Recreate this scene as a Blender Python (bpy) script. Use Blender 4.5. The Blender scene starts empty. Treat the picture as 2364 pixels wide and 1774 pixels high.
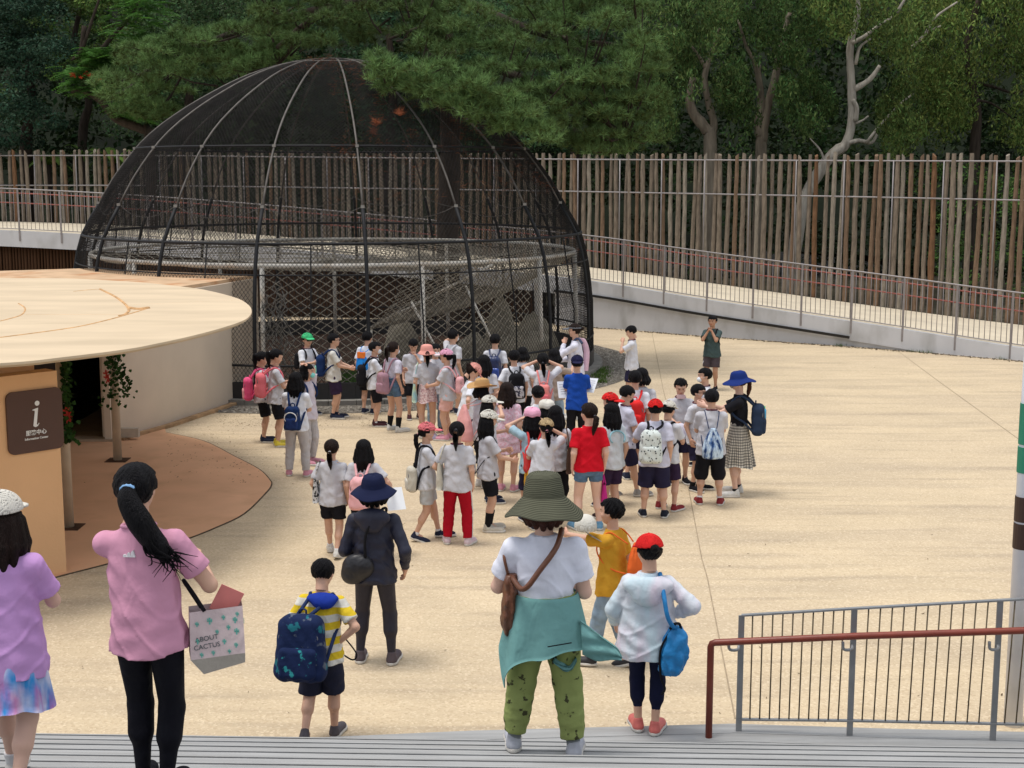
import bpy, bmesh, math, random
import numpy as np
from mathutils import Vector, Matrix, Euler
random.seed(7); rng = np.random.default_rng(7)
scene = bpy.context.scene
C = scene.collection
# ---------------------------------------------------------------- camera, light, exposure
CAM_H = 4.1; F_PX = 3200.0; PITCH = math.radians(8.65)
cam = bpy.data.cameras.new('camera'); cam_o = bpy.data.objects.new('camera', cam); C.objects.link(cam_o)
cam.sensor_width = 36; cam.lens = 36*F_PX/2364; cam.clip_end = 2000; cam.clip_start = .05
cam_o.location = (0, 0, CAM_H); cam_o.rotation_euler = (math.pi/2-PITCH, 0, 0)
scene.camera = cam_o
SUN_EL, SUN_AZ = math.radians(76), math.radians(-70)      # sun high, from the left, a little towards the camera side
world = bpy.data.worlds.new('World'); scene.world = world; world.use_nodes = True
wn = world.node_tree; sky = wn.nodes.new('ShaderNodeTexSky'); sky.sky_type = 'NISHITA'
sky.sun_disc = False; sky.sun_elevation = SUN_EL; sky.sun_rotation = SUN_AZ; sky.air_density = 1.0; sky.dust_density = 4.0
mixs = wn.nodes.new('ShaderNodeMixRGB'); mixs.inputs[0].default_value = .70; mixs.inputs[2].default_value = (7.4, 7.6, 7.9, 1)
wn.links.new(sky.outputs[0], mixs.inputs[1])
bg = wn.nodes['Background']; wn.links.new(mixs.outputs[0], bg.inputs[0]); bg.inputs[1].default_value = .112
sl = bpy.data.lights.new('sun', 'SUN'); sl.energy = 1.8; sl.angle = math.radians(18); sl.color = (1, .95, .88)
so = bpy.data.objects.new('sun', sl); C.objects.link(so)
sd = Vector((math.sin(SUN_AZ)*math.cos(SUN_EL), -0.25*math.cos(SUN_EL), math.sin(SUN_EL))).normalized()
so.rotation_euler = sd.to_track_quat('Z', 'Y').to_euler(); so.location = (-10, -5, 30)
scene.view_settings.view_transform = 'Standard'; scene.view_settings.look = 'None'
scene.view_settings.gamma = 1; scene.view_settings.use_curve_mapping = False; scene.view_settings.exposure = 0.28
scene.cycles.max_bounces = 5; scene.cycles.diffuse_bounces = 3; scene.cycles.glossy_bounces = 2; scene.cycles.transparent_max_bounces = 8
# ---------------------------------------------------------------- photograph pixel -> point in the place
cp, sp = math.cos(PITCH), math.sin(PITCH)
def ray(u, v):
    x = (u-1182)/F_PX; y = (887-v)/F_PX
    return Vector((x, cp+y*sp, -sp+y*cp))
def G(u, v, z=0.0):
    d = ray(u, v); t = (z-CAM_H)/d.z
    return Vector((d.x*t, d.y*t, z))
def PY(u, v, Y):
    d = ray(u, v); t = Y/d.y
    return Vector((d.x*t, Y, CAM_H+d.z*t))
# ---------------------------------------------------------------- materials
_m = {}
def mat(name, col, rough=.8, var=.12, vs=6, bump=0.0, bs=60, metal=0, spec=None, attr=None, stretch=None, dirt=None):
    if name in _m: return _m[name]
    m = bpy.data.materials.new(name); m.use_nodes = True; n = m.node_tree.nodes; l = m.node_tree.links
    b = n['Principled BSDF']; b.inputs['Roughness'].default_value = rough; b.inputs['Metallic'].default_value = metal
    b.inputs['Specular IOR Level'].default_value = spec if spec is not None else (.5 if rough < .7 else .12)
    tc = n.new('ShaderNodeTexCoord'); src = tc.outputs['Object']
    if stretch:
        mp = n.new('ShaderNodeMapping'); mp.inputs['Scale'].default_value = stretch; l.new(src, mp.inputs[0]); src = mp.outputs[0]
    nz = n.new('ShaderNodeTexNoise'); nz.inputs['Scale'].default_value = vs; nz.inputs['Detail'].default_value = 5; l.new(src, nz.inputs['Vector'])
    mr = n.new('ShaderNodeMapRange'); mr.inputs[1].default_value = .3; mr.inputs[2].default_value = .7
    mr.inputs[3].default_value = 1-var; mr.inputs[4].default_value = 1+var; l.new(nz.outputs[0], mr.inputs[0])
    mul = n.new('ShaderNodeVectorMath'); mul.operation = 'SCALE'
    if attr:
        at = n.new('ShaderNodeAttribute'); at.attribute_name = attr
        mm = n.new('ShaderNodeVectorMath'); mm.operation = 'MULTIPLY'; mm.inputs[1].default_value = col[:3]
        l.new(at.outputs['Color'], mm.inputs[0]); l.new(mm.outputs[0], mul.inputs[0])
    else: mul.inputs[0].default_value = col[:3]
    l.new(mr.outputs[0], mul.inputs['Scale']); out = mul.outputs[0]
    if dirt:
        dn = n.new('ShaderNodeTexNoise'); dn.inputs['Scale'].default_value = dirt[1]; dn.inputs['Detail'].default_value = 7; l.new(src, dn.inputs['Vector'])
        r2 = n.new('ShaderNodeMapRange'); r2.inputs[1].default_value = .52; r2.inputs[2].default_value = .72; r2.inputs[4].default_value = dirt[2]; l.new(dn.outputs[0], r2.inputs[0])
        mx = n.new('ShaderNodeMixRGB'); mx.inputs[2].default_value = (*dirt[0], 1); l.new(r2.outputs[0], mx.inputs[0]); l.new(out, mx.inputs[1]); out = mx.outputs[0]
    l.new(out, b.inputs['Base Color'])
    if bump:
        bn = n.new('ShaderNodeTexNoise'); bn.inputs['Scale'].default_value = bs; bn.inputs['Detail'].default_value = 4; l.new(src, bn.inputs['Vector'])
        bp = n.new('ShaderNodeBump'); bp.inputs['Strength'].default_value = bump; bp.inputs['Distance'].default_value = .02; l.new(bn.outputs[0], bp.inputs['Height']); l.new(bp.outputs[0], b.inputs['Normal'])
    _m[name] = m; return m
# ---------------------------------------------------------------- mesh helpers
def mesh_np(name, V, Fq, smooth=False, attrs=None, mats=None, midx=None):
    V = np.asarray(V, np.float32).reshape(-1, 3); Fq = np.asarray(Fq, np.int32); k = Fq.shape[1]
    me = bpy.data.meshes.new(name); me.vertices.add(len(V)); me.vertices.foreach_set('co', V.ravel())
    me.loops.add(Fq.size); me.loops.foreach_set('vertex_index', Fq.ravel())
    me.polygons.add(len(Fq)); me.polygons.foreach_set('loop_start', np.arange(0, Fq.size, k, dtype=np.int32))
    if midx is not None: me.polygons.foreach_set('material_index', np.asarray(midx, np.int32))
    me.polygons.foreach_set('use_smooth', np.full(len(Fq), smooth))
    if attrs is not None:
        a = me.color_attributes.new('Col', 'FLOAT_COLOR', 'POINT'); c = np.ones((len(V), 4), np.float32); c[:, :attrs.shape[1]] = attrs; a.data.foreach_set('color', c.ravel())
    me.update(calc_edges=True)
    for m_ in (mats or []): me.materials.append(m_)
    return me
def link(name, me, parent=None, loc=None, rot=None):
    o = bpy.data.objects.new(name, me); C.objects.link(o)
    if parent is not None: o.parent = parent
    if loc is not None: o.location = loc
    if rot is not None: o.rotation_euler = rot
    return o
def tag(o, label=None, cat=None, group=None, kind=None):
    if label: o['label'] = label
    if cat: o['category'] = cat
    if group: o['group'] = group
    if kind: o['kind'] = kind
    return o
def empty(name, loc=(0, 0, 0), rz=0):
    o = bpy.data.objects.new(name, None); C.objects.link(o); o.location = loc; o.rotation_euler = (0, 0, rz); o.empty_display_size = .1; return o
class MB:
    def __init__(s): s.v = []; s.f = []
    def box(s, c, d, R=None):
        R = R or Matrix.Identity(3); n = len(s.v); c = Vector(c)
        for i in range(8):
            p = Vector(((i & 1)-.5, ((i >> 1) & 1)-.5, ((i >> 2) & 1)-.5)); s.v.append(c+R@Vector((p.x*d[0], p.y*d[1], p.z*d[2])))
        s.f += [tuple(n+j for j in q) for q in ((0, 2, 3, 1), (4, 5, 7, 6), (0, 1, 5, 4), (2, 6, 7, 3), (0, 4, 6, 2), (1, 3, 7, 5))]
        return s
    def bar(s, a, b, w, h):
        a = Vector(a); b = Vector(b); y = (b-a); L = y.length; y = y/L; x = y.cross(Vector((0, 0, 1)))
        if x.length < 1e-3: x = Vector((1, 0, 0))
        x.normalize(); z = x.cross(y); R = Matrix((x, y, z)).transposed(); return s.box((a+b)/2, (w, L, h), R)
    def tube(s, pts, rad, n=8, caps=True):
        pts = [Vector(p) for p in pts]; m = len(pts)
        if not hasattr(rad, '__len__'): rad = [rad]*m
        base = len(s.v); up = Vector((0, 0, 1)); t0 = (pts[1]-pts[0]).normalized()
        x = t0.cross(up) if abs(t0.z) < .95 else t0.cross(Vector((0, 1, 0))); x.normalize()
        for i, p in enumerate(pts):
            t = (pts[min(i+1, m-1)]-pts[max(i-1, 0)]).normalized(); x = (x-t*x.dot(t)).normalized(); y = t.cross(x)
            for k in range(n):
                a = 2*math.pi*k/n; s.v.append(p+(x*math.cos(a)+y*math.sin(a))*rad[i])
        for i in range(m-1):
            for k in range(n):
                a = base+i*n+k; b = base+i*n+(k+1) % n; s.f.append((a, b, b+n, a+n))
        if caps: s.f.append(tuple(base+k for k in range(n))[::-1]); s.f.append(tuple(base+(m-1)*n+k for k in range(n)))
        return s
    def prism(s, poly, z0, z1):
        n = len(poly); b = len(s.v)
        # poly counter clockwise
        A = sum(poly[i][0]*poly[(i+1) % n][1]-poly[(i+1) % n][0]*poly[i][1] for i in range(n))
        if A < 0: poly = poly[::-1]
        for z in (z0, z1):
            for p in poly: s.v.append(Vector((p[0], p[1], z)))
        s.f.append(tuple(b+i for i in range(n))[::-1]); s.f.append(tuple(b+n+i for i in range(n)))
        for i in range(n):
            j = (i+1) % n; s.f.append((b+i, b+j, b+n+j, b+n+i))
        return s
    def mesh(s, name, m=None, smooth=False):
        me = bpy.data.meshes.new(name); me.from_pydata([tuple(p) for p in s.v], [], s.f)
        if smooth: me.polygons.foreach_set('use_smooth', [True]*len(me.polygons))
        if m: me.materials.append(m)
        me.update(); return me
    def build(s, name, m, parent=None, smooth=False, loc=None, rot=None): return link(name, s.mesh(name, m, smooth), parent, loc, rot)
def lerp_poly(P, s):
    """P: list of vectors, s arc length -> point"""
    for a, b in zip(P[:-1], P[1:]):
        L = (b-a).length
        if s <= L: return a+(b-a)*(s/L)
        s -= L
    return P[-1]
def poly_len(P): return sum((b-a).length for a, b in zip(P[:-1], P[1:]))
def catmull(P, n):
    P = [Vector(p) for p in P]; Q = [P[0]*2-P[1]]+P+[P[-1]*2-P[-2]]; out = []
    for i in range(1, len(Q)-2):
        for k in range(n):
            t = k/n; a, b, c, d = Q[i-1], Q[i], Q[i+1], Q[i+2]
            out.append(.5*((2*b)+(c-a)*t+(2*a-5*b+4*c-d)*t*t+(3*b-a-3*c+d)*t**3))
    out.append(P[-1]); return out
# ================================================================ GROUND
def ground_mat():
    m = mat('aggregate_paving', (.58, .47, .318), .9, .06, 1.2); n = m.node_tree.nodes; l = m.node_tree.links; b = n['Principled BSDF']
    geo = n.new('ShaderNodeNewGeometry'); prev = b.inputs['Base Color'].links[0].from_socket
    def noise(scale, det, st=None, rot=0):
        s = geo.outputs['Position']
        if st:
            mp = n.new('ShaderNodeMapping'); mp.inputs['Scale'].default_value = st; mp.inputs['Rotation'].default_value = (0, 0, rot); l.new(s, mp.inputs[0]); s = mp.outputs[0]
        z = n.new('ShaderNodeTexNoise'); z.inputs['Scale'].default_value = scale; z.inputs['Detail'].default_value = det; l.new(s, z.inputs['Vector']); return z.outputs[0]
    def ramp(s, a, b_, o):
        r = n.new('ShaderNodeMapRange'); r.inputs[1].default_value = a; r.inputs[2].default_value = b_; r.inputs[4].default_value = o; l.new(s, r.inputs[0]); return r.outputs[0]
    def mix(f, c1, c2):
        x = n.new('ShaderNodeMixRGB'); l.new(f, x.inputs[0]); l.new(c1, x.inputs[1]); x.inputs[2].default_value = (*c2, 1); return x.outputs[0]
    c = prev
    c = mix(ramp(noise(1, 8, (.25, 1.6, 1), .12), .47, .68, .60), c, (.43, .35, .25))       # brushed rain streaks
    c = mix(ramp(noise(1, 6, (.5, 4.5, 1), -.06), .52, .72, .55), c, (.33, .265, .195))
    c = mix(ramp(noise(.22, 6), .46, .68, .55), c, (.47, .38, .275))                      # broad patches
    # grit: stones of the exposed aggregate
    vz = n.new('ShaderNodeTexVoronoi'); vz.inputs['Scale'].default_value = 52; l.new(geo.outputs['Position'], vz.inputs['Vector'])
    sp_ = n.new('ShaderNodeSeparateColor'); l.new(vz.outputs['Color'], sp_.inputs[0])
    c = mix(ramp(sp_.outputs[0], .66, 1, .42), c, (.38, .28, .18)); c = mix(ramp(sp_.outputs[1], .7, 1, .4), c, (.80, .68, .50))
    l.new(c, b.inputs['Base Color'])
    bp = n.new('ShaderNodeBump'); bp.inputs['Strength'].default_value = .35; bp.inputs['Distance'].default_value = .01; l.new(vz.outputs['Distance'], bp.inputs['Height']); l.new(bp.outputs[0], b.inputs['Normal'])
    return m
MG = ground_mat()
def sheet(name, poly, z, m, kind='structure', parent=None):
    me = bpy.data.meshes.new(name); me.from_pydata([(p[0], p[1], z) for p in poly], [], [tuple(range(len(poly)))]); me.materials.append(m)
    o = link(name, me, parent); o['kind'] = kind; return o
SOIL = mat('forest_soil', (.05, .045, .03), .95, .4, 2, bump=.5, bs=8)
sheet('ground', [(-600, -200), (600, -200), (600, 900), (-600, 900)], -.02, SOIL)
# near (N) and far (Fa) edge of the raised ramp, x y z
NE = [(-26, 40.9, 2.62), (-17, 40.6, 2.52), (-12.6, 40.1, 2.38), (-8.5, 39.9, 2.12), (-5.2, 39.5, 1.86), (-1, 38.6, 1.5), (2.2, 37.2, 1.24), (5, 35.1, .93), (8.7, 32.6, .55), (11.4, 30.4, .28), (15, 27.4, .02)]
FE = [(-26, 46.4), (-17, 46.2), (-12.6, 45.9), (-8.5, 45.6), (-5.2, 45.1), (-1, 44.0), (2.4, 42.6), (5.75, 40.5), (9.5, 38.0), (12.9, 35.2), (17.6, 31.6)]
NEc = catmull(NE, 6); FEc = catmull([(x, y, z) for (x, y), (_, _, z) in zip(FE, NE)], 6)
plaza = [(-30, -5), (40, -5), (40, 24)]+[(p.x, p.y+.3) for p in NEc[::-1]]+[(-30, 40)]
sheet('plaza', plaza, 0, MG)
# tooled joints in the paving
JM = mat('joint', (.33, .26, .18), .9, .2, 9)
for k, pts in enumerate([[(1505, 768), (1531, 900), (1589, 1126), (1620, 1290), (1633, 1335), (1697, 1660)], [(2066, 806), (2167, 881), (2362, 1022)], [(1531, 832), (1900, 838)]]):
    P = [G(u, v) for u, v in pts]; mb = MB(); w = .0055 if k < 2 else .003
    L = []; R_ = []
    for i, p in enumerate(P):
        t = (P[min(i+1, len(P)-1)]-P[max(i-1, 0)]); n_ = Vector((-t.y, t.x, 0)).normalized()*w; L.append(p+n_); R_.append(p-n_)
    me = bpy.data.meshes.new('pavement_joint'); vs = [(q.x, q.y, .004) for q in L+R_]; m_ = len(P)
    me.from_pydata(vs, [], [(i, i+1, m_+i+1, m_+i) for i in range(m_-1)]); me.materials.append(JM); o = link('pavement_joint', me); o['kind'] = 'structure'
# ================================================================ DECK STEPS in the foreground
WOOD = mat('weathered_decking', (.34, .345, .345), .75, .16, 3, bump=.25, bs=30, stretch=(.4, 6, 6), dirt=((.30, .29, .27), 2.2, .5))
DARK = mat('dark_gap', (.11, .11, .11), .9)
CREAM = mat('cream_kerb', (.66, .54, .38), .85, .08, 3, bump=.1)
edge1 = [G(u, v, .15) for u, v in ((-150, 1737), (0, 1730), (620, 1708), (1090, 1687), (1690, 1671), (2040, 1682), (2364, 1690), (2600, 1697))]
steps = empty('deck_steps'); steps['kind'] = 'structure'
def off(P, d):
    out = []
    for i, p in enumerate(P):
        t = P[min(i+1, len(P)-1)]-P[max(i-1, 0)]; n_ = Vector((t.y, -t.x, 0)).normalized(); out.append(Vector((p.x, p.y, 0))+n_*d)
    return out
def ribbon(name, A, B, z0, z1, m, parent):
    mb = MB(); n = len(A)
    for P, z in ((A, z0), (A, z1), (B, z1), (B, z0)):
        for p in P: mb.v.append(Vector((p.x, p.y, z)))
    for k in range(4):
        for i in range(n-1):
            a = k*n+i; b = ((k+1) % 4)*n+i; mb.f.append((a, a+1, b+1, b))
    mb.f.append((0, n, 2*n, 3*n)); mb.f.append((4*n-1, 3*n-1, 2*n-1, n-1))
    return mb.build(name, m, parent)
straight = [Vector((-9.5, 9.27, 0)), Vector((-4, 9.07, 0)), Vector((0, 8.93, 0)), Vector((4, 8.79, 0)), Vector((9, 8.6, 0))]
for k in range(1, 18):
    z = .15*k
    if k == 1: A = edge1; depth = 1.5
    else: A = [Vector((p.x, p.y-.42*(k-2), 0)) for p in straight]; depth = .46
    offs = [(.0, .016), (.034, .165), (.172, .30), (.307, .455)]
    if k == 1: offs = [(.0, .165), (.172, .32), (.328, .52), (.53, .9)]
    for a, b in offs:
        ribbon('board', off(A, a), off(A, b), z-.028, z, WOOD, steps)
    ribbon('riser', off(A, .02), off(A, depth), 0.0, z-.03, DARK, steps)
sheet_top = MB().box((0, .2, 1.28), (18, 4.0, 2.46)).build('landing', WOOD, steps)
kb = ribbon('kerb', off(edge1, -.30), off(edge1, -.11), -.01, .012, CREAM, None); kb['kind'] = 'structure'
GR = mat('drain_steel', (.26, .28, .32), .5, .2, 20, metal=.4)
db = empty('drain_grate', (0, 0, 0)); db['kind'] = 'structure'
e_in = off(edge1, -.105); e_out = off(edge1, -.01)
ribbon('channel', e_in, e_out, -.01, .004, DARK, db)
tot = poly_len(e_in); n = int(tot/.03)
mb = MB()
for i in range(n):
    s_ = i*.03; a = lerp_poly(e_in, s_); b = a+(lerp_poly(e_out, s_*poly_len(e_out)/tot)-a)
    mb.bar((a.x, a.y, .008), (b.x, b.y, .008), .016, .008)
o = mb.build('bar', GR, db); o['kind'] = 'stuff'
# ================================================================ FOREGROUND RAILING
STEEL = mat('galvanised_steel', (.30, .31, .32), .45, .12, 8, metal=.55)
REDP = mat('red_painted_rail', (.20, .035, .018), .42, .15, 9, bump=.05)
BRONZE = mat('bronze_baluster', (.13, .10, .06), .5, .2, 12, metal=.5)
rail = tag(empty('stair_railing'), 'grey railing with dark balusters and red handrail at the deck foot', 'railing')
def at_base(u): return None
def rp(u, v_, y): return PY(u, v_, y)
yR = 9.42
tops = [(1712, 1421, 9.44), (1975, 1405, 9.36), (2313, 1386, 9.28), (2600, 1370, 9.2)]
lows = [(1706, 1661, 9.44), (1960, 1664, 9.36), (2290, 1671, 9.28), (2560, 1676, 9.2)]
T = [PY(*t) for t in tops]; Lw = [PY(*t) for t in lows]
for i in range(4):
    t = T[i]; b = Lw[i]
    MB().box(((t.x+b.x)/2, t.y, (t.z+.14)/2+.0), (.042, .012, t.z-.14)).build('post', STEEL, rail, rot=None)
    hk = catmull([(t.x-.015, t.y-.01, .79+.03*i), (t.x-.03, t.y-.05, .775+.03*i), (t.x-.09, t.y-.075, .785+.03*i), (t.x-.10, t.y-.08, .84+.03*i)], 4)
    MB().tube(hk, .011, 6).build('bracket', STEEL, rail, True)
mb = MB()
for i in range(3): mb.bar(T[i]+Vector((0, 0, .0)), T[i+1], .035, .012)
mb.build('top_rail', STEEL, rail)
mb = MB()
for i in range(3): mb.bar(Lw[i], Lw[i+1], .03, .012)
mb.build('bottom_rail', STEEL, rail)
bal = MB().tube([(0, 0, 0), (0, 0, 1)], .0055, 6).mesh('baluster', BRONZE, True)
for i, cnt in enumerate((10, 11, 9)):
    for k in range(cnt):
        f = (k+1)/(cnt+1)*.98+.01; t = T[i].lerp(T[i+1], f); b = Lw[i].lerp(Lw[i+1], f)
        o = link('baluster', bal, rail, b); o.scale = (1, 1, (t-b).length); o.rotation_euler = (0, math.atan2(t.x-b.x, t.z-b.z), 0)
h0 = PY(1641, 1484, 9.33); h1 = PY(1980, 1469, 9.25); h2 = PY(2364, 1456, 9.17); h3 = PY(2600, 1448, 9.1)
MB().tube([(h0.x, h0.y, .15), (h0.x, h0.y, h0.z-.03), (h0.x+.008, h0.y, h0.z-.008), (h0.x+.03, h0.y, h0.z), h1, h2, h3], .0245, 12).build('handrail', REDP, rail, True)
# sign post at the right edge
WHITE = mat('white_painted_steel', (.72, .74, .80), .4, .08, 5)
pp = G(2338, 1686); spost = tag(empty('signpost', (pp.x+.035, pp.y+.1, 0)), 'tall white round signpost with green and brown finger plates at the right edge', 'signpost')
MB().tube([(0, 0, 0), (0, 0, 4.6)], (.068), 20).build('pole', WHITE, spost, True)
BRN = mat('brown_sign', (.045, .022, .015), .5, .08, 5); GRN = mat('green_sign', (.02, .22, .13), .5, .08, 5)
for z0, z1, mm in ((1.94, 2.13, GRN), (2.15, 2.45, GRN), (1.37, 1.56, BRN), (1.575, 1.76, BRN)):
    MB().tube([(0, 0, z0), (0, 0, z1)], .074, 20).box((.50, -.02, (z0+z1)/2), (.86, .02, z1-z0)).build('finger_plate', mm, spost)
# ================================================================ RAMP (raised walkway)
CONC = mat('pale_concrete', (.56, .57, .60), .85, .08, 1.2, bump=.1, bs=20, stretch=(1, 1, .45), dirt=((.30, .30, .29), 1.6, .6))
DECKC = mat('ramp_deck', (.60, .53, .41), .88, .08, 1.5, bump=.1, dirt=((.44, .39, .31), .8, .5))
BLK = mat('shadow_gap_black', (.008, .008, .008), .5, .1)
ramp = empty('ramp'); ramp['kind'] = 'structure'
def strip(name, top, bot, m, parent):
    me = bpy.data.meshes.new(name); n_ = len(top); me.from_pydata([tuple(p) for p in top]+[tuple(p) for p in bot], [], [(i, i+1, n_+i+1, n_+i) for i in range(n_-1)]); me.materials.append(m); return link(name, me, parent)
n_ = len(NEc)
strip('deck', [Vector((q.x, q.y, p.z)) for p, q in zip(NEc, FEc)], NEc, DECKC, ramp)
def nrm(P, i):
    t = P[min(i+1, len(P)-1)]-P[max(i-1, 0)]; return Vector((t.y, -t.x, 0)).normalized()
outer = [p+nrm(NEc, i)*.12 for i, p in enumerate(NEc)]
SPLIT = next(i for i, p in enumerate(NEc) if p.x > 1.0)
# parapet lip and fascia
fas = outer
strip('kerb_top', NEc, fas, CONC, ramp)
strip('fascia', fas, [Vector((p.x, p.y, max(p.z-.46, -.01))) for p in fas], CONC, ramp)
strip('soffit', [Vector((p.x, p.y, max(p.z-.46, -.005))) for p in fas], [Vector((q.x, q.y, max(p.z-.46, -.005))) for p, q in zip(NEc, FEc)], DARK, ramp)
inw = [p+nrm(NEc, i)*.07 for i, p in enumerate(NEc)][SPLIT:]
strip('retaining_wall', [Vector((p.x, p.y, max(p.z-.3, 0))) for p in inw], [Vector((p.x, p.y, -.01)) for p in inw], CONC, ramp)
jl = [Vector((p.x, p.y, p.z))+nrm(NEc, i)*.135 for i, p in enumerate(NEc)][SPLIT:]
pts = [Vector((p.x, p.y, p.z-.385)) for p in jl if p.z > .56]
mb = MB()
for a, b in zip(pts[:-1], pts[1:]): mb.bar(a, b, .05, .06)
mb.build('shadow_joint', BLK, ramp)  # solid black bar: shade of the gap put in as colour, plus a dark drain pipe
# bamboo palings below the bridge on the left
PAL = mat('dark_bamboo', (.060, .030, .016), .8, .35, 4, stretch=(8, 8, .6))
pal = tag(empty('bamboo_screen'), 'dark reddish brown bamboo screen below the raised walkway', 'screen')
pm = MB().tube([(0, 0, 0), (0, 0, 1)], .045, 7).mesh('cane', PAL, True)
s_ = 0; Lp = poly_len(outer[:SPLIT]); cnt = 0
while s_ < Lp and cnt < 290:
    p = lerp_poly(outer[:SPLIT], s_); hgt = p.z-.47; o = link('cane', pm, pal, (p.x, p.y+.35+random.uniform(-.02, .02), 0)); r_ = random.uniform(.75, 1.2); o.scale = (r_, r_, hgt)
    s_ += .098; cnt += 1
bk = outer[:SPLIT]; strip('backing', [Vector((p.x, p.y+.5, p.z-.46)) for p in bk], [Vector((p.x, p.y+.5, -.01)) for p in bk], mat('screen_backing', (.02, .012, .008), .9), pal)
# ramp railing
RAILG = mat('rail_grey', (.27, .25, .25), .5, .1, 8, metal=.3); PINK = mat('faded_red_rail', (.34, .09, .07), .5, .15, 6)
rr = tag(empty('ramp_railing'), 'long grey baluster railing with faded red handrails along the ramp edge', 'railing')
RL = [p+nrm(NEc, i)*.09 for i, p in enumerate(NEc)]
MB().tube([p+Vector((0, 0, 1.2)) for p in RL], .022, 6).build('top_rail', RAILG, rr, True)
MB().tube([p+Vector((0, 0, .06)) for p in RL], .014, 6).build('bottom_rail', RAILG, rr, True)
for h in (.80, 1.08): MB().tube([p+Vector((-.02, .10, h)) for p in RL], .018, 6).build('handrail', PINK, rr, True)
bm_ = MB().tube([(0, 0, 0), (0, 0, 1)], .0085, 5).mesh('baluster', RAILG, True)
Lr = poly_len(RL); s_ = .06
while s_ < Lr:
    p = lerp_poly(RL, s_)
    if p.x < 13.2 and p.x > -16.5:
        o = link('baluster', bm_, rr, (p.x, p.y, p.z+.06)); o.scale = (1, 1, 1.14)
    s_ += .125
s_ = .4
while s_ < Lr:
    p = lerp_poly(RL, s_); q = lerp_poly(outer, min(s_, poly_len(outer)-.01))
    MB().box((p.x, p.y-.045, p.z+.455), (.05, .014, 1.49)).build('post', RAILG, rr); s_ += 1.27
# ================================================================ POLE FENCE
fence = tag(empty('pole_fence'), 'tall fence of weathered round wooden poles behind the ramp', 'fence')
WP = [mat('grey_timber_pole', (.215, .175, .135), .85, .3, 3, bump=.4, bs=9, stretch=(6, 6, 1.2)), mat('brown_timber_pole', (.20, .135, .09), .85, .3, 3, bump=.4, bs=9, stretch=(6, 6, 1.2)),
      mat('rust_timber_pole', (.18, .10, .055), .85, .3, 3, bump=.4, bs=9, stretch=(6, 6, 1.2)), mat('pale_timber_pole', (.27, .235, .19), .85, .3, 3, bump=.4, bs=9, stretch=(6, 6, 1.2))]
FLn = [p+Vector((0, .12, 0)) for p in FEc]; Lf = poly_len(FLn)
def pole_mesh(i):
    r0 = random.uniform(.058, .074); n_s = 9; pts = []; rad = []
    for k in range(n_s):
        t = k/(n_s-1); pts.append((random.gauss(0, .004)+.005*math.sin(t*5+i), random.gauss(0, .006), t*4.9)); rad.append(r0*(1.12-.2*t)*random.uniform(.93, 1.07))
    mb = MB(); mb.tube(pts, rad, 9); a = random.uniform(0, 6.28); sl_ = random.choice([0, .3, .5, .25])
    for j in range(9):
        v = mb.v[(n_s-1)*9+j]; v.z -= sl_*.12*(1+math.cos(2*math.pi*j/9+a)); v.x *= .8; v.y *= .8
    for j in (2, 5): # knots
        t = random.randrange(1, n_s-1); mb.v[t*9+j] *= 1; mb.v[t*9+j].x *= 1.3
    return mb
pmeshes = [[pole_mesh(i).mesh('timber_pole', w, False) for i in range(6)] for w in WP]
s_ = .1; pc = 0
def f_top(x): return 4.88-.28*min(1, max(0, (x+12)/25))
while s_ < Lf:
    p = lerp_poly(FLn, s_)
    w = random.choices(range(4), (6, 2.6, .3, 1.6))[0]; o = link('timber_pole', random.choice(pmeshes[w]), fence, (p.x+random.gauss(0, .007), p.y+random.gauss(0, .02), -.02)); th = f_top(p.x)+random.gauss(0, .02)
    o.scale = (1, 1, th/4.9); o.rotation_euler = (random.gauss(0, .004), random.gauss(0, .004)+.012, random.uniform(0, 6.28)); pc += 1
    s_ += random.gauss(.226, .006)
for h in (.21, 1.18):
    MB().tube([Vector((p.x, p.y-.10, f_top(p.x)-h)) for p in FLn], .024, 6).build('rail', RAILG, fence, True)
s_ = .5
while s_ < Lf:
    p = lerp_poly(FLn, s_); MB().tube([(p.x, p.y-.12, p.z-.02), (p.x, p.y-.12, f_top(p.x)-.21)], .02, 6).build('steel_post', RAILG, fence, True); s_ += 1.4
# ================================================================ DOME
cx = PY(784, 836, 30.05).x; cy = 30.05
prof = catmull([(r*.974, 0, z) for r, z in ((5.68, .0), (5.68, .7), (5.66, 1.4), (5.57, 2.2), (5.40, 2.85), (5.08, 3.4), (4.72, 4.0), (4.24, 4.6), (3.86, 4.96), (3.45, 5.26), (2.90, 5.6), (2.0, 6.06), (1.1, 6.36), (.35, 6.47), (0.02, 6.48))], 5)
pr = np.array([p.x for p in prof]); pz = np.array([p.z for p in prof]); ps = np.concatenate([[0], np.cumsum(np.hypot(np.diff(pr), np.diff(pz)))])
def rz(s): return np.interp(s, ps, pr), np.interp(s, ps, pz)
def s_at(z): return float(np.interp(z, pz, ps))
def dpt(th, s, dr=0):
    r, z = rz(s); r = r+dr; return Vector((r*math.sin(th), -r*math.cos(th), z))
DM = mat('black_coated_steel', (.014, .015, .017), .6, .2, 8, spec=.25)
DG = mat('weathered_grey_steel', (.10, .09, .08), .6, .25, 6, metal=.2, bump=.2, bs=20)
dome = tag(empty('aviary_dome', (cx, cy, 0)), 'large dark wire mesh dome cage with curved ribs in the middle of the plaza', 'cage')
NR = 17; STEP = 2*math.pi/NR; TH0 = math.radians(12.6); ths = [TH0+STEP*k for k in range(NR)]; S = ps[-1]
s28 = s_at(2.85); s35 = s_at(3.5); s46 = s_at(4.6)
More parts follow.
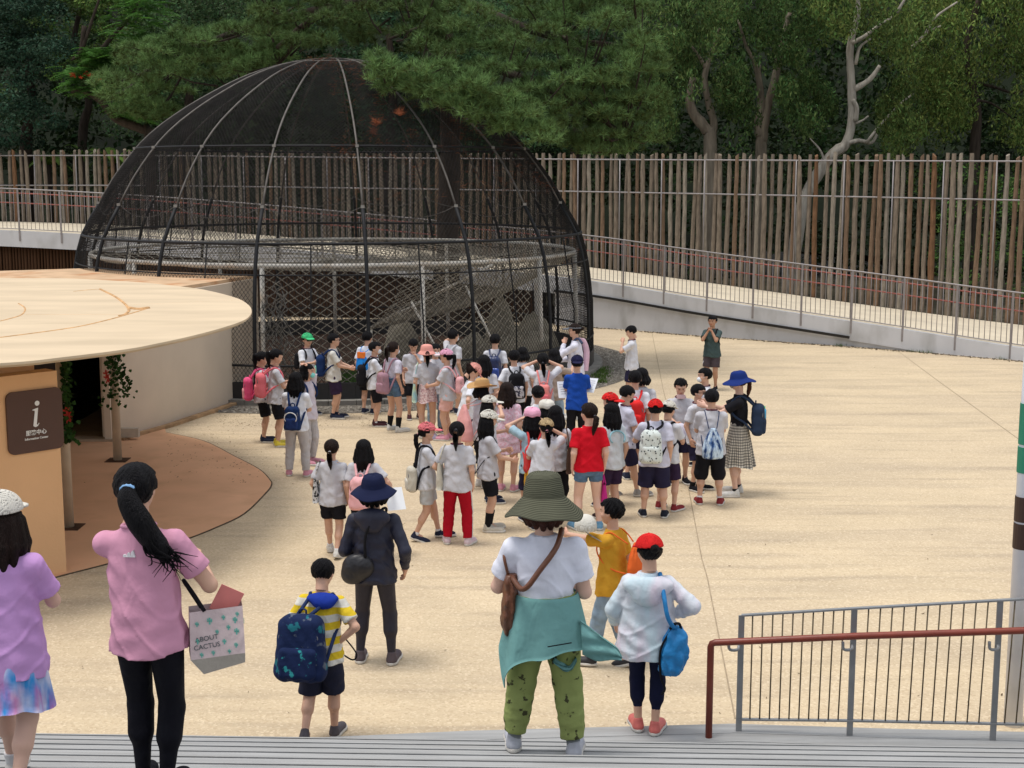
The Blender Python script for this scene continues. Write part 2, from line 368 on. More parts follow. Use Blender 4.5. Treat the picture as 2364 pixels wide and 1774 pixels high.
for th in ths:
    lo = [dpt(th, s) for s in np.linspace(.3, s35, 10)]; hi = [dpt(th, s) for s in np.linspace(s35, S-.35, 20)]
    MB().tube(lo, .036, 7).build('rib', DM, dome, True); MB().tube(hi, .021, 7).build('rib', DG, dome, True)
    for sc_ in (s35, s46): MB().box(dpt(th, sc_, .02), (.065, .065, .05)).build('clamp', mat('pale_clamp', (.24, .23, .21), .6), dome)
def ring(s, r, name, m, dr=0, n=72, arc=None, z=None):
    a0, a1 = arc or (0, 2*math.pi); P = [dpt(a0+(a1-a0)*k/n, s, dr) for k in range(n+1)]
    return MB().tube(P, r, 7, caps=bool(arc)).build(name, m, dome, True)
ring(s28, .028, 'ring_bar', DM); ring(s46, .022, 'ring_bar', DM); ring(s_at(.69), .022, 'ring_bar', DM); ring(s_at(2.3), .014, 'ring_bar', DM); ring(S-.35, .022, 'ring_bar', DG); ring(S-1.0, .014, 'ring_bar', DG)
# sagging cables between ribs
for k in range(NR):
    P = []
    for j in range(9):
        f = j/8; p = dpt(ths[k]+f*STEP, s35); p.z -= .22*4*f*(1-f); P.append(p)
    MB().tube(P, .009, 5).build('cable', DG, dome, True)
    th = ths[k]+STEP/2; MB().tube([dpt(th, .3), dpt(th, s_at(1.4)), dpt(th, s28)], .014, 6).build('mullion', DM, dome, True)
# plinth
P0 = [(5.51*math.sin(a), -5.51*math.cos(a)) for a in np.linspace(0, 2*math.pi, 73)]
mb = MB(); 
for k in range(72):
    a, b = P0[k], P0[k+1]; mb.bar((a[0], a[1], .20), (b[0]*1.0, b[1]*1.0, .20), .09, .36)
mb.build('plinth', mat('black_plinth', (.018, .018, .02), .6, .2, 5), dome)
mb = MB()
for k in range(72):
    a, b = P0[k], P0[k+1]; mb.bar((a[0]*1.02, a[1]*1.02, .04), (b[0]*1.02, b[1]*1.02, .04), .24, .1)
mb.build('footing', mat('grey_footing', (.22, .21, .19), .9, .2, 6, bump=.2), dome)
def wires(segs, r, name, m, parent, sides=3):
    """segs: (n,2,3) array of straight wire pieces -> one mesh of thin prisms"""
    segs = np.asarray(segs, np.float32); a = segs[:, 0]; b = segs[:, 1]; t = b-a; L = np.linalg.norm(t, axis=1, keepdims=True); t = t/np.maximum(L, 1e-6)
    ref = np.where(np.abs(t[:, 2:3]) < .9, np.array([[0, 0, 1.]]), np.array([[1., 0, 0]])); x = np.cross(t, ref); x /= np.linalg.norm(x, axis=1, keepdims=True); y = np.cross(t, x)
    V = []
    for e in (a, b):
        for k in range(sides):
            an = 2*math.pi*k/sides+.5; V.append(e+(x*math.cos(an)+y*math.sin(an))*r)
    V = np.stack(V, 1).reshape(-1, 3); n = len(a); base = np.arange(n)[:, None]*2*sides; Fs = []
    for k in range(sides):
        k2 = (k+1) % sides; Fs.append(np.concatenate([base+k, base+k2, base+sides+k2, base+sides+k], 1))
    Fs = np.concatenate(Fs, 0); me = mesh_np(name, V, Fs, False, mats=[m]); o = link(name, me, parent); o['kind'] = 'stuff'; return o
def gore_net(w, h, s0, s1, step, jit=0):
    out = []; sl_ = w/h
    half = STEP/2
    for g in range(NR):
        thc = ths[g]+half; wmax = 5.8*half
        for sg in (1, -1):
            cs = np.arange(-wmax-(S*sl_), wmax+(S*sl_), w)
            ss = np.arange(s0, s1, step)
            for c_ in cs:
                x0 = c_+sg*sl_*(ss); x1 = c_+sg*sl_*(ss+step); r0, _ = rz(ss); r1, _ = rz(ss+step)
                ok = (np.abs(x0) < r0*half) & (np.abs(x1) < r1*half+.02)
                if not ok.any(): continue
                s_a = ss[ok]; s_b = s_a+step; ra, za = rz(s_a); rb, zb = rz(s_b); ta = thc+x0[ok]/np.maximum(ra, .05); tb = thc+x1[ok]/np.maximum(rb, .05)
                A = np.stack([ra*np.sin(ta), -ra*np.cos(ta), za], 1); B = np.stack([rb*np.sin(tb), -rb*np.cos(tb), zb], 1); out.append(np.stack([A, B], 1))
    return np.concatenate(out, 0)
NETM = mat('black_wire', (.028, .026, .025), .8, .3, 3, spec=.1)
wires(gore_net(.075, .10, .35, S-.3, .2), .0042, 'wire_netting', NETM, dome)
# denser black shade net on the upper shell
sh = gore_net(.045, .05, s28+.05, S-.3, .22); wires(sh*np.array([.99, .99, .992]), .0017, 'shade_net', mat('shade_net', (.010, .010, .011), .9, spec=.05), dome)
# climbing frame inside: white ring, posts, rope nets
WP_ = mat('white_pipe', (.66, .63, .57), .55, .15, 5, bump=.15, dirt=((.42, .28, .14), 3, .6))
RZ = 2.45; RR = 5.12
climb = tag(empty('climbing_net_frame', (cx, cy, 0)), 'white pipe ring on posts holding tan rope climbing nets inside the mesh dome', 'climbing frame')
MB().tube([(RR*math.sin(a), -RR*math.cos(a), RZ) for a in np.linspace(0, 2*math.pi, 73)], .042, 9, caps=False).build('pipe_ring', WP_, climb, True)
pth = [math.radians(-8.2)+2*math.pi/11*k for k in range(11)]
for a in pth:
    MB().tube([(RR*math.sin(a), -RR*math.cos(a), RZ-.03), ((RR+.08)*math.sin(a), -(RR+.08)*math.cos(a), 0)], .045, 9).build('post', WP_, climb, True)
ROPE = mat('tan_rope', (.33, .30, .245), .9, .25, 5, bump=.2, bs=60)
def diamond(fn, U, Vv, du, dv):
    """net over a (u,v) rectangle with diamond cells"""
    segs = []; nu = int(U/du); nv = int(Vv/dv)
    for i in range(nu+1):
        for j in range(nv):
            for sg in (1, -1):
                a = (i+(.5 if j % 2 else 0))*du; b = a+sg*.5*du
                if 0 <= a <= U and 0 <= b <= U: segs.append((fn(a/U, j*dv/Vv), fn(b/U, (j+1)*dv/Vv)))
    return segs
a0, a1 = math.radians(-8.5), math.radians(57)
def vwall(f, g):
    a = a0+(a1-a0)*f; sag = .10*math.sin(g*math.pi)+.03*math.sin(f*23+g*5)+.02*math.sin(f*51-g*9); r = RR-.06-sag; return (r*math.sin(a), -r*math.cos(a), RZ-.05-(RZ-.25)*g+.02*math.sin(f*37))
wires(diamond(vwall, RR*(a1-a0), RZ-.25, .235, .075), .0085, 'rope_net', ROPE, climb, 5)
def flat(f, g):
    a = 2*math.pi*f; r = RR*(1-.97*g); z = RZ-.04-.22*math.sin(min(1, g*1.2)*math.pi*.5)*(1+.2*math.sin(a*3)); return (r*math.sin(a), -r*math.cos(a), z+.03*math.sin(a*9+g*20))
wires(diamond(flat, 2*math.pi*3.6, RR, .40, .16), .008, 'rope_net', ROPE, climb, 4)
b0, b1 = math.radians(22), math.radians(92)
def slope(f, g):
    a = b0+(b1-b0)*f; P = Vector((RR*math.sin(a), -RR*math.cos(a), RZ-.06)); Q = Vector((.9+1.3*f, -3.0+1.9*f, 1.05+.1*f)); p = P.lerp(Q, g); p.z -= .18*math.sin(g*math.pi); return tuple(p)
wires(diamond(slope, 5.6, 3.6, .17, .10), .008, 'rope_net', ROPE, climb, 4)
for p, q in (((1.9, -4.4, 1.75), (2.45, -4.7, .75)), ((2.9, -4.0, 2.0), (3.5, -4.3, .8)), ((.9, -3.0, 1.05), (3.4, -4.0, 2.4)), ((1.0, -2.9, 0), (1.0, -2.9, 1.1))):
    MB().tube([p, q], .025, 8).build('brace', WP_, climb, True)
# tangled rope bundle beside the left post
mb = MB()
for k in range(26):
    a = math.radians(-7+random.uniform(-1.5, 4.5)); z0 = random.uniform(.2, 1.5); P = []
    for j in range(7): P.append((5.15*math.sin(a)+random.gauss(0, .06), -5.15*math.cos(a)+random.gauss(0, .05), z0+j*.12+random.gauss(0, .03)))
    mb.tube(catmull(P, 2), .010, 5)
o = mb.build('loose_rope', mat('grey_rope', (.22, .21, .19), .9, .3), climb, True); o['kind'] = 'stuff'
# floor inside and gravel bed round the dome
MUL = mat('dark_mulch', (.075, .045, .032), .95, .5, 5, bump=.8, bs=25)
circ = lambda r, n=80, w=0: [(cx+(r+w*math.sin(k*2.3)+w*math.sin(k*5.1))*math.sin(2*math.pi*k/n), cy-(r+w*math.sin(k*2.3))*math.cos(2*math.pi*k/n)) for k in range(n)]
GRAV = mat('gravel_bed', (.17, .15, .125), .95, .35, 25, bump=.9, bs=45, dirt=((.08, .07, .055), 3, .7))
sheet('gravel_bed', circ(6.55), .004, GRAV); sheet('mulch_floor', circ(5.7), .010, MUL)
# loose stones in the gravel bed
def scatter_stones(name, pts, m, smin, smax, z=0):
    V = []; Fq = []
    base = np.array([(1, 0, 0), (0, 1, 0), (-1, 0, 0), (0, -1, 0), (0, 0, .7), (0, 0, -.3)]); fc = np.array([(0, 1, 4), (1, 2, 4), (2, 3, 4), (3, 0, 4)])
    for i, p in enumerate(pts):
        a = random.uniform(0, 6.28); s = random.uniform(smin, smax); R = np.array([[math.cos(a), -math.sin(a), 0], [math.sin(a), math.cos(a), 0], [0, 0, 1]])
        b = (base*np.array([random.uniform(.7, 1.3), random.uniform(.6, 1), random.uniform(.5, 1)]))*s+np.random.default_rng(i).normal(0, s*.15, (6, 3)); V.append(b@R.T+np.array([p[0], p[1], z+s*.2])); Fq.append(fc+6*i)
    c = np.repeat(np.random.default_rng(3).uniform(.6, 1.35, (len(pts), 1)), 6, 0)
    me = mesh_np(name, np.concatenate(V), np.concatenate(Fq), False, attrs=np.repeat(c, 3, 1), mats=[m]); o = link(name, me); tag(o, kind='stuff'); return o
STN = mat('pebble', (.23, .21, .18), .9, .2, 8, attr='Col')
pts = []
for k in range(9000):
    a = random.uniform(-.75*math.pi, .75*math.pi); r = random.uniform(5.85, 6.52); pts.append((cx+r*math.sin(a), cy-r*math.cos(a)))
tag(scatter_stones('gravel', pts, STN, .015, .04), 'grey brown gravel in the bed round the mesh dome', 'gravel')
pts = [tuple(lerp_poly(outer[SPLIT:], random.uniform(0, 17)).to_2d()+Vector((random.gauss(0, .06), -.08-abs(random.gauss(0, .09))))) for k in range(1500)]
scatter_stones('wall_foot_debris', pts, mat('dark_litter', (.10, .08, .055), .95, .3, attr='Col'), .012, .03)
# rocks
ROCK = mat('grey_brown_rock', (.26, .235, .185), .95, .35, 2.5, bump=1, bs=7, dirt=((.20, .14, .08), 1.6, .6))
def rock(u, v0, v1, wpx, Y, seed, label, lean=0, yk=.8):
    t = PY(u, v0, Y); w = wpx/F_PX*Y; h = t.z; bm = bmesh.new(); bmesh.ops.create_icosphere(bm, subdivisions=4, radius=1); r2 = np.random.default_rng(seed); planes = r2.normal(size=(14, 3)); planes /= np.linalg.norm(planes, axis=1)[:, None]; dd = r2.uniform(.62, .95, 14)
    from mathutils import noise as mn
    for v in bm.verts:
        p = np.array(v.co)
        for n_, d_ in zip(planes, dd):
            e = p@n_-d_
            if e > 0: p = p-n_*e*.9
        q = Vector(p); q += q*.10*mn.noise(q*2.2+Vector((seed, 0, 0)))+q*.05*mn.noise(q*6); z = (q.z+.75)/1.65; k_ = 1-yk*max(0, z)**1.6*.55
        v.co = (q.x*w*.5*k_*1.1+lean*z*w, q.y*w*.42*k_, max(-.1, z)*h)
    me = bpy.data.meshes.new('rock'); bm.to_mesh(me); bm.free(); me.materials.append(ROCK); me.polygons.foreach_set('use_smooth', [True]*len(me.polygons))
    tag(link('rock', me, None, (t.x, Y, 0)), label, 'rock', 'rocks inside the dome')
rock(1160, 668, 0, 95, 29.5, 1, 'tall pointed grey rock standing upright inside the mesh dome', -.05, 1.35)
rock(1235, 722, 0, 110, 29.9, 2, 'grey boulder behind the flat rock at the right inside the dome')
rock(1205, 757, 0, 175, 27.6, 3, 'broad pale flat topped rock inside the dome behind the ponytail girl', 0, .3)
rock(1095, 766, 0, 120, 27.2, 4, 'low brown rock inside the dome left of the broad pale rock', 0, .4)
rock(925, 735, 0, 105, 28.2, 5, 'dark rounded rock inside the dome behind the white net post', 0, .9)
# ================================================================ INFORMATION BUILDING
ROOF = mat('roof_beige', (.60, .485, .34), .85, .09, 1.3, bump=.08, stretch=(.5, 1.6, 1), dirt=((.50, .405, .28), 1.1, .7))
BEIGE = mat('beige_render', (.62, .52, .41), .9, .05, 1.5, bump=.12, bs=40)
ORNG = mat('orange_render', (.78, .47, .25), .9, .05, 1.5, bump=.12, bs=40)
TERR = mat('terracotta_floor', (.72, .42, .25), .85, .08, 1.2, dirt=((.50, .28, .16), 1.4, .5))
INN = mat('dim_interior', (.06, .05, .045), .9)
info = tag(empty('information_building'), 'beige round roofed information building with orange wall and slim posts at the left', 'building')
zr = 2.42
rp_ = [G(u, v, zr) for u, v in ((0, 642), (150, 643), (307, 651), (400, 660), (470, 669), (542, 687), (572, 703), (581, 718), (574, 732), (553, 744), (500, 761), (434, 778), (360, 794), (289, 807), (145, 825), (0, 839))]
rp_ = [Vector((-12, 22.9, 0)), Vector((-9.6, 23.2, 0))]+rp_+[Vector((-6, 11.7, 0)), Vector((-9, 11.0, 0)), Vector((-12.5, 12.6, 0)), Vector((-14.8, 17.5, 0)), Vector((-14, 21, 0)), Vector((-12, 22.9, 0))]
rc = catmull([(p.x, p.y, 0) for p in rp_], 4)[:-1]
cxr = sum(p.x for p in rc)/len(rc); cyr = sum(p.y for p in rc)/len(rc)
mb = MB(); mb.prism([(p.x, p.y) for p in rc], zr-.024, zr); mb.prism([(cxr+(p.x-cxr)*.985, cyr+(p.y-cyr)*.985) for p in rc], zr-.052, zr-.026)
roof = mb.build('roof', ROOF, info)
SEAM = mat('rusty_seam', (.56, .34, .17), .9, .3, 8)
for pts, w in (([(231, 669), (270, 689), (297, 713), (290, 727), (275, 731)], .02), ([(343, 713), (300, 726), (250, 740), (180, 756), (100, 768), (0, 781)], .013), ([(43, 702), (58, 713), (50, 728), (20, 738), (0, 743)], .012), ([(60, 727), (170, 727), (275, 727)], .006), ([(300, 705), (420, 699), (560, 694)], .005), ([(170, 674), (210, 670), (231, 669)], .01), ([(297, 713), (320, 716), (343, 713)], .03)):
    MB().tube(catmull([G(u, v, zr-.004) for u, v in pts], 4), w, 6).build('seam', SEAM, roof, True)
# beige curved wall, its flat top, and the dark room
wall_px = [(262, 1019), (306, 1006), (380, 985), (427, 969), (500, 945), (553, 926)]
wp_ = [G(u, v) for u, v in wall_px]; wp_[0] = Vector((-6.15, 21.1, 0)); wp_ += [Vector((-4.72, 25.7, 0))]
wc = catmull(wp_, 4); ht = 2.17
def wallstrip(P, z0, z1, th, side):
    Q = [p+nrm(P, i)*side*th for i, p in enumerate(P)]; return [(p.x, p.y) for p in P]+[(p.x, p.y) for p in Q[::-1]]
MB().prism(wallstrip(wc, 0, ht, .22, -1), 0, ht).build('curved_wall', BEIGE, info)
MB().prism([(p.x-.06, p.y) for p in wc]+[(-8.5, 27.6), (-11.5, 26), (-12, 21.4)], ht+.003, ht+.06).build('wall_top', mat('stained_top', (.55, .38, .24), .9, .15, 3, dirt=((.42, .16, .05), 1.6, .9)), info)
MB().prism(wallstrip([p+nrm(wc, i)*.05 for i, p in enumerate(wc)], 0, 1, .11, 1), 0, .05).build('wall_foot', mat('foot_kerb', (.42, .27, .15), .9, .3, 6), info)
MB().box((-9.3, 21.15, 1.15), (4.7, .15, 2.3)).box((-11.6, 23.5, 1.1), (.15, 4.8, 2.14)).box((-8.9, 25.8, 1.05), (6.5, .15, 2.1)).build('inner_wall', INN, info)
MB().box((-6.56, 21.12, .02), (.9, .3, .05)).build('threshold', mat('threshold', (.38, .30, .22), .9), info)
MB().box((-6.23, 21.08, 1.1), (.10, .12, 2.2)).build('door_jamb', BEIGE, info)
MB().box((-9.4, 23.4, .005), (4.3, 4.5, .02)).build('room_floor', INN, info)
MB().box((-6.0, 21.16, .12), (.42, .1, .14)).build('step_block', mat('pale_block', (.5, .44, .36), .9), info)
W0 = G(154, 1323); e_ = Vector((-.68, -.733, 0)).normalized(); nn = Vector((.733, -.68, 0)).normalized()
R3 = Matrix((e_, nn*-1, Vector((0, 0, 1)))).transposed()
MB().box(W0+e_*2.0-nn*.11+Vector((0, 0, 1.06)), (4.0, .22, 2.12), R3).build('orange_wall', ORNG, info)
MB().box(W0+e_*2.06-nn*.36+Vector((0, 0, 1.1)), (3.88, .26, 2.2), R3).build('orange_wall', ORNG, info)
for (u, v) in ((159, 1220), (272, 1065)):
    p = G(u, v); MB().tube([(p.x, p.y, .02), (p.x, p.y, zr-.08)], .062, 14).build('post', mat('post_cream', (.52, .42, .30), .6, .08), info, True)
    MB().box((p.x, p.y, .012), (.30, .30, .02)).build('base_plate', mat('rusty_plate', (.09, .05, .03), .9, .4), info)
# terracotta pad
pad = [(383, 1000), (470, 1020), (542, 1056), (597, 1085), (622, 1110), (625, 1122), (612, 1140), (563, 1187), (500, 1218), (430, 1246), (330, 1280), (240, 1305), (154, 1327), (116, 1337)]
pc_ = catmull([G(u, v) for u, v in pad], 4); pad_poly = [(p.x, p.y) for p in pc_]+[(-9, 11.6), (-11, 15), (-10, 20.9), (-6.15, 21.1)]+[(p.x, p.y) for p in wc[:9]]
mb = MB().prism(pad_poly, -.01, .012); o = mb.build('terracotta_floor', TERR); o['kind'] = 'structure'
mb = MB()
for a, b in zip(pc_[:-1], pc_[1:]): mb.bar((a.x, a.y, .004), (b.x, b.y, .004), .035, .012)
o = mb.build('pad_edge', mat('pad_edge_dark', (.10, .075, .05), .9, .4, 9)); o['kind'] = 'structure'
# sign
sg = tag(empty('information_sign'), 'brown square information centre sign with white i on the orange wall', 'sign')
o0 = W0+e_*.27+nn*.014; zc = 1.64; w2, h2, rr_ = .30, .315, .07
poly = []
for (sx, sz, a) in ((1, 1, 0), (-1, 1, 90), (-1, -1, 180), (1, -1, 270)):
    for k in range(6):
        an = math.radians(a+k*18); poly.append((sx*(w2-rr_)+rr_*math.cos(an), sz*(h2-rr_)+rr_*math.sin(an)))
mb = MB(); nP = len(poly)
for dd in (.012, -.012):
    for x, z in poly: mb.v.append(o0+e_*x+Vector((0, 0, zc+z))+nn*dd)
mb.f.append(tuple(range(nP))); mb.f.append(tuple(range(nP, 2*nP))[::-1])
for i in range(nP): j = (i+1) % nP; mb.f.append((i, nP+i, nP+j, j))
mb.build('plate', mat('sign_brown', (.085, .038, .025), .6, .05), sg)
WHT = mat('sign_white', (.8, .8, .78), .6, .02)
def text_mesh(body, size, m, parent, loc, rot, name='lettering', extr=.002, bold=0, shear=0, sx=1):
    cu = bpy.data.curves.new(name, 'FONT'); cu.body = body; cu.size = size; cu.align_x = 'CENTER'; cu.extrude = extr; cu.offset = bold; cu.shear = shear
    to = bpy.data.objects.new(name, cu); C.objects.link(to); dg = bpy.context.evaluated_depsgraph_get(); me = bpy.data.meshes.new_from_object(to.evaluated_get(dg)); bpy.data.objects.remove(to)
    me.materials.clear(); me.materials.append(m); o = link(name, me, parent); o.matrix_world = Matrix.LocRotScale(loc, rot, Vector((sx, 1, 1))); return o
Rt = Matrix((-e_, Vector((0, 0, 1)), nn)).transposed().to_quaternion()
q0 = o0+nn*.015
for s_, sz, dz, bd in (('服務中心', .056, -.135, .0012), ('Information Center', .032, -.185, .0006)):
    text_mesh(s_, sz, WHT, sg, q0+Vector((0, 0, zc+dz)), Rt, bold=bd)
# the italic i
mb = MB(); ex = -e_
def pl(x, z): return q0+ex*x+Vector((0, 0, zc+z))
out_i = [(-.030, .118), (.030, .132), (.030, .125), (.008, -.030), (.010, -.040), (.020, -.038), (.032, -.022), (.036, -.026), (.020, -.052), (-.006, -.062), (-.028, -.050), (-.028, -.034), (-.006, .096), (-.008, .106), (-.030, .110)]
nI = len(out_i)
for dd in (.004, 0):
    for x, z in out_i: mb.v.append(pl(x, z)+nn*dd)
mb.f.append(tuple(range(nI))); mb.f.append(tuple(range(nI, 2*nI))[::-1])
for i in range(nI): j = (i+1) % nI; mb.f.append((i, nI+i, nI+j, j))
b_ = len(mb.v)
for k in range(16): a = 2*math.pi*k/16; mb.v.append(pl(.022+.026*math.cos(a), .178+.026*math.sin(a))+nn*.004)
mb.f.append(tuple(range(b_, b_+16)))
mb.build('letter', WHT, sg)
# ================================================================ VEGETATION
def in_poly(px, py, poly):
    inside = np.zeros(len(px), bool); n = len(poly)
    for i in range(n):
        x0, y0 = poly[i]; x1, y1 = poly[(i+1) % n]
        c = ((y0 > py) != (y1 > py)) & (px < (x1-x0)*(py-y0)/((y1-y0) if y1 != y0 else 1e-9)+x0); inside ^= c
    return inside
def pick(poly, n, Y0, Y1, R):
    P = np.array(poly, float); lo = P.min(0); hi = P.max(0); out = []
    while len(out) < n:
        q = R.uniform(lo, hi, (n*3, 2)); q = q[in_poly(q[:, 0], q[:, 1], poly)]
        for u, v in q[:n-len(out)]:
            p = PY(u, v, R.uniform(Y0, Y1)); out.append((p.x, p.y, p.z))
    return np.array(out)
def unit(a): return a/np.maximum(np.linalg.norm(a, axis=1, keepdims=True), 1e-6)
def leaves(cent, rad, per, size, R, col, cvar=.35, aspect=.5, droop=0.0, flat=.65, upb=.6, tint=None):
    """leaf blades on lumpy ellipsoids -> V, F, Ccol"""
    n = len(cent); k = per; c = np.repeat(cent, k, 0); rr_ = np.repeat(R.uniform(.6, 1.25, n)*rad, k)
    d = unit(R.normal(size=(n*k, 3))); rad_f = R.uniform(.35, 1.0, n*k)**.5
    p = c+d*np.array([1, 1, flat])*(rr_*rad_f)[:, None]
    nrm_ = unit(d*.7+R.normal(size=(n*k, 3))*.55+np.array([0, 0, upb])); t = unit(np.cross(nrm_, R.normal(size=(n*k, 3))) + np.array([0, 0, -droop])); b = unit(np.cross(nrm_, t))
    s = size*R.uniform(.6, 1.35, n*k)[:, None]
    V = np.stack([p-t*s*.5, p+b*s*.5*aspect, p+t*s*.5-nrm_*s*.12, p-b*s*.5*aspect], 1).reshape(-1, 3)
    Fq = (np.arange(n*k)*4)[:, None]+np.arange(4)
    cc = np.ones((n*k, 3))*np.array(col)*np.repeat(R.uniform(.5, 1.5, (n, 1)), k, 0)*R.uniform(1-cvar, 1+cvar, (n*k, 1))
    cc *= FOL; cc[:, 0] *= R.uniform(.8, 1.35, n*k)
    if tint is not None:
        m_ = R.random(n*k) < tint[1]; cc[m_] = np.array(tint[0])*R.uniform(.7, 1.2, (m_.sum(), 1))
    return V, Fq, np.repeat(cc, 4, 0)
def leafmat(name, trans=.25, rough=.55):
    if name in _m: return _m[name]
    m = bpy.data.materials.new(name); m.use_nodes = True; n = m.node_tree.nodes; l = m.node_tree.links; b = n['Principled BSDF']; b.inputs['Roughness'].default_value = rough; b.inputs['Specular IOR Level'].default_value = .06
    at = n.new('ShaderNodeAttribute'); at.attribute_name = 'Col'; l.new(at.outputs['Color'], b.inputs['Base Color'])
    tr = n.new('ShaderNodeBsdfTranslucent'); l.new(at.outputs['Color'], tr.inputs[0]); mx = n.new('ShaderNodeMixShader'); mx.inputs[0].default_value = trans
    l.new(b.outputs[0], mx.inputs[1]); l.new(tr.outputs[0], mx.inputs[2]); l.new(mx.outputs[0], n['Material Output'].inputs[0]); _m[name] = m; return m
LEAF = leafmat('leaf'); NEED = leafmat('needle', .1, .6)
def crown(parent, name, parts, m=LEAF):
    V = []; Fq = []; Cc = []; o_ = 0
    for v, f, c in parts: V.append(v); Fq.append(f+o_); Cc.append(c); o_ += len(v)
    me = mesh_np(name, np.concatenate(V), np.concatenate(Fq), False, attrs=np.concatenate(Cc), mats=[m]); o = link(name, me, parent); o['kind'] = 'stuff'; return o
BARKW = mat('papery_bark', (.20, .17, .13), .9, .35, 3, bump=.7, bs=6, stretch=(3, 3, .5), dirt=((.16, .12, .09), 2, .8))
BARKD = mat('dark_bark', (.045, .035, .028), .95, .35, 4, bump=.8, bs=8, stretch=(3, 3, .6))
BARKP = mat('pale_bark', (.36, .33, .28), .85, .25, 3, bump=.5, bs=6, stretch=(3, 3, .6), dirt=((.17, .14, .11), 2.5, .7))
def limb(parent, name, m, px, Y, r0, r1, ground=False, n=8, sub=4, jit=.0):
    pts = [PY(u, v, Y if not hasattr(Y, '__len__') else Y[i]) for i, (u, v) in enumerate(px)]
    if ground: pts = [Vector((pts[0].x-.05, pts[0].y, 0))]+pts
    P = catmull(pts, sub); rad = [(r0+(r1-r0)*i/(len(P)-1))*random.uniform(.92, 1.08) for i in range(len(P))]
    return MB().tube(P, rad, n).build(name, m, parent, True)
def tree(name, label, base, group=None):
    return tag(empty(name, base), label, 'tree', group)
R0 = np.random.default_rng(11); FOL = 1.45
# --- hillside and far woods close the view
hill = MB(); hx = np.linspace(-80, 80, 33); hy = np.linspace(56, 100, 12)
for y in hy:
    for x in hx: hill.v.append(Vector((x, y, -.1+max(0, (y-60))*.75+1.2*math.sin(x*.2+y*.1))))
for j in range(11):
    for i in range(32): a = j*33+i; hill.f.append((a, a+1, a+34, a+33))
o = hill.build('hillside', mat('wooded_slope', (.008, .012, .006), .95, .5, .6), None, True); o['kind'] = 'structure'
wood_p = [(-250, -160), (2600, -160), (2600, 420), (-250, 420)]
P = pick(wood_p, 620, 54, 60, R0)
o = crown(None, 'distant_woods', [leaves(P[:330], 1.5, 85, .34, R0, (.018, .034, .013), .5), leaves(P[330:], 1.3, 95, .26, R0, (.030, .055, .018), .5)]); tag(o, 'dense dark green woods filling the background behind the trees', 'woods', kind='stuff')
us = pick([(-100, 330), (2500, 330), (2500, 640), (-100, 640)], 200, 47, 53, R0)
o = crown(None, 'undergrowth', [leaves(us, .9, 90, .22, R0, (.012, .022, .009), .5)]); tag(o, 'dark shrubs and undergrowth behind the pole fence', 'undergrowth', kind='stuff')
us = pick([(2080, 390), (2450, 380), (2450, 700), (2200, 690)], 60, 41, 46, R0)
o = crown(None, 'shrub', [leaves(us, .5, 90, .12, R0, (.05, .10, .025), .5)]); tag(o, 'light green shrub seen between the poles at the right end of the fence', 'shrub')
# --- left trees
t = tree('broadleaf_tree', 'dark glossy broadleaf tree at the left edge above the fence', (-17.5, 48.5, 0))
limb(t, 'trunk', BARKD, [(60, 340), (75, 250), (60, 100)], 48.6, .28, .12, True).matrix_parent_inverse = t.matrix_world.inverted()
def lp(o, t): o.location = tuple(-c for c in t.location); return o
for ch in t.children: ch.matrix_parent_inverse = Matrix.Identity(4); lp(ch, t)
def grow(t, parts, m=LEAF, name='crown'): return lp(crown(t, name, parts, m), t)
def tl(t, name, m, *a, **k): return lp(limb(t, name, m, *a, **k), t)
P = pick([(-160, -60), (110, -60), (150, 60), (165, 200), (130, 290), (60, 345), (-160, 340)], 95, 46, 49, R0)
grow(t, [leaves(P, .62, 230, .115, R0, (.022, .048, .030), .5, aspect=.6)])
t = tree('broadleaf_tree', 'mid green small leaved tree beside the dark tree at the left', (-14.5, 50.5, 0)); tl(t, 'trunk', BARKD, [(190, 330), (205, 230), (170, 120), (185, 20)], 50.5, .2, .08, True)
P = pick([(60, -60), (330, -60), (330, 60), (250, 130), (190, 190), (130, 170)], 60, 49, 52, R0)
grow(t, [leaves(P, .62, 210, .12, R0, (.065, .115, .030), .5, aspect=.5, droop=.3)])
# flame tree
t = tree('flame_tree', 'feathery bright green tree with red flowers left of the dome', (-11.2, 44.5, 0))
tl(t, 'trunk', BARKD, [(345, 330), (330, 300), (270, 275), (235, 235), (215, 215), (165, 210)], [44.5, 44.5, 44.2, 44, 44, 44], .19, .09, True)
for px in ([(235, 115), (262, 82), (300, 40), (330, -10)], [(180, 135), (200, 85), (215, 40), (235, -20)], [(195, 60), (185, 120), (165, 140)], [(232, 235), (200, 215), (160, 220)]): tl(t, 'branch', BARKD, px, 44.3, .08, .03)
def fronds(regions, n, R, col, Y0, Y1, L=.55):
    V = []; Fq = []; Cc = []; k = 0
    C_ = np.concatenate([pick(r, n//len(regions), Y0, Y1, R) for r in regions])
    for c in C_:
        a = R.uniform(0, 6.28); d = np.array([math.cos(a), math.sin(a), R.uniform(-.25, .15)]); s = np.array([-math.sin(a), math.cos(a), 0]); cl = np.array(col)*1.0*R.uniform(.6, 1.3)
        for j in range(9):
            b = c+d*L*(j/9)+np.array([0, 0, -.12*(j/9)**2]); w = .20*math.sin(math.pi*(j+1.2)/10.5)
            for sg in (1, -1):
                e = b+s*w*sg+np.array([0, 0, -.02]); V += [b, b+d*.045, e+d*.03, e]; Fq.append([k, k+1, k+2, k+3]); Cc += [cl]*4; k += 4
    return np.array(V), np.array(Fq), np.array(Cc)
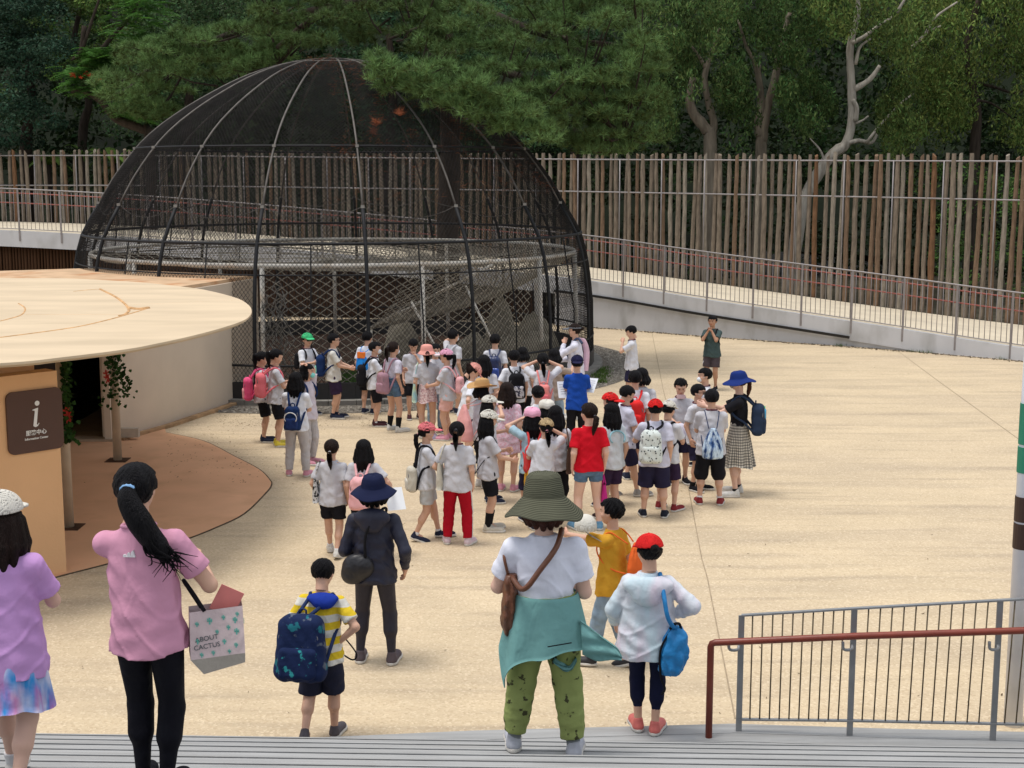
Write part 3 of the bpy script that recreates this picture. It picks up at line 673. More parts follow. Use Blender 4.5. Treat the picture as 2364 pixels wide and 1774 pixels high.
fr = [[(225, 60), (300, -20), (390, -20), (380, 60), (340, 90), (270, 95)], [(140, 150), (230, 150), (260, 200), (220, 225), (160, 215)], [(190, 110), (280, 110), (270, 150), (200, 150)], [(250, 235), (340, 240), (350, 280), (290, 270)]]
grow(t, [fronds(fr, 620, R0, (.075, .19, .035), 43, 45)])
fl = pick([(150, 170), (240, 150), (255, 215), (190, 225)], 9, 42.8, 43.3, R0); grow(t, [leaves(fl, .10, 10, .10, R0, (.26, .03, .012), .3)], name='flower')
# banana plants and palms at the fence, left
for i, (u, v, lab) in enumerate(((110, 320, 'broad leaved banana plant behind the fence near the left edge'), (262, 318, 'yellow green banana plant behind the fence close to the dome'), (190, 300, 'spiky pale green palm between the two banana plants'))):
    b = PY(u, v+20, 48.0+i*.3); t = tag(empty('banana_plant' if i < 2 else 'small_palm', (b.x, b.y, 0)), lab, 'plant'); mb = MB(); V = []; Fq = []; Cc = []; k = 0
    nl = 8 if i < 2 else 18
    MB().tube([(0, 0, 0), (0, 0, b.z-.6)], .09, 7).build('stem', BARKD, t, True)
    for q in range(nl):
        a = q*6.28/nl+R0.uniform(-.3, .3); L = R0.uniform(.9, 1.4) if i < 2 else R0.uniform(.7, 1.0); w = .17 if i < 2 else .035; up = R0.uniform(.6, 1.3)
        for j in range(8):
            f = j/7; r_ = L*f; z = b.z-.6+up*L*f-.9*L*f*f; c_ = np.array([math.cos(a)*r_*.75, math.sin(a)*r_*.75, z]); s = np.array([-math.sin(a), math.cos(a), 0])*w*math.sin(math.pi*min(.97, f*.9+.08)); V += [c_+s+np.array([0, 0, -.03]), c_, c_-s+np.array([0, 0, -.03])]; Cc += [np.array((.10, .17, .035))*R0.uniform(.7, 1.2)]*3
            if j: Fq += [[k-3, k-2, k+1, k], [k-2, k-1, k+2, k+1]]
            k += 3
    me = mesh_np('leaf', np.array(V), np.array(Fq), True, attrs=np.array(Cc), mats=[LEAF]); link('leaf', me, t)
# mid background trees behind the pine (blue green)
for i, (poly, Y, col, lab, tr, sz) in enumerate((
    ([(330, -60), (700, -60), (700, 120), (560, 200), (380, 260), (250, 300), (260, 180)], 49, (.040, .075, .032), 'green tree standing behind the left half of the dome', 430, .13),
    ([(650, -60), (1100, -60), (1100, 330), (700, 330)], 48, (.022, .050, .026), 'very dark green tree behind the top of the dome', 900, .14),
    ([(1050, -60), (1420, -60), (1450, 100), (1540, 160), (1560, 345), (1080, 345)], 47.5, (.035, .075, .034), 'blue green tree between the pine and the pale trunks', 1330, .12))):
    b = PY(tr, 330, Y); t = tree('broadleaf_tree', lab, (b.x, Y, 0)); tl(t, 'trunk', BARKD, [(tr, 330), (tr+8, 200), (tr-5, 60)], Y, .22, .1, True)
    P = pick(poly, 85, Y-1.5, Y+2.5, R0); grow(t, [leaves(P, .72, 190, sz, R0, col, .5, aspect=.5, droop=.2)])
# --- paperbark trees on the right: crooked pale trunks with pendulous clumps
def paperbark(lab, limbs, polys, base_Y, col, n, m=BARKW, sz=.125, droop=1.1, rad=.48):
    b = PY(*limbs[0][0][0], base_Y); t = tree('paperbark_tree', lab, (b.x, base_Y, 0))
    for i, (px, r0, r1) in enumerate(limbs): tl(t, 'trunk' if i == 0 else 'branch', m, px, base_Y-.02*i, r0, r1, i == 0)
    for poly, k in zip(polys, n):
        P = pick(poly, int(k*.85), base_Y-2.2, base_Y+2.2, R0); grow(t, [leaves(P, rad, 190, sz*1.1, R0, col, .6, aspect=.36, droop=droop, flat=1.15, upb=.25)])
    return t
paperbark('pale forked paperbark trunk nearest the pine at the right', [([(1640, 346), (1630, 300), (1602, 264), (1592, 228), (1600, 180)], .24, .10), ([(1642, 320), (1648, 285), (1636, 240), (1627, 183), (1636, 142), (1650, 105), (1660, 65)], .13, .06), ([(1630, 160), (1612, 128), (1590, 100)], .06, .03)],
          [[(1480, -60), (1660, -60), (1700, 60), (1660, 130), (1560, 150), (1500, 130)], [(1500, 140), (1620, 140), (1590, 240), (1530, 300), (1500, 260)], [(1640, 200), (1700, 180), (1720, 250), (1670, 260)]], 44.5, (.050, .088, .028), [55, 26, 10])
paperbark('reddish double trunk paperbark behind the middle of the fence', [([(1757, 360), (1755, 310), (1752, 285), (1757, 250), (1757, 228), (1752, 180), (1750, 150)], .20, .08), ([(1760, 330), (1765, 285), (1775, 235), (1789, 183), (1800, 130), (1814, 73), (1822, 30)], .16, .09), ([(1757, 228), (1743, 150), (1722, 105), (1704, 45)], .08, .04)],
          [[(1660, -60), (1900, -60), (1900, 90), (1840, 150), (1690, 140)], [(1680, 150), (1745, 160), (1750, 250), (1700, 330), (1680, 300)], [(1800, 180), (1900, 160), (1930, 250), (1870, 300), (1800, 250)]], 45.5, (.045, .082, .026), [60, 20, 34], BARKW)
t = paperbark('leaning pale grey trunk with bare curved branches above the fence', [([(1825, 640), (1830, 610), (1855, 468), (1899, 386), (1930, 350), (1952, 334), (1966, 285), (1966, 203), (1962, 122), (1968, 81), (1981, 20), (1975, -40)], .24, .075),
   ([(1972, 207), (2000, 190), (2016, 175), (2031, 152)], .10, .06), ([(1975, 150), (1985, 110), (2010, 90)], .06, .03), ([(1966, 100), (1995, 85), (2025, 62), (2060, 40)], .075, .03), ([(1958, 330), (1985, 325), (2012, 330), (2025, 310)], .08, .04),
   ([(1905, 385), (1895, 350), (1870, 320)], .045, .02), ([(1975, 285), (1992, 278), (2005, 268)], .045, .02), ([(1968, 230), (1978, 250), (1975, 280)], .07, .08), ([(2000, 330), (2040, 280), (2080, 240), (2110, 215)], .05, .03), ([(2100, 115), (2135, 80), (2160, 40), (2210, 5)], .06, .025), ([(2120, 95), (2150, 70), (2172, 60)], .04, .02), ([(2070, 30), (2100, -20)], .05, .03)],
   [[(1860, -60), (2060, -60), (2060, 20), (1990, 90), (1880, 80)], [(2000, 60), (2140, 40), (2150, 140), (2060, 150), (2000, 120)], [(2030, 200), (2130, 180), (2110, 330), (2020, 345)]], 44.0, (.060, .095, .026), [34, 22, 30], BARKP)
paperbark('yellow green drooping tree at the right edge behind the fence', [([(2250, 350), (2255, 250), (2230, 120), (2260, 0)], .2, .1), ([(2240, 190), (2290, 200), (2340, 215), (2380, 205)], .06, .03), ([(2245, 230), (2290, 240), (2340, 275)], .05, .02)],
   [[(2060, -60), (2500, -60), (2500, 120), (2300, 160), (2140, 200), (2090, 100)], [(2110, 160), (2240, 160), (2220, 320), (2120, 280)], [(2300, 150), (2480, 120), (2480, 330), (2330, 330)]], 47.0, (.082, .125, .032), [110, 40, 34], BARKD, rad=.6)
# --- the big pine leaning over the dome
pine = tree('pine_tree', 'large long needled pine tree hanging over the top and right side of the dome', (PY(1035, 500, 38.2).x, 38.2, 0))
tl(pine, 'trunk', BARKD, [(1035, 500), (1040, 300), (1030, 120), (1000, -40), (960, -120)], [38.2, 38, 37, 35.5, 34], .32, .2, True, 10)
limbs_ = [([(1032, 140), (1000, 40), (930, 11), (830, 3), (760, 25), (700, 60), (640, 110)], [36, 33, 31.5, 31, 31, 31, 31.5], .17, .05),
          ([(1030, 120), (1020, 60), (955, 70), (900, 90)], [36, 32, 30.5, 30], .09, .03), ([(1035, 200), (1100, 150), (1200, 180), (1330, 240), (1440, 310)], [37, 33, 31, 29.5, 29], .15, .04),
          ([(1000, -40), (1150, 40), (1300, 90), (1480, 110)], [35, 32, 31, 31], .14, .04), ([(1035, 160), (1000, 130), (960, 160), (900, 170)], [36, 31, 28.5, 27.5], .10, .03), ([(1050, 170), (1080, 200), (1130, 260), (1170, 300)], [35, 31, 29, 28.5], .09, .03),
          ([(820, 5), (600, 60), (450, 110), (330, 170), (250, 210)], [31, 32.5, 34, 35, 35.5], .12, .03), ([(700, 60), (650, 140), (560, 200)], [31, 32.5, 33.5], .06, .02)]
for px, Y, a, b in limbs_: tl(pine, 'branch', BARKD, px, Y, a, b)
limb_pts = np.array([tuple(PY(u, v, y)) for px, Y, a, b in limbs_ for (u, v), y in zip(px, Y)])
def pine_clumps(poly, n, Y0, Y1, R, zb=0): return pick(poly, n, Y0, Y1, R)
RP = np.random.default_rng(5)
regs = [([(868, 130), (930, 118), (1000, 150), (1060, 150), (1110, 190), (1180, 215), (1230, 250), (1300, 300), (1290, 335), (1210, 320), (1150, 290), (1085, 262), (1010, 238), (930, 225), (885, 185)], 70, 26.6, 27.6, 1.12),
        ([(1000, 20), (1250, -30), (1440, 40), (1510, 120), (1525, 220), (1500, 310), (1440, 350), (1340, 352), (1250, 330), (1150, 260), (1050, 180), (980, 110)], 150, 27.8, 31, 1.0),
        ([(1180, 200), (1340, 160), (1500, 180), (1515, 320), (1440, 362), (1300, 345), (1230, 290)], 45, 28, 30, .85),
        ([(1120, -60), (1480, -60), (1500, 60), (1200, 40)], 35, 29, 32, .95),
        ([(560, -60), (1050, -60), (1050, 60), (960, 130), (820, 120), (700, 110), (600, 90)], 95, 29.5, 33, .8),
        ([(300, 110), (430, 70), (600, 50), (680, 90), (690, 130), (600, 160), (520, 180), (430, 210), (360, 232), (280, 262), (225, 235), (232, 190)], 120, 32, 35.5, 1.1),
        ([(270, 240), (360, 225), (400, 262), (350, 275)], 14, 33, 35, 1.0)]
tv = []; tf = []; tc = []; kk = 0; twigs = MB(); brown = []
for poly, n, Y0, Y1, br in regs:
    cl = pine_clumps(poly, n, Y0, Y1, RP)
    for c in cl:
        j = np.argmin(np.linalg.norm(limb_pts-c, axis=1)); L = limb_pts[j]
        if RP.random() < .45: twigs.tube([tuple(L+(c-L)*.35+[0, 0, -.1]), tuple(L+(c-L)*.7+[0, 0, -.12]), tuple(c)], [.028, .02, .01], 5, False)
        nt = 24; d = unit(RP.normal(size=(nt, 3))); d[:, 2] = np.abs(d[:, 2])*.9-.18; pos = c+d*np.array([.42, .42, .22])*RP.uniform(.5, 1.0, (nt, 1)); axis = unit(d+np.array([0, -.15, .75])+RP.normal(size=(nt, 3))*.25)
        bright = br*RP.uniform(.75, 1.2)
        nn_ = 19; A = np.repeat(axis, nn_, 0); dirs = unit(A*RP.uniform(.15, 1.1, (nt*nn_, 1))+unit(RP.normal(size=(nt*nn_, 3)))*.8); Pp = np.repeat(pos, nn_, 0)-A*RP.uniform(0, .07, (nt*nn_, 1)); Ln = RP.uniform(.11, .20, (nt*nn_, 1)); sd_ = unit(np.cross(dirs, RP.normal(size=(nt*nn_, 3))))*.0066
        V = np.stack([Pp-sd_, Pp+sd_, Pp+dirs*Ln], 1).reshape(-1, 3); tv.append(V); m_ = nt*nn_; tf.append(kk+np.arange(m_*3).reshape(-1, 3)); kk += m_*3
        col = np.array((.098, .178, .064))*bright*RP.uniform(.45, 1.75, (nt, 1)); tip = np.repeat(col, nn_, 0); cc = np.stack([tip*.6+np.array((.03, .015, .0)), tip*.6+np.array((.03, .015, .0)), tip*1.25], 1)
        tc.append(cc.reshape(-1, 3))
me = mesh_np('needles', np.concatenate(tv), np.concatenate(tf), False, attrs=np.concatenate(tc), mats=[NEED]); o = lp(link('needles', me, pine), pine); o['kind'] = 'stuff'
lp(twigs.build('twigs', BARKD, pine), pine)['kind'] = 'stuff'
# dead brown needles fallen on the netting under the pine
P1_ = []
for k in range(170):
    th = RP.uniform(math.radians(5), math.radians(75)) if k > 30 else RP.uniform(-.6, .6); z = RP.uniform(3.6, 6.2) if k > 30 else RP.uniform(6.1, 6.45); p = dpt(th, s_at(z), .02); P1_.append((cx+p.x, cy+p.y, p.z))
nv = []; nf = []
for k, c in enumerate(P1_):
    for q in range(14):
        d = RP.normal(size=3); d /= np.linalg.norm(d); d[2] *= .5; s = np.cross(d, RP.normal(size=3)); s = s/np.linalg.norm(s)*.004; b = np.array(c)+RP.normal(size=3)*.07; i0 = len(nv); nv += [b-s, b+s, b+d*.14]; nf.append([i0, i0+1, i0+2])
me = mesh_np('fallen_needles', np.array(nv), np.array(nf), mats=[mat('dead_needles', (.13, .05, .025), .9)]); o = link('fallen_needles', me); tag(o, 'reddish dead pine needles caught on the netting of the dome', 'pine needles', kind='stuff')
for (u, v, lab) in ((868, 287, 'upper left reddish dead pine tuft caught on the dome netting'), (863, 306, 'lower reddish dead pine tuft caught on the dome netting'), (923, 262, 'rightmost reddish dead pine tuft caught high on the dome netting')):
    c = PY(u, v, 26.6); nv = []; nf = []
    for q in range(110):
        d = RP.normal(size=3); d[2] = abs(d[2]); d /= np.linalg.norm(d); d *= (1, .3, 1); s = np.cross(d, RP.normal(size=3)); s = s/np.linalg.norm(s)*.007; b = RP.normal(size=3)*.02; i0 = len(nv); nv += [b-s, b+s, b+d*RP.uniform(.08, .17)]; nf.append([i0, i0+1, i0+2])
    me = mesh_np('dead_pine_tuft', np.array(nv), np.array(nf), mats=[mat('rust_needles', (.30, .10, .05), .9)]); tag(link('dead_pine_tuft', me, None, c), lab, 'pine tuft')
# small weeds and litter
def grassy(name, pts, h, col, lab, cat='weeds', n=18):
    V = []; Fq = []; Cc = []
    for p in pts:
        for q in range(n):
            a = RP.uniform(0, 6.28); b = np.array([p[0]+RP.normal()*.06, p[1]+RP.normal()*.06, .01]); hh = h*RP.uniform(.5, 1.2); d = np.array([math.cos(a), math.sin(a), 0]); s = np.array([-d[1], d[0], 0])*.006; i0 = len(V); V += [b-s, b+s, b+d*hh*.6+[0, 0, hh]]; Fq.append([i0, i0+1, i0+2]); Cc += [np.array(col)*RP.uniform(.6, 1.4)]*3
    me = mesh_np(name, np.array(V), np.array(Fq), attrs=np.array(Cc), mats=[LEAF]); tag(link(name, me), lab, cat, kind='stuff')
gp = [G(RP.uniform(1368, 1402), RP.uniform(850, 885)) for _ in range(70)]; grassy('weeds', gp, .06, (.08, .14, .03), 'patch of green weeds in the gravel at the right foot of the dome')
gp = [G(RP.uniform(785, 835), RP.uniform(868, 905)) for _ in range(110)]; grassy('weeds', gp, .16, (.05, .11, .025), 'green plants growing inside the dome behind the waiting boys')
gp = [lerp_poly(outer[SPLIT:], s)+Vector((0, -.12, 0)) for s in (.6, .8, 1.1, 8.1, 8.2, 9.9, 10.1, 10.3, 12, 12.9)]; grassy('weeds', gp, .07, (.07, .13, .03), 'small weeds growing at the foot of the ramp wall')
lit = [G(RP.uniform(380, 760), RP.uniform(945, 1120)) for _ in range(450)]+[G(RP.uniform(-50, 2400), RP.uniform(800, 1700)) for _ in range(150)]+[G(RP.uniform(500, 900), RP.uniform(940, 985)) for _ in range(700)]
V = []; Fq = []
for p in lit:
    a = RP.uniform(0, 6.28); L = RP.uniform(.006, .024)*(1+.0*p.y); w = L*RP.uniform(.08, .4); d = np.array([math.cos(a), math.sin(a), 0])*L; s = np.array([-math.sin(a), math.cos(a), 0])*w; b = np.array([p.x, p.y, .016 if p.x < -3 and p.y < 22 else .006]); i0 = len(V); V += [b-d, b-s, b+d+[0, 0, .008], b+s]; Fq.append([i0, i0+1, i0+2, i0+3])
me = mesh_np('fallen_leaves', np.array(V), np.array(Fq), mats=[mat('dry_leaf', (.10, .06, .03), .9, .4, 30)]); tag(link('fallen_leaves', me), 'tiny dry leaves and twigs scattered on the paving', 'leaves', kind='stuff')
# vines on the two posts of the building
def ivy(name, lab, u, v0, v1, Y, spread, n, hang):
    t = tag(empty(name, (0, 0, 0)), lab, 'vine'); c = []
    for k in range(n):
        f = RP.random(); v = v0+(v1-v0)*f; p = PY(u+RP.normal()*spread, v, Y+RP.normal()*.05); c.append(p)
    for (hu, hv, k2) in hang:
        for k in range(k2): c.append(PY(hu+RP.normal()*9, hv+RP.normal()*14, Y+RP.normal()*.06))
    V = []; Fq = []; Cc = []
    for p in c:
        nrm_ = RP.normal(size=3)*.7+np.array([0, -1, .35]); nrm_ /= np.linalg.norm(nrm_); up = np.array([0, 0, 1.])+RP.normal(size=3)*.4; x = np.cross(up, nrm_); x /= np.linalg.norm(x); y = np.cross(nrm_, x); s = RP.uniform(.022, .038); b = np.array(p); i0 = len(V)
        sh_ = [(0, -1.1), (.8, -.3), (.95, .4), (.35, .45), (0, .95), (-.35, .45), (-.95, .4), (-.8, -.3)]
        for (sx, sy) in sh_: V.append(b+(x*sx+y*sy)*s)
        Fq += [[i0, i0+1, i0+2, i0+3], [i0, i0+3, i0+4, i0+5], [i0, i0+5, i0+6, i0+7]]; cl = np.array((.03, .075, .018))*RP.uniform(.6, 1.5); Cc += [cl]*8
    me = mesh_np('leaf', np.array(V), np.array(Fq), attrs=np.array(Cc), mats=[LEAF]); o = link('leaf', me, t); o['kind'] = 'stuff'
    mb = MB(); P = [PY(u+RP.normal()*spread*.5, v0+(v1-v0)*k/8, Y) for k in range(9)]; mb.tube(P, .006, 5); mb.build('stem', mat('vine_stem', (.05, .06, .02), .8), t)
    return t
p1 = G(159, 1220); p2 = G(272, 1065)
t = ivy('ivy_garland', 'green plastic ivy garland hanging down the post beside the information sign', 153, 833, 1020, p1.y-.1, 6, 260, [(160, 940, 20), (160, 1000, 25)])
RED = mat('red_flower', (.45, .03, .02), .6, .2)
def petals(t, u, v, Y):
    mb = MB(); c = PY(u, v, Y)
    for k in range(7):
        a = k*.9; q = c+Vector((math.cos(a)*.035, -.02, math.sin(a)*.05)); n0 = len(mb.v); mb.v += [c, q+Vector((.015, 0, .01)), q+Vector((math.cos(a)*.02, -.01, math.sin(a)*.03)), q-Vector((.015, 0, .01))]; mb.f.append((n0, n0+1, n0+2, n0+3))
    mb.build('flower', RED, t)
petals(t, 156, 952, p1.y-.16); petals(t, 158, 962, p1.y-.16)
t = ivy('ivy_garland', 'ivy garland with dangling leaves and a red flower on the inner post', 262, 815, 850, p2.y-.12, 12, 60, [(276, 862, 26), (285, 885, 24), (300, 895, 14), (256, 900, 20), (240, 925, 10), (283, 918, 9), (262, 870, 22)])
petals(t, 247, 865, p2.y-.18); petals(t, 248, 874, p2.y-.18)
# ================================================================ PEOPLE: smooth implicit bodies and clothes, meshed with surface nets
class Field:
    def __init__(s, lo, hi, h):
        s.h = h; s.lo = np.array(lo, float); n = np.maximum(4, np.ceil((np.array(hi)-s.lo)/h).astype(int)+1); s.n = n
        s.ax = [(s.lo[i]+np.arange(n[i])*h).astype(np.float32) for i in range(3)]; s.D = np.full(n, 9.0, np.float32)
    def _sl(s, lo, hi):
        r = []
        for i in range(3):
            a = max(0, int((lo[i]-s.lo[i])/s.h)); b = min(s.n[i], int((hi[i]-s.lo[i])/s.h)+2)
            if b <= a: return None
            r.append(slice(a, b))
        return tuple(r)
    def grid(s, sl): return np.meshgrid(s.ax[0][sl[0]], s.ax[1][sl[1]], s.ax[2][sl[2]], indexing='ij', sparse=True)
    def add(s, fn, lo, hi, k=.01, m=.05, mode='u'):
        sl = s._sl(np.array(lo)-m, np.array(hi)+m)
        if sl is None: return
        X, Y, Z = s.grid(sl); d = fn(X, Y, Z).astype(np.float32); a = s.D[sl]
        if mode == 's': d = -d; hh = np.clip(.5-.5*(a-d)/k, 0, 1); s.D[sl] = a*(1-hh)+d*hh+k*hh*(1-hh); return
        hh = np.clip(.5+.5*(a-d)/k, 0, 1); s.D[sl] = a*(1-hh)+d*hh-k*hh*(1-hh)
    def cap(s, a, b, ra, rb, k=.012, cut=False, fold=0):
        a = np.array(a, float); b = np.array(b, float); ba = b-a; L2 = float(ba@ba)+1e-9; r = max(ra, rb)
        def fn(X, Y, Z):
            px, py, pz = X-a[0], Y-a[1], Z-a[2]; t = (px*ba[0]+py*ba[1]+pz*ba[2])/L2; tc = np.clip(t, 0, 1)
            d = np.sqrt((px-ba[0]*tc)**2+(py-ba[1]*tc)**2+(pz-ba[2]*tc)**2)-(ra+(rb-ra)*tc)
            if fold: an_ = np.arctan2(px, py); d = d+fold*(.6*np.sin(t*11+an_*2+a[0]*40)+.5*np.sin(t*19-an_*3+a[2]*9)*np.sin(an_+t*4))
            if cut: d = np.maximum(d, (t-1)*math.sqrt(L2))
            return d
        s.add(fn, np.minimum(a, b)-r, np.maximum(a, b)+r, k)
    def ell(s, c, r, k=.01, mode='u', R=None):
        c = np.array(c, float); r = np.array(r, float)
        def fn(X, Y, Z):
            x, y, z = X-c[0], Y-c[1], Z-c[2]
            if R is not None: x, y, z = R[0][0]*x+R[1][0]*y+R[2][0]*z, R[0][1]*x+R[1][1]*y+R[2][1]*z, R[0][2]*x+R[1][2]*y+R[2][2]*z
            q = np.sqrt((x/r[0])**2+(y/r[1])**2+(z/r[2])**2); return (q-1)*r.min()*np.where(q > 1, 1.0, 1.0)
        m = r.max(); s.add(fn, c-m, c+m, k, .03, mode)
    def loft(s, keys, inv=None, k=.012, z0=None, z1=None, lo=None, hi=None, fold=0, fseed=0, p=2.0, hem=0):
        K = np.array(keys, float); zs = K[:, 0]
        zlo = zs[0] if z0 is None else z0; zhi = zs[-1] if z1 is None else z1
        def fn(X, Y, Z):
            if inv is not None: x, y, z = inv(X, Y, Z)
            else: x, y, z = X, Y, Z
            A = np.interp(z, zs, K[:, 1]); B = np.interp(z, zs, K[:, 2]); xc = np.interp(z, zs, K[:, 3]) if K.shape[1] > 3 else 0; yc = np.interp(z, zs, K[:, 4]) if K.shape[1] > 4 else 0
            xx = (x-xc)/A; yy = (y-yc)/B
            q = np.sqrt(xx*xx+yy*yy) if p == 2 else (np.abs(xx)**p+np.abs(yy)**p)**(1/p)
            d = (q-1)*np.minimum(A, B)
            if fold:
                an = np.arctan2(yy, xx); d = d-fold*.9*np.maximum(0, 1-3*np.abs(np.sin(z*17+2.2*np.sin(an*1.5+fseed)+an)))*np.clip(1.3-(z-zlo)/(zhi-zlo)*1.2, 0, 1)+fold*(np.sin(an*5+fseed+4*np.sin(z*9+fseed))*np.sin(z*26+an*2+fseed*2)*.6+np.sin(z*60+an*3+fseed)*.25+.5*np.sin(an*9+fseed*3)*np.clip((zhi-z)/(zhi-zlo), 0, 1))
            zl = zlo+(hem*np.sin(np.arctan2(yy, xx)*3+fseed) if hem else 0)
            return np.maximum(np.maximum(d, zl-z), z-zhi)
        s.add(fn, lo if lo is not None else (-.35, -.35, zlo), hi if hi is not None else (.35, .35, zhi), k)
    def mesh(s):
        D = s.D; I = D < 0
        if not I.any(): return np.zeros((0, 3)), np.zeros((0, 4), int)
        c = [D[i:D.shape[0]-1+i, j:D.shape[1]-1+j, k:D.shape[2]-1+k] for i in (0, 1) for j in (0, 1) for k in (0, 1)]
        cnt = sum((q < 0).astype(np.int8) for q in c); act = (cnt > 0) & (cnt < 8); ids = np.full(act.shape, -1, np.int64); nA = int(act.sum()); ids[act] = np.arange(nA)
        cv = [q[act] for q in c]; offs = np.array([(i, j, k) for i in (0, 1) for j in (0, 1) for k in (0, 1)], float); acc = np.zeros((nA, 3)); w = np.zeros(nA)
        for a in range(8):
            for b in range(a+1, 8):
                if abs(offs[a]-offs[b]).sum() != 1: continue
                m = (cv[a] < 0) != (cv[b] < 0); da = cv[a][m]; t = (da/(da-cv[b][m]))[:, None]; acc[m] += offs[a]+(offs[b]-offs[a])*t; w[m] += 1
        P = np.argwhere(act)+acc/w[:, None]; V = s.lo+P*s.h; Fq = []
        def quads(ax):
            o1, o2 = [x for x in range(3) if x != ax]; sl0 = [slice(None)]*3; sl1 = [slice(None)]*3; sl0[ax] = slice(0, -1); sl1[ax] = slice(1, None)
            a = I[tuple(sl0)]; b = I[tuple(sl1)]; e = np.argwhere(a != b); sgn = a[tuple(e.T)]
            ok = (e[:, o1] > 0) & (e[:, o2] > 0) & (e[:, o1] < ids.shape[o1]) & (e[:, o2] < ids.shape[o2]); e = e[ok]; sgn = sgn[ok]
            def g(d1, d2): q = e.copy(); q[:, o1] += d1; q[:, o2] += d2; return ids[tuple(q.T)]
            Q = np.stack([g(-1, -1), g(0, -1), g(0, 0), g(-1, 0)], 1); flip = sgn if ax != 1 else ~sgn; Q[~flip] = Q[~flip][:, ::-1]; return Q
        F_ = np.concatenate([quads(0), quads(1), quads(2)]); F_ = F_[(F_ >= 0).all(1)]; return V, F_
def two_bone(a, c, L1, L2, pole):
    a = np.array(a, float); c = np.array(c, float); d = c-a; L = np.linalg.norm(d)
    if L > (L1+L2)*.999: c = a+d/L*(L1+L2)*.999; d = c-a; L = np.linalg.norm(d)
    x = (L1*L1-L2*L2+L*L)/(2*L); h = math.sqrt(max(0, L1*L1-x*x)); u = d/L; p = np.array(pole, float); p = p-u*(p@u); p /= np.linalg.norm(p)+1e-9
    return a+u*x+p*h, c
# ---- hand templates (unit hand length, fingers along +x, palm facing -z, thumb on +y)
def hand_template(curl, vox):
    f = Field((-.25, -.45, -.6), (1.15, .5, .3), vox)
    f.ell((.22, 0, 0), (.30, .23, .10), .06); f.cap((-.2, 0, 0), (.1, 0, 0), .13, .15, .06)
    for i, (y, L) in enumerate(((.165, .42), (.055, .47), (-.055, .44), (-.16, .34))):
        p = np.array([.42, y, 0.]); a = 0.12+curl*.25; r = .062
        for j, s in enumerate((.45, .32, .23)):
            q = p+np.array([math.cos(a), y*.12, -math.sin(a)])*L*s*1.0; f.cap(p, q, r, r*.9, .008); p = q; r *= .9; a += curl*(.8+.1*i)
    p = np.array([.08, .17, -.02]); f.cap((.05, .10, 0), p, .11, .10, .04)
    q = p+np.array([.20, .14, -.06-.05*curl]); f.cap(p, q, .085, .072, .02); f.cap(q, q+np.array([.17, .03-.10*curl, -.03-.06*curl]), .070, .055, .01)
    return f.mesh()
HANDS = {k: {l: hand_template(c, v) for l, v in (('hi', .036), ('lo', .055))} for k, c in (('relax', .45), ('grip', 1.25))}
# ---- head templates (unit head height, chin -0.5, crown +0.5, face towards +y)
def head_template(vox):
    f = Field((-.5, -.56, -.62), (.5, .62, .56), vox)
    f.ell((0, -.04, .11), (.365, .44, .385), .05); f.ell((0, .12, -.16), (.285, .29, .32), .09); f.ell((0, .20, -.36), (.15, .17, .13), .08)
    f.ell((.0, .36, .10), (.22, .09, .10), .06)
    for sg in (1, -1):
        f.ell((sg*.135, .46, .005), (.085, .10, .055), .05, 's'); f.ell((sg*.135, .355, .005), (.075, .075, .045), .02); f.ell((sg*.20, .26, -.13), (.10, .10, .10), .06)
        f.ell((sg*.365, -.02, -.03), (.045, .095, .125), .02)
    f.cap((0, .37, .02), (0, .455, -.115), .030, .048, .03); f.ell((0, .43, -.13), (.068, .045, .034), .02); f.ell((0, .385, -.235), (.095, .045, .028), .02); f.ell((0, .365, -.275), (.08, .045, .026), .02)
    f.cap((0, -.08, -.35), (0, -.10, -.62), .20, .19, .06)
    V, Fq = f.mesh(); c = np.ones((len(V), 3)); x, y, z = V.T; ax = np.abs(x)
    eye = (((ax-.135)/.068)**2+((z-.005)/.026)**2 < 1) & (y > .2); c[eye] = (1.2, 1.5, 1.7); iris = (((ax-.135)/.035)**2+((z-.003)/.032)**2 < 1) & (y > .2); c[iris] = (.05, .04, .04)
    lid = (((ax-.135)/.085)**2+((z-.028)/.013)**2 < 1) & (y > .2); c[lid] = (.12, .08, .07)
    brow = (((ax-.14)/.095)**2+((z-.095)/.018)**2 < 1) & (y > .2); c[brow] = (.10, .07, .06)
    lip = ((x/.10)**2+((z+.255)/.034)**2 < 1) & (y > .2); c[lip] = (.85, .50, .45); c[(np.abs(z+.255) < .007) & (ax < .09) & (y > .2)] = (.35, .18, .16)
    return V, Fq, c
HEADS = {'hi': head_template(.026), 'lo': head_template(.055)}
SKIN = mat('skin', (.60, .355, .25), .55, .05, 9, attr='Col'); SKIN_P = mat('skin_pale', (.68, .43, .33), .55, .05, 9, attr='Col'); SKIN_T = mat('skin_tan', (.42, .225, .14), .55, .05, 9, attr='Col')
def hairmat(name, col):
    m = mat(name, col, .55, .5, 5, bump=1, bs=34, spec=.14, stretch=(5, 5, .7)); return m
HB = hairmat('black_hair', (.005, .0045, .006)); HBR = hairmat('dark_brown_hair', (.018, .010, .008)); HR = hairmat('reddish_brown_hair', (.065, .022, .014))
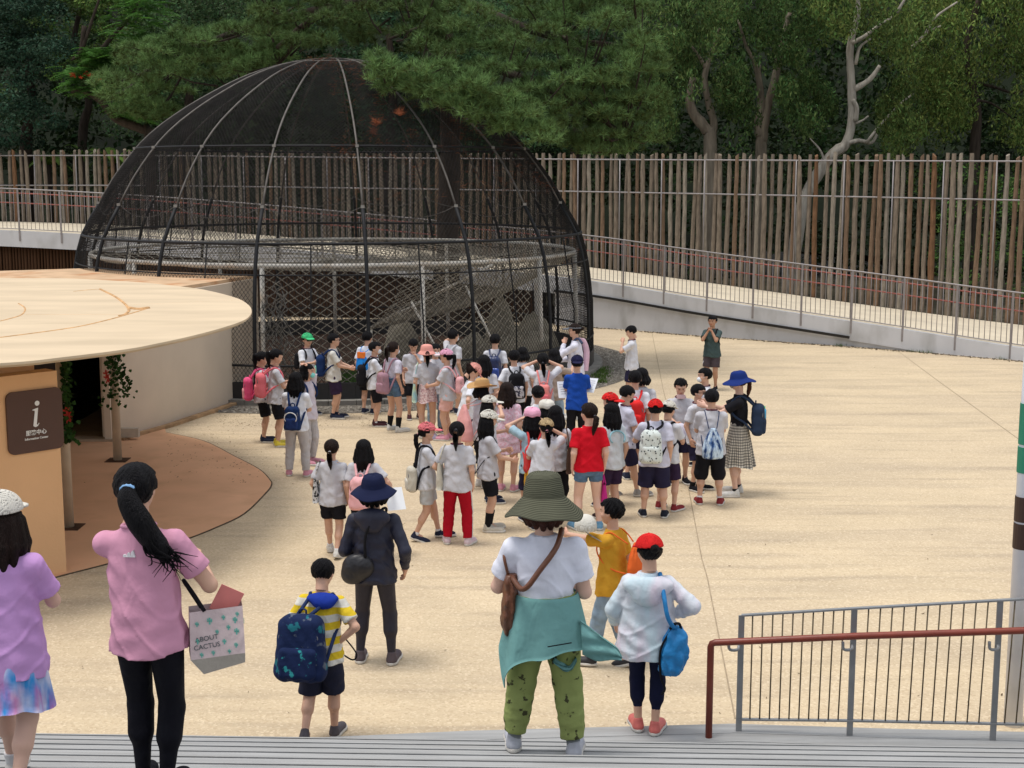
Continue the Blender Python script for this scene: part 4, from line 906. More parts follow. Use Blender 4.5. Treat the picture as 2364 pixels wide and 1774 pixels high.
def cloth(name, col, **k):
    m = cloth0(name, col, **k)
    if 'crease' in m: return m
    m['crease'] = 1; n = m.node_tree.nodes; l = m.node_tree.links; b = n['Principled BSDF']; tc = n.new('ShaderNodeTexCoord'); prev = b.inputs['Normal'].links[0].from_socket
    z = n.new('ShaderNodeTexNoise'); z.inputs['Scale'].default_value = 7; z.inputs['Detail'].default_value = 1.5; z.inputs['Distortion'].default_value = 1.3; mp = n.new('ShaderNodeMapping'); mp.inputs['Scale'].default_value = (1, 1, .5); l.new(tc.outputs['Object'], mp.inputs[0]); l.new(mp.outputs[0], z.inputs['Vector'])
    bp = n.new('ShaderNodeBump'); bp.inputs['Strength'].default_value = .5; bp.inputs['Distance'].default_value = .03; l.new(z.outputs[0], bp.inputs['Height']); l.new(prev, bp.inputs['Normal']); l.new(bp.outputs[0], b.inputs['Normal']); return m
def cloth0(name, col, **k): return mat('cloth_'+name, col, k.pop('rough', .9), k.pop('var', .06), k.pop('vs', 9), bump=k.pop('bump', .55), bs=k.pop('bs', 13), **k)
# patterned cloths
def pattern(name, kind, cols, scale, rough=.85):
    m = cloth(name, cols[0]); n = m.node_tree.nodes; l = m.node_tree.links; b = n['Principled BSDF']; tc = n.new('ShaderNodeTexCoord'); src = tc.outputs['Object']; base = b.inputs['Base Color'].links[0].from_socket
    def mixin(f, base, c):
        x = n.new('ShaderNodeMixRGB'); l.new(f, x.inputs[0]); l.new(base, x.inputs[1]); x.inputs[2].default_value = (*c, 1); return x.outputs[0]
    def thr(s, a, b_):
        r = n.new('ShaderNodeMapRange'); r.inputs[1].default_value = a; r.inputs[2].default_value = b_; l.new(s, r.inputs[0]); return r.outputs[0]
    def noise(sc, off=0, det=2, st=None):
        mp = n.new('ShaderNodeMapping'); mp.inputs['Location'].default_value = (off, off*.7, off*.3)
        if st: mp.inputs['Scale'].default_value = st
        l.new(src, mp.inputs[0]); z = n.new('ShaderNodeTexNoise'); z.inputs['Scale'].default_value = sc; z.inputs['Detail'].default_value = det; l.new(mp.outputs[0], z.inputs['Vector']); return z.outputs[0]
    if kind == 'blotch':
        for i, c in enumerate(cols[1:]): base = mixin(thr(noise(scale, 3.1*i+1, 3), .50, .56), base, c)
    elif kind == 'spots':
        v = n.new('ShaderNodeTexVoronoi'); v.inputs['Scale'].default_value = scale; l.new(src, v.inputs['Vector']); base = mixin(thr(v.outputs['Distance'], .30, .26), base, cols[1])
    elif kind == 'tiedye':
        for i, c in enumerate(cols[1:]): base = mixin(thr(noise(scale, 3.1*i+1, 3, (1, 1, .35)), .44, .62), base, c)
    elif kind == 'gingham':
        at = n.new('ShaderNodeAttribute'); at.attribute_name = 'Col'; src = at.outputs['Vector']
        for ax, sc in ((0, 13), (1, scale)):
            w = n.new('ShaderNodeTexWave'); w.bands_direction = 'XYZ'[ax]; w.inputs['Scale'].default_value = sc; l.new(src, w.inputs['Vector']); mm = n.new('ShaderNodeMath'); mm.operation = 'MULTIPLY'; mm.inputs[1].default_value = .62; l.new(thr(w.outputs[0], .45, .55), mm.inputs[0]); base = mixin(mm.outputs[0], base, cols[1])
    elif kind == 'sparse':
        for i, c in enumerate(cols[1:]): base = mixin(thr(noise(scale, 3.1*i+1, 4), .60, .64), base, c)
    elif kind == 'check':
        for ax in (0, 2, 1):
            w = n.new('ShaderNodeTexWave'); w.bands_direction = 'XYZ'[ax]; w.inputs['Scale'].default_value = scale; l.new(src, w.inputs['Vector'])
            mm = n.new('ShaderNodeMath'); mm.operation = 'MULTIPLY'; mm.inputs[1].default_value = .62 if ax != 1 else .3; l.new(thr(w.outputs[0], .45, .55), mm.inputs[0]); base = mixin(mm.outputs[0], base, cols[1])
    elif kind == 'stripe':
        w = n.new('ShaderNodeTexWave'); w.bands_direction = 'Z'; w.inputs['Scale'].default_value = scale; l.new(src, w.inputs['Vector']); base = mixin(thr(w.outputs[0], .45, .55), base, cols[1])
    l.new(base, b.inputs['Base Color']); return m
GREY = cloth('grey_uniform', (.52, .52, .56)); LGREY = cloth('pale_grey_tee', (.60, .61, .66)); WHT_ = cloth('white_tee', (.72, .74, .80)); LAV = cloth('lavender_grey_tee', (.55, .55, .66)); NAVYS = cloth('navy_shorts', (.022, .020, .05)); BLACK = cloth('black_cloth', (.012, .012, .016))
PURP = cloth('purple_navy_shorts', (.035, .020, .05)); NAVY = cloth('navy_cloth', (.012, .016, .042)); DEN = cloth('denim', (.10, .17, .27), var=.25, vs=14); JEAN = cloth('pale_jeans', (.28, .38, .50), var=.2); SWEAT = cloth('grey_sweatpants', (.48, .46, .47)); PINKS = cloth('pink_shorts', (.72, .42, .38))
RUB_W = mat('white_sole', (.6, .58, .54), .7); MAR = cloth('maroon_trim', (.12, .03, .05))
def shoe_mesh():
    f = Field((-.2, -.12, -.02), (.2, 1.12, .42), .034)
    f.ell((0, .30, .10), (.155, .30, .12), .08); f.ell((0, .72, .09), (.175, .33, .11), .08); f.cap((0, .16, .12), (0, .18, .30), .14, .125, .08, cut=True)
    f.add(lambda X, Y, Z: np.maximum(.075-Z, -1)+0*X*Y, (-.3, -.3, -.1), (.3, 1.3, .075), .001) if False else None
    f.D = np.maximum(f.D, (.055-f.ax[2])[None, None, :]); return f.mesh()
def sole_mesh():
    f = Field((-.25, -.15, -.04), (.25, 1.15, .16), .034); f.ell((0, .30, .05), (.175, .33, .35), .08); f.ell((0, .74, .05), (.195, .35, .35), .08)
    f.D = np.maximum(f.D, np.abs(f.ax[2]-.045)[None, None, :]-.045); return f.mesh()
_v, _f = shoe_mesh(); SHOE = mesh_np('shoe', _v, _f, True, mats=[BLACK]); _v, _f = sole_mesh(); SOLE = mesh_np('sole', _v, _f, False, mats=[RUB_W])
def obj_mat(o, m):
    o.material_slots[0].link = 'OBJECT'; o.material_slots[0].material = m
KID = dict(head=.152, sh=.096, up=.160, fo=.135, hand=.098, torso=1.0, leg=1.0); ADU = dict(head=.140, sh=.103, up=.170, fo=.143, hand=.105, torso=1.02, leg=1.0)
ARMS = {  # wrist (side, front, up) and elbow pole, in heights; grip
 'down': ((.125, .015, .495), (.3, -1, 0), 'relax'), 'slight': ((.15, .07, .53), (.6, -1, 0), 'relax'), 'chest': ((.045, .17, .665), (.7, -.2, -1), 'grip'), 'hold': ((.055, .20, .60), (.7, -.4, -1), 'grip'),
 'mouth': ((.025, .115, .80), (.6, .1, -1), 'grip'), 'eye': ((.075, .10, .90), (1, .1, -.4), 'grip'), 'over': ((-.03, .02, .995), (1, .1, .9), 'relax'), 'fwd': ((.06, .27, .73), (.4, 0, -1), 'relax'), 'low': ((.11, .14, .53), (.3, -1, 0), 'grip'),
 'point': ((.12, .26, .80), (.5, 0, -1), 'relax'), 'hip': ((.10, -.01, .56), (1, -.3, 0), 'grip'), 'strap': ((.07, .10, .74), (.8, 0, -1), 'grip'), 'swing': ((.15, -.06, .50), (.2, -1, 0), 'relax'), 'out': ((.20, .05, .55), (.6, -1, 0), 'relax'), 'bagarm': ((.10, .17, .66), (.8, -.6, -1), 'grip'), 'side': ((.13, .11, .60), (.5, -1, 0), 'grip')}
def rot_inv(Ru, piv):
    R = np.array(Ru)
    def inv(X, Y, Z):
        x, y, z = X-piv[0], Y-piv[1], Z-piv[2]
        return R[0, 0]*x+R[1, 0]*y+R[2, 0]*z+piv[0], R[0, 1]*x+R[1, 1]*y+R[2, 1]*z+piv[1], R[0, 2]*x+R[1, 2]*y+R[2, 2]*z+piv[2]
    return inv
pcount = 0
class P_: pass
def person(u, vt, vf, face, label, group='pupils waiting on the plaza', adult=False, shirt=('tee', GREY), bottom=('shorts', NAVYS), shoes=BLACK, sock=None, hair=('short', HB), hat=None, mask=None, aL='down', aR='down', legs='stand',
           yaw=0, nod=0, lean=0, side=0, fat=1.0, z0=0.0, skin=SKIN, collar=None, Hh=None, glasses=None, hatx=.0, lift=None, soles=True, roll=0, vox=None, naz_=None, hv_=0.0):
    global pcount
    pcount += 1; sd_ = pcount*1.7
    foot = G(u, vf, z0); top = PY(u, vt, foot.y-.02*0).z-z0; H = Hh or (top-hatx-.012); h = H; pr_ = ADU if adult else KID
    q = P_(); q.H = H; q.foot = foot; ang = -math.radians(face); hf = face % 360
    root = empty('person', (foot.x, foot.y, z0), ang); tag(root, label, 'person', group); q.root = root
    d_cam = foot.y; vox = vox or (.0112 if d_cam > 13 else .0080); lod = 'hi' if (75 < hf < 285 or d_cam < 12) else 'lo'
    hl = pr_['head']*h; piv = np.array([0, 0, .50*h]); Ru = np.array(Euler((-math.radians(lean), math.radians(side), 0)).to_matrix())
    inv = rot_inv(Ru, piv); up = lambda x, y, z: Ru@(np.array([x, y, z])*h-piv)+piv
    q.up = up; q.Ru = Ru
    # legs
    fa = fat; LT, LS = .232*h, .225*h
    st = {'stand': ((-.058, 0, .045), (.058, .0, .045)), 'wide': ((-.085, .01, .045), (.085, -.01, .045)), 'vwide': ((-.115, .03, .045), (.105, -.03, .045)), 'walk': ((-.05, .11, .045), (.05, -.10, .06)), 'walkL': ((-.05, -.11, .065), (.05, .10, .045)), 'stepdown': ((-.055, .02, .045), (.055, .07, .045)), 'liftL': ((-.06, -.13, .09), (.05, .06, .045)), 'close': ((-.042, .02, .045), (.042, -.015, .045))}[legs]
    ank = []; knees = []; hips = []
    for i, sg in enumerate((-1, 1)):
        hp = np.array([sg*.050*h, 0, .495*h]); a = np.array(st[i])*h; kn, a = two_bone(hp, a, LT, LS, (sg*.15, 1, 0)); hips.append(hp); knees.append(kn); ank.append(a)
    sh = []; el = []; wr = []; grips = []
    for sg, nm in ((-1, aL), (1, aR)):
        w, pole, gp = ARMS[nm] if isinstance(nm, str) else nm
        s_ = up(sg*pr_['sh']*(.6+.4*fa), 0, .772); wt = up(sg*w[0], w[1], w[2]); e, w2 = two_bone(s_, wt, pr_['up']*h, pr_['fo']*h, Ru@np.array([sg*pole[0], pole[1], pole[2]])); sh.append(s_); el.append(e); wr.append(w2); grips.append(gp)
    q.sh, q.el, q.wr, q.ank, q.knee = sh, el, wr, ank, knees
    allp = np.array(sh+el+wr+ank+knees); lo = np.minimum(allp.min(0)-.09*h, [-.16*h, -.13*h, .02*h]); hi = np.maximum(allp.max(0)+.08*h, [.16*h, .13*h, .9*h])
    f = Field(lo, hi, vox*.95)
    ls = {'trousers': .80, 'capri': .84, 'leggings': .90}.get(bottom[0], .97); T = [(.45, .062, .052), (.50, .080*fa, .060*fa), (.56, .074*fa, .055*fa), (.61, .069*fa, .051*fa), (.68, .075*fa, .054*fa), (.74, .080*fa, .055*fa), (.785, .072, .047), (.812, .052, .042)]
    f.loft([tuple(v*h for v in t) for t in T], inv, .02*h, lo=lo, hi=hi)
    neck = up(0, 0, .80); hc = up(0, .012, 1-pr_['head']*.5); f.cap(neck, hc-(hc-neck)*.15, .034*h*(1 if not adult else .95), .031*h, .025*h)
    for i in range(2):
        f.cap(up(0, 0, .785), sh[i], .034*h, .028*h*fa, .02*h); f.cap(sh[i], el[i], .0275*h*fa, .0215*h*fa, .012*h); f.cap(el[i], wr[i], .0225*h*fa, .0145*h, .008*h)
        f.cap(hips[i], knees[i], .052*h*fa*ls, .034*h*fa*ls, .014*h); c2 = knees[i]*.62+ank[i]*.38+np.array([0, -.008*h, 0]); f.cap(knees[i], ank[i], .031*h*fa*ls, .0185*h*(1 if ls > .85 else .9), .008*h); f.cap(knees[i]*.8+c2*.2, c2, .030*h*ls, .033*h*fa*ls, .014*h)
        f.cap(ank[i], ank[i]+np.array([0, .05*h, -.022*h]), .02*h, .016*h, .01*h)
    bv, bf = f.mesh(); Vs = [bv]; Fs = [bf]; Cs = [np.ones((len(bv), 3))]
    # hands
    for i, sg in enumerate((-1, 1)):
        hv, hfq = HANDS[grips[i]]['hi' if d_cam < 13 else 'lo']; fx = wr[i]-el[i]; fx = fx/np.linalg.norm(fx)
        if grips[i] == 'relax': fx = fx+np.array([0, 0, -.15]); fx /= np.linalg.norm(fx)
        side_ = np.array([-sg, 0, 0.]); # palm faces body
        zt = -(side_-fx*(side_@fx)); zt /= np.linalg.norm(zt)+1e-9; yt = np.cross(zt, fx)
        if yt@np.array([0, 1, .3]) < 0: yt = -yt; ff = hfq[:, ::-1]
        else: ff = hfq
        M = np.stack([fx, yt, zt], 0); L = pr_['hand']*h; off_ = sum(len(v) for v in Vs); Vs.append(wr[i]+(hv*L)@M); Fs.append(ff+off_ if np.linalg.det(M) > 0 or True else ff); Cs.append(np.ones((len(hv), 3))*np.array((1.03, .97, .96)))
    # head
    Rh = Ru@np.array(Euler((math.radians(-nod), math.radians(roll), math.radians(-yaw))).to_matrix()); q.Rh = Rh; q.hc = hc; q.hl = hl
    hv, hfq, hcx = HEADS[lod]; off_ = sum(len(v) for v in Vs); Vs.append(hc+(hv*hl*np.array([.96, .96, 1]))@Rh.T); Fs.append(hfq+off_); Cs.append(hcx)
    me = mesh_np('body', np.concatenate(Vs), np.concatenate(Fs), True, attrs=np.concatenate(Cs), mats=[skin]); link('body', me, root)
    hp_ = lambda x, y, z: hc+Rh@(np.array([x, y, z])*hl)
    q.hp = hp_
    hinv = rot_inv(Rh, hc)
    def hco(X, Y, Z): x, y, z = hinv(X, Y, Z); return (x-hc[0])/hl, (y-hc[1])/hl, (z-hc[2])/hl
    # hair
    style, hm = hair; hvx = vox*.85
    f = Field(hc-np.array([.75, .75, 1.9 if style not in ('short', 'spiky') else .65])*hl, hc+np.array([.75, .75, .8])*hl, hvx)
    sdd = sd_; naz = naz_ if naz_ else {'short': -.20, 'spiky': -.20, 'bob': -.50, 'long': -.45, 'pony': -.24, 'lowpony': -.24, 'bun': -.24}[style]
    def capfn(X, Y, Z):
        x, y, z = hco(X, Y, Z); an = np.arctan2(x, y); sp_ = .034 if style == 'spiky' else .014
        ns = sp_*np.sin(an*13+z*9+sdd)*np.sin(z*17+an*3+sdd)+(.014 if style in ('short', 'spiky') else .008)*np.sin(an*29+z*11)*np.sin(z*23-an*5)
        o = (np.sqrt((x/.415)**2+((y+.035)/.485)**2+((z-.105)/.425)**2)-1)*.42-hv_+ns+((.035+np.abs(ns)-ns) if hat and hat[0] != 'visor' else 0)*(z > .09)
        fr = .17 if style in ('short', 'bob', 'long') else .23
        face_ = np.minimum(np.minimum(y-(.17+.05*np.cos(x*8)), (fr+.035*np.sin(x*26+sdd)+.03*np.abs(x)*3)-z), .34+.0*x-np.abs(x) if style in ('bob', 'long') else .6-np.abs(x))
        side_c = np.minimum((-.02-(y+.02)*.0)-z, y-(-.10-.25*(z+.02)*0)) if style in ('short', 'spiky', 'pony', 'lowpony', 'bun') else -np.ones_like(y-z)
        d = np.maximum(o, face_); d = np.maximum(d, side_c); d = np.maximum(d, (naz+.02*np.sin(an*17+sdd))-z); return d*hl
    f.add(capfn, hc-.7*hl, hc+.7*hl, .004, .02)
    down = np.array([0, 0, -1.]); back = Rh@np.array([0, -1., 0])
    if style in ('bob', 'long'):
        L = .42 if style == 'bob' else random.uniform(.85, 1.15)
        for k_ in range(9):
            a = math.radians(-104+26*k_); b0 = hp_(math.sin(a)*.37, -math.cos(a)*.40-.02, -.08); out = Rh@np.array([math.sin(a), -math.cos(a), 0.]); e = b0+out*.05*hl+down*L*hl*(1-.10*abs(k_-4)/4+.06*math.sin(k_*5+sdd)); f.cap(b0, (b0+e)/2+out*.07*hl, .125*hl, .12*hl, .05*hl); f.cap((b0+e)/2+out*.07*hl, e, .12*hl, .075*hl, .05*hl)
    if style in ('pony', 'lowpony', 'bun'):
        b0 = hp_(.04*math.sin(sdd), -.47, .14 if style != 'lowpony' else -.12); sw = .10*math.sin(sdd*2)
        if style == 'bun': f.ell(b0+back*.08*hl, np.array([.15, .15, .14])*hl, .01)
        else:
            L = .95 if style == 'pony' else .85; P = [b0, b0+back*.16*hl+down*.10*hl, b0+back*.18*hl+down*.42*L*hl+np.array([sw*.5, 0, 0])*hl, b0+back*.10*hl+down*.80*L*hl+np.array([sw, 0, 0])*hl, b0+back*.05*hl+down*1.15*L*hl+np.array([sw*1.3, 0, 0])*hl]
            for (a, b, r1, r2) in zip(P[:-1], P[1:], (.085, .145, .155, .115), (.145, .155, .115, .035)): f.cap(a, b, r1*hl, r2*hl, .02*hl, fold=.012*hl)
            MB().tube([tuple(b0+back*.02*hl), tuple(b0+back*.08*hl)], .085*hl, 8).build('hair_tie', mat('hair_tie_%d' % (pcount % 4), ((.7, .3, .35), (.1, .1, .12), (.6, .6, .62), (.35, .12, .15))[pcount % 4], .7), root, True)
    V, Fq = f.mesh(); ho = link('hair', mesh_np('hair', V, Fq, True, mats=[hm]), root)
    if glasses:
        mb = MB(); 
        for sg in (-1, 1):
            c = hp_(sg*.14, .43, .0); x = Rh@np.array([1, 0, 0.]); z = Rh@np.array([0, 0, 1.])
            if glasses == 'sun': mb.box(c, (.24*hl, .04*hl, .13*hl), Matrix([list(r) for r in Rh]))
            else: mb.tube([tuple(c+(x*math.cos(a)+z*math.sin(a))*.11*hl) for a in np.linspace(0, 6.283, 13)], .009*hl, 5)
            mb.tube([tuple(hp_(sg*.25, .40, .02)), tuple(hp_(sg*.37, 0, .03))], .012*hl, 5)
        mb.build('glasses', mat('dark_lens', (.01, .01, .012), .2), root)
    # shirt
    kind, sm = shirt[:2]; long_ = kind in ('long', 'coat'); ease = {'tee': 1.0, 'long': 1.05, 'coat': 1.28, 'fit': .93, 'dress': 1.0, 'tuck': 1.0}[kind]
    zh = {'tee': .448, 'long': .45, 'coat': .40, 'fit': .475, 'dress': .36, 'tuck': .575}[kind]; zh = shirt[2] if len(shirt) > 2 else zh; fl = .0050*h if kind != 'coat' else .0065*h; fh = max(fa, 1)*(1.0 if fa < 1.1 else .97)*(.94 if adult else 1)
    lo = np.minimum(np.array(sh+el+(wr if long_ else [])).min(0)-.08*h, [-.17*h, -.16*h, .34*h]); hi = np.maximum(np.array(sh+el+(wr if long_ else [])).max(0)+.08*h, [.17*h, .16*h, .86*h])
    f = Field(lo, hi, vox)
    kk = [(.36, .128, .104), (.44, .121*ease*fh, .094*ease*fh), (.50, .116*fh*ease, .089*fh*ease), (.57, .107*fa*ease*(.9 if adult else 1), .080*fa*ease), (.64, .099*fa*ease, .072*fa*ease), (.71, .095*fa*ease, .068*fa*ease), (.755, .092*fa, .063*fa), (.79, .076, .054), (.815, .052, .047), (.84, .043, .043)] if kind not in ('tuck', 'fit') else [(.5, .092*fa, .07*fa), (.57, .085*fa, .066*fa), (.61, .086*fa, .066*fa), (.66, .090*fa, .067*fa), (.71, .093*fa, .067*fa), (.755, .090*fa, .062*fa), (.79, .075, .054), (.815, .052, .047), (.84, .043, .043)]
    if kind == 'fit': kk = [(.47, .112*fa, .086*fa), (.53, .106*fa, .080*fa)]+[(.59, .094*fa, .072*fa)]+kk[3:]
    f.loft([tuple(v*h for v in t) for t in kk], inv, .02*h, z0=zh*h, z1=.826*h, lo=lo, hi=hi, fold=fl, fseed=sd_, hem=.006*h)
    for i in range(2):
        f.cap(up(0, 0, .775), sh[i], .036*h, .0325*h*fa, .02*h)
        if long_:
            r = .033 if kind == 'long' else .041
            f.cap(sh[i], el[i], .035*h*fa, r*h*.97, .014*h, fold=fl*.5); f.cap(el[i], el[i]+(wr[i]-el[i])*(.93 if kind != 'half' else .4), r*h, r*.72*h, .008*h, cut=True, fold=fl*.6)
        else: f.cap(sh[i], sh[i]+(el[i]-sh[i])*(.74 if not adult else .66), .0335*h*fa, .041*h*fa, .016*h, cut=True, fold=fl*.35)
    V, Fq = f.mesh(); q.shirt = link('shirt', mesh_np('shirt', V, Fq, True, mats=[sm]), root)
    if collar:
        P = [tuple(up(.047*math.cos(a), .045*math.sin(a)+.002, .824-.006*math.sin(a))) for a in np.linspace(0, 2*math.pi, 17)]
        MB().tube(P, .0065*h, 5, caps=False).build('collar', collar, q.shirt, True)
    # bottoms
    bk, bm_ = bottom[:2]
    if bk in ('shorts', 'trousers', 'leggings', 'capri', 'mini'):
        ke = {'shorts': .88, 'mini': .42, 'capri': 1.25, 'trousers': 1.93, 'leggings': 1.93}[bk]; ke = bottom[2] if len(bottom) > 2 else ke
        ez = {'shorts': 1.18, 'mini': 1.08, 'capri': 1.18, 'trousers': 1.12, 'leggings': 1.0}[bk]
        lo = np.minimum(np.array(knees+(ank if ke > 1 else [])).min(0)-.08*h, [-.14*h, -.12*h, .3*h]); hi = np.maximum(np.array(knees+(ank if ke > 1 else [])).max(0)+.08*h, [.14*h, .12*h, .62*h]); f = Field(lo, hi, vox)
        f.loft([tuple(v*h for v in t) for t in ((.44, .074, .062), (.50, .092*fa, .070*fa), (.565, .085*fa, .065*fa), (.61, .094*fa if kind == 'tuck' else .074*fa, .074*fa if kind == 'tuck' else .056*fa))], inv, .02*h, lo=lo, hi=hi)
        for i in range(2):
            r0, r1 = .053*h*fa*ez, (.040*h*fa*ez*(1.18 if bk in ('shorts', 'capri') else 1)); fl2 = 0 if bk == 'leggings' else .0035*h
            if bk == 'leggings': r0, r1 = .053*h*fa, .0360*h*fa
            if ke <= 1: f.cap(hips[i], hips[i]+(knees[i]-hips[i])*ke, r0, r0*(.93 if ez > 1.1 else .85), .010*h, cut=True, fold=fl2)
            else:
                f.cap(hips[i], knees[i], r0, r1, .010*h, fold=fl2); e = knees[i]+(ank[i]-knees[i])*(ke-1)*1.0; r2 = {'trousers': .036*h, 'leggings': .0215*h, 'capri': .040*h}.get(bk, .050*h)*(1 if bk == 'leggings' else fa); f.cap(knees[i], e, r1, r2, .010*h, cut=True, fold=fl2); f.cap(knees[i]*.7+e*.3, knees[i]*.3+e*.7, r1*.95, (r1+r2)*.48, .01*h, fold=fl2) if bk != 'leggings' else None
                if bk == 'leggings': c2 = knees[i]*.62+ank[i]*.38+np.array([0, -.008*h, 0]); f.cap(knees[i]*.8+c2*.2, c2, .033*h, .0355*h*fa, .02*h)
        V, Fq = f.mesh(); q.bottom = link({'leggings': 'leggings', 'trousers': 'trousers', 'capri': 'trousers'}.get(bk, 'shorts'), mesh_np('shorts', V, Fq, True, mats=[bm_]), root)
    else:
        zb = bottom[2] if len(bottom) > 2 else .33; q.bottom = wrap(root, 'skirt', bm_, h, .60, lambda a: zb+.012*math.sin(a*3), .082*fa, .064*fa, .115 if zb > .3 else .13, .10 if zb > .3 else .115, waves=9, amp=.012 if zb < .3 else .008, seed=sd_)
    # socks, shoes
    if sock:
        sm_, fr_ = sock
        for i in range(2): a = ank[i]; b = a+(knees[i]-a)*fr_; f = Field(np.minimum(a, b)-.06*h, np.maximum(a, b)+.06*h, vox*.8); f.cap(a+np.array([0, 0, -.02*h]), b, .0225*h, (.0225+.016*min(1, fr_*1.5))*h, .005, cut=True); V, Fq = f.mesh(); link('sock', mesh_np('sock', V, Fq, True, mats=[sm_]), root)
    for i, sg in enumerate((-1, 1)):
        L = .168*h; o = link('shoe', SHOE, root); obj_mat(o, shoes); a = ank[i]; pitch_ = 0
        if legs == 'liftL' and i == 0: pitch_ = -.7
        if legs == 'walk' and i == 1: pitch_ = -.35
        if legs == 'walkL' and i == 0: pitch_ = -.35
        o.rotation_euler = (pitch_, 0, -sg*random.uniform(.05, .3)); o.scale = (L*1.08, L*1.02, L*1.40); R_ = o.rotation_euler.to_matrix(); o.location = Vector(a)-R_@Vector((0, .19*L, .27*L))
        so_ = link('sole', SOLE, o)
    # mask
    if mask:
        f = Field(hc-.75*hl, hc+.75*hl, vox*.7); f.ell(hp_(0, .33, -.235), np.array([.245, .175, .19])*hl, .004, R=Rh); V, Fq = f.mesh(); mk = link('mask', mesh_np('mask', V, Fq, True, mats=[mask]), root)
        mb = MB()
        for sg in (-1, 1): mb.tube([tuple(hp_(sg*.22, .30, -.18)), tuple(hp_(sg*.36, .02, -.03))], .012*hl, 4)
        mb.build('ear_loop', mask, mk)
    if hat: make_hat(q, hat, vox)
    return q
def wrap(root, name, m, h, ztop, zbot, a0, b0, a1, b1, waves=7, amp=.008, seed=0, arc=(0, 2*math.pi), n=72, rows=12, th=.004, zref=.33, yo=0):
    """a sheet of cloth hanging round the body, with real thickness"""
    full = arc[1]-arc[0] > 6.2; V = []; nn_ = n if full else n+1; angs = [arc[0]+(arc[1]-arc[0])*i/n for i in range(nn_)]
    for lay in (0, 1):
        for j in range(rows+1):
            f = j/rows
            for a in angs:
                zb = zbot(a); z = ztop+(zb-ztop)*f; g = min(1.6, (ztop-z)/max(.01, ztop-zref)); w = amp*(g**1.3)*math.sin(a*waves+seed+.6*math.sin(a*3+seed)); ra = a0+(a1-a0)*g**.8+w-lay*th; rb = b0+(b1-b0)*g**.8+w-lay*th
                V.append((ra*h*math.sin(a), -rb*h*math.cos(a)+yo*h, z*h))
    Fq = []; lay_n = (rows+1)*nn_
    for lay in (0, 1):
        for j in range(rows):
            for i in range(n):
                i2 = (i+1) % nn_; q_ = [lay*lay_n+j*nn_+i, lay*lay_n+(j+1)*nn_+i, lay*lay_n+(j+1)*nn_+i2, lay*lay_n+j*nn_+i2]; Fq.append(q_ if lay == 0 else q_[::-1])
    for j in (0, rows):
        for i in range(n):
            i2 = (i+1) % nn_; a, b = j*nn_+i, j*nn_+i2; Fq.append([a, b, b+lay_n, a+lay_n])
    if not full:
        for j in range(rows):
            for i in (0, n): a, b = j*nn_+i, (j+1)*nn_+i; Fq.append([a, b, b+lay_n, a+lay_n])
    Va = np.array(V); o = link(name, mesh_np(name, Va, np.array(Fq), True, mats=[m], attrs=np.stack([np.tile(np.array(angs), (rows+1)*2)/6.283, Va[:, 2], Va[:, 2]*0], 1)), root); return o
def lathe_head(q, name, m, prof_, parent, wav=lambda a, r: 0, n=48, attr=None, squash=1.12, tilt=0, curl=None):
    V = []; Fq = []; Cc = []; hp = q.hp; Rt_ = np.array(Euler((math.radians(-tilt), 0, 0)).to_matrix()); npf = len(prof_)
    for j, (r, z) in enumerate(prof_):
        for i in range(n):
            a = 2*math.pi*i/n; zz = z+wav(a, r); p = Rt_@np.array([r*math.sin(a), r*squash*math.cos(a)-.03, zz]); V.append(hp(*p)); Cc.append(attr(j, a) if attr else (1, 1, 1))
    for j in range(npf-1):
        for i in range(n): i2 = (i+1) % n; Fq.append([j*n+i, (j+1)*n+i, (j+1)*n+i2, j*n+i2])
    return link(name, mesh_np(name, np.array(V), np.array(Fq), True, attrs=np.array(Cc), mats=[m]), parent)
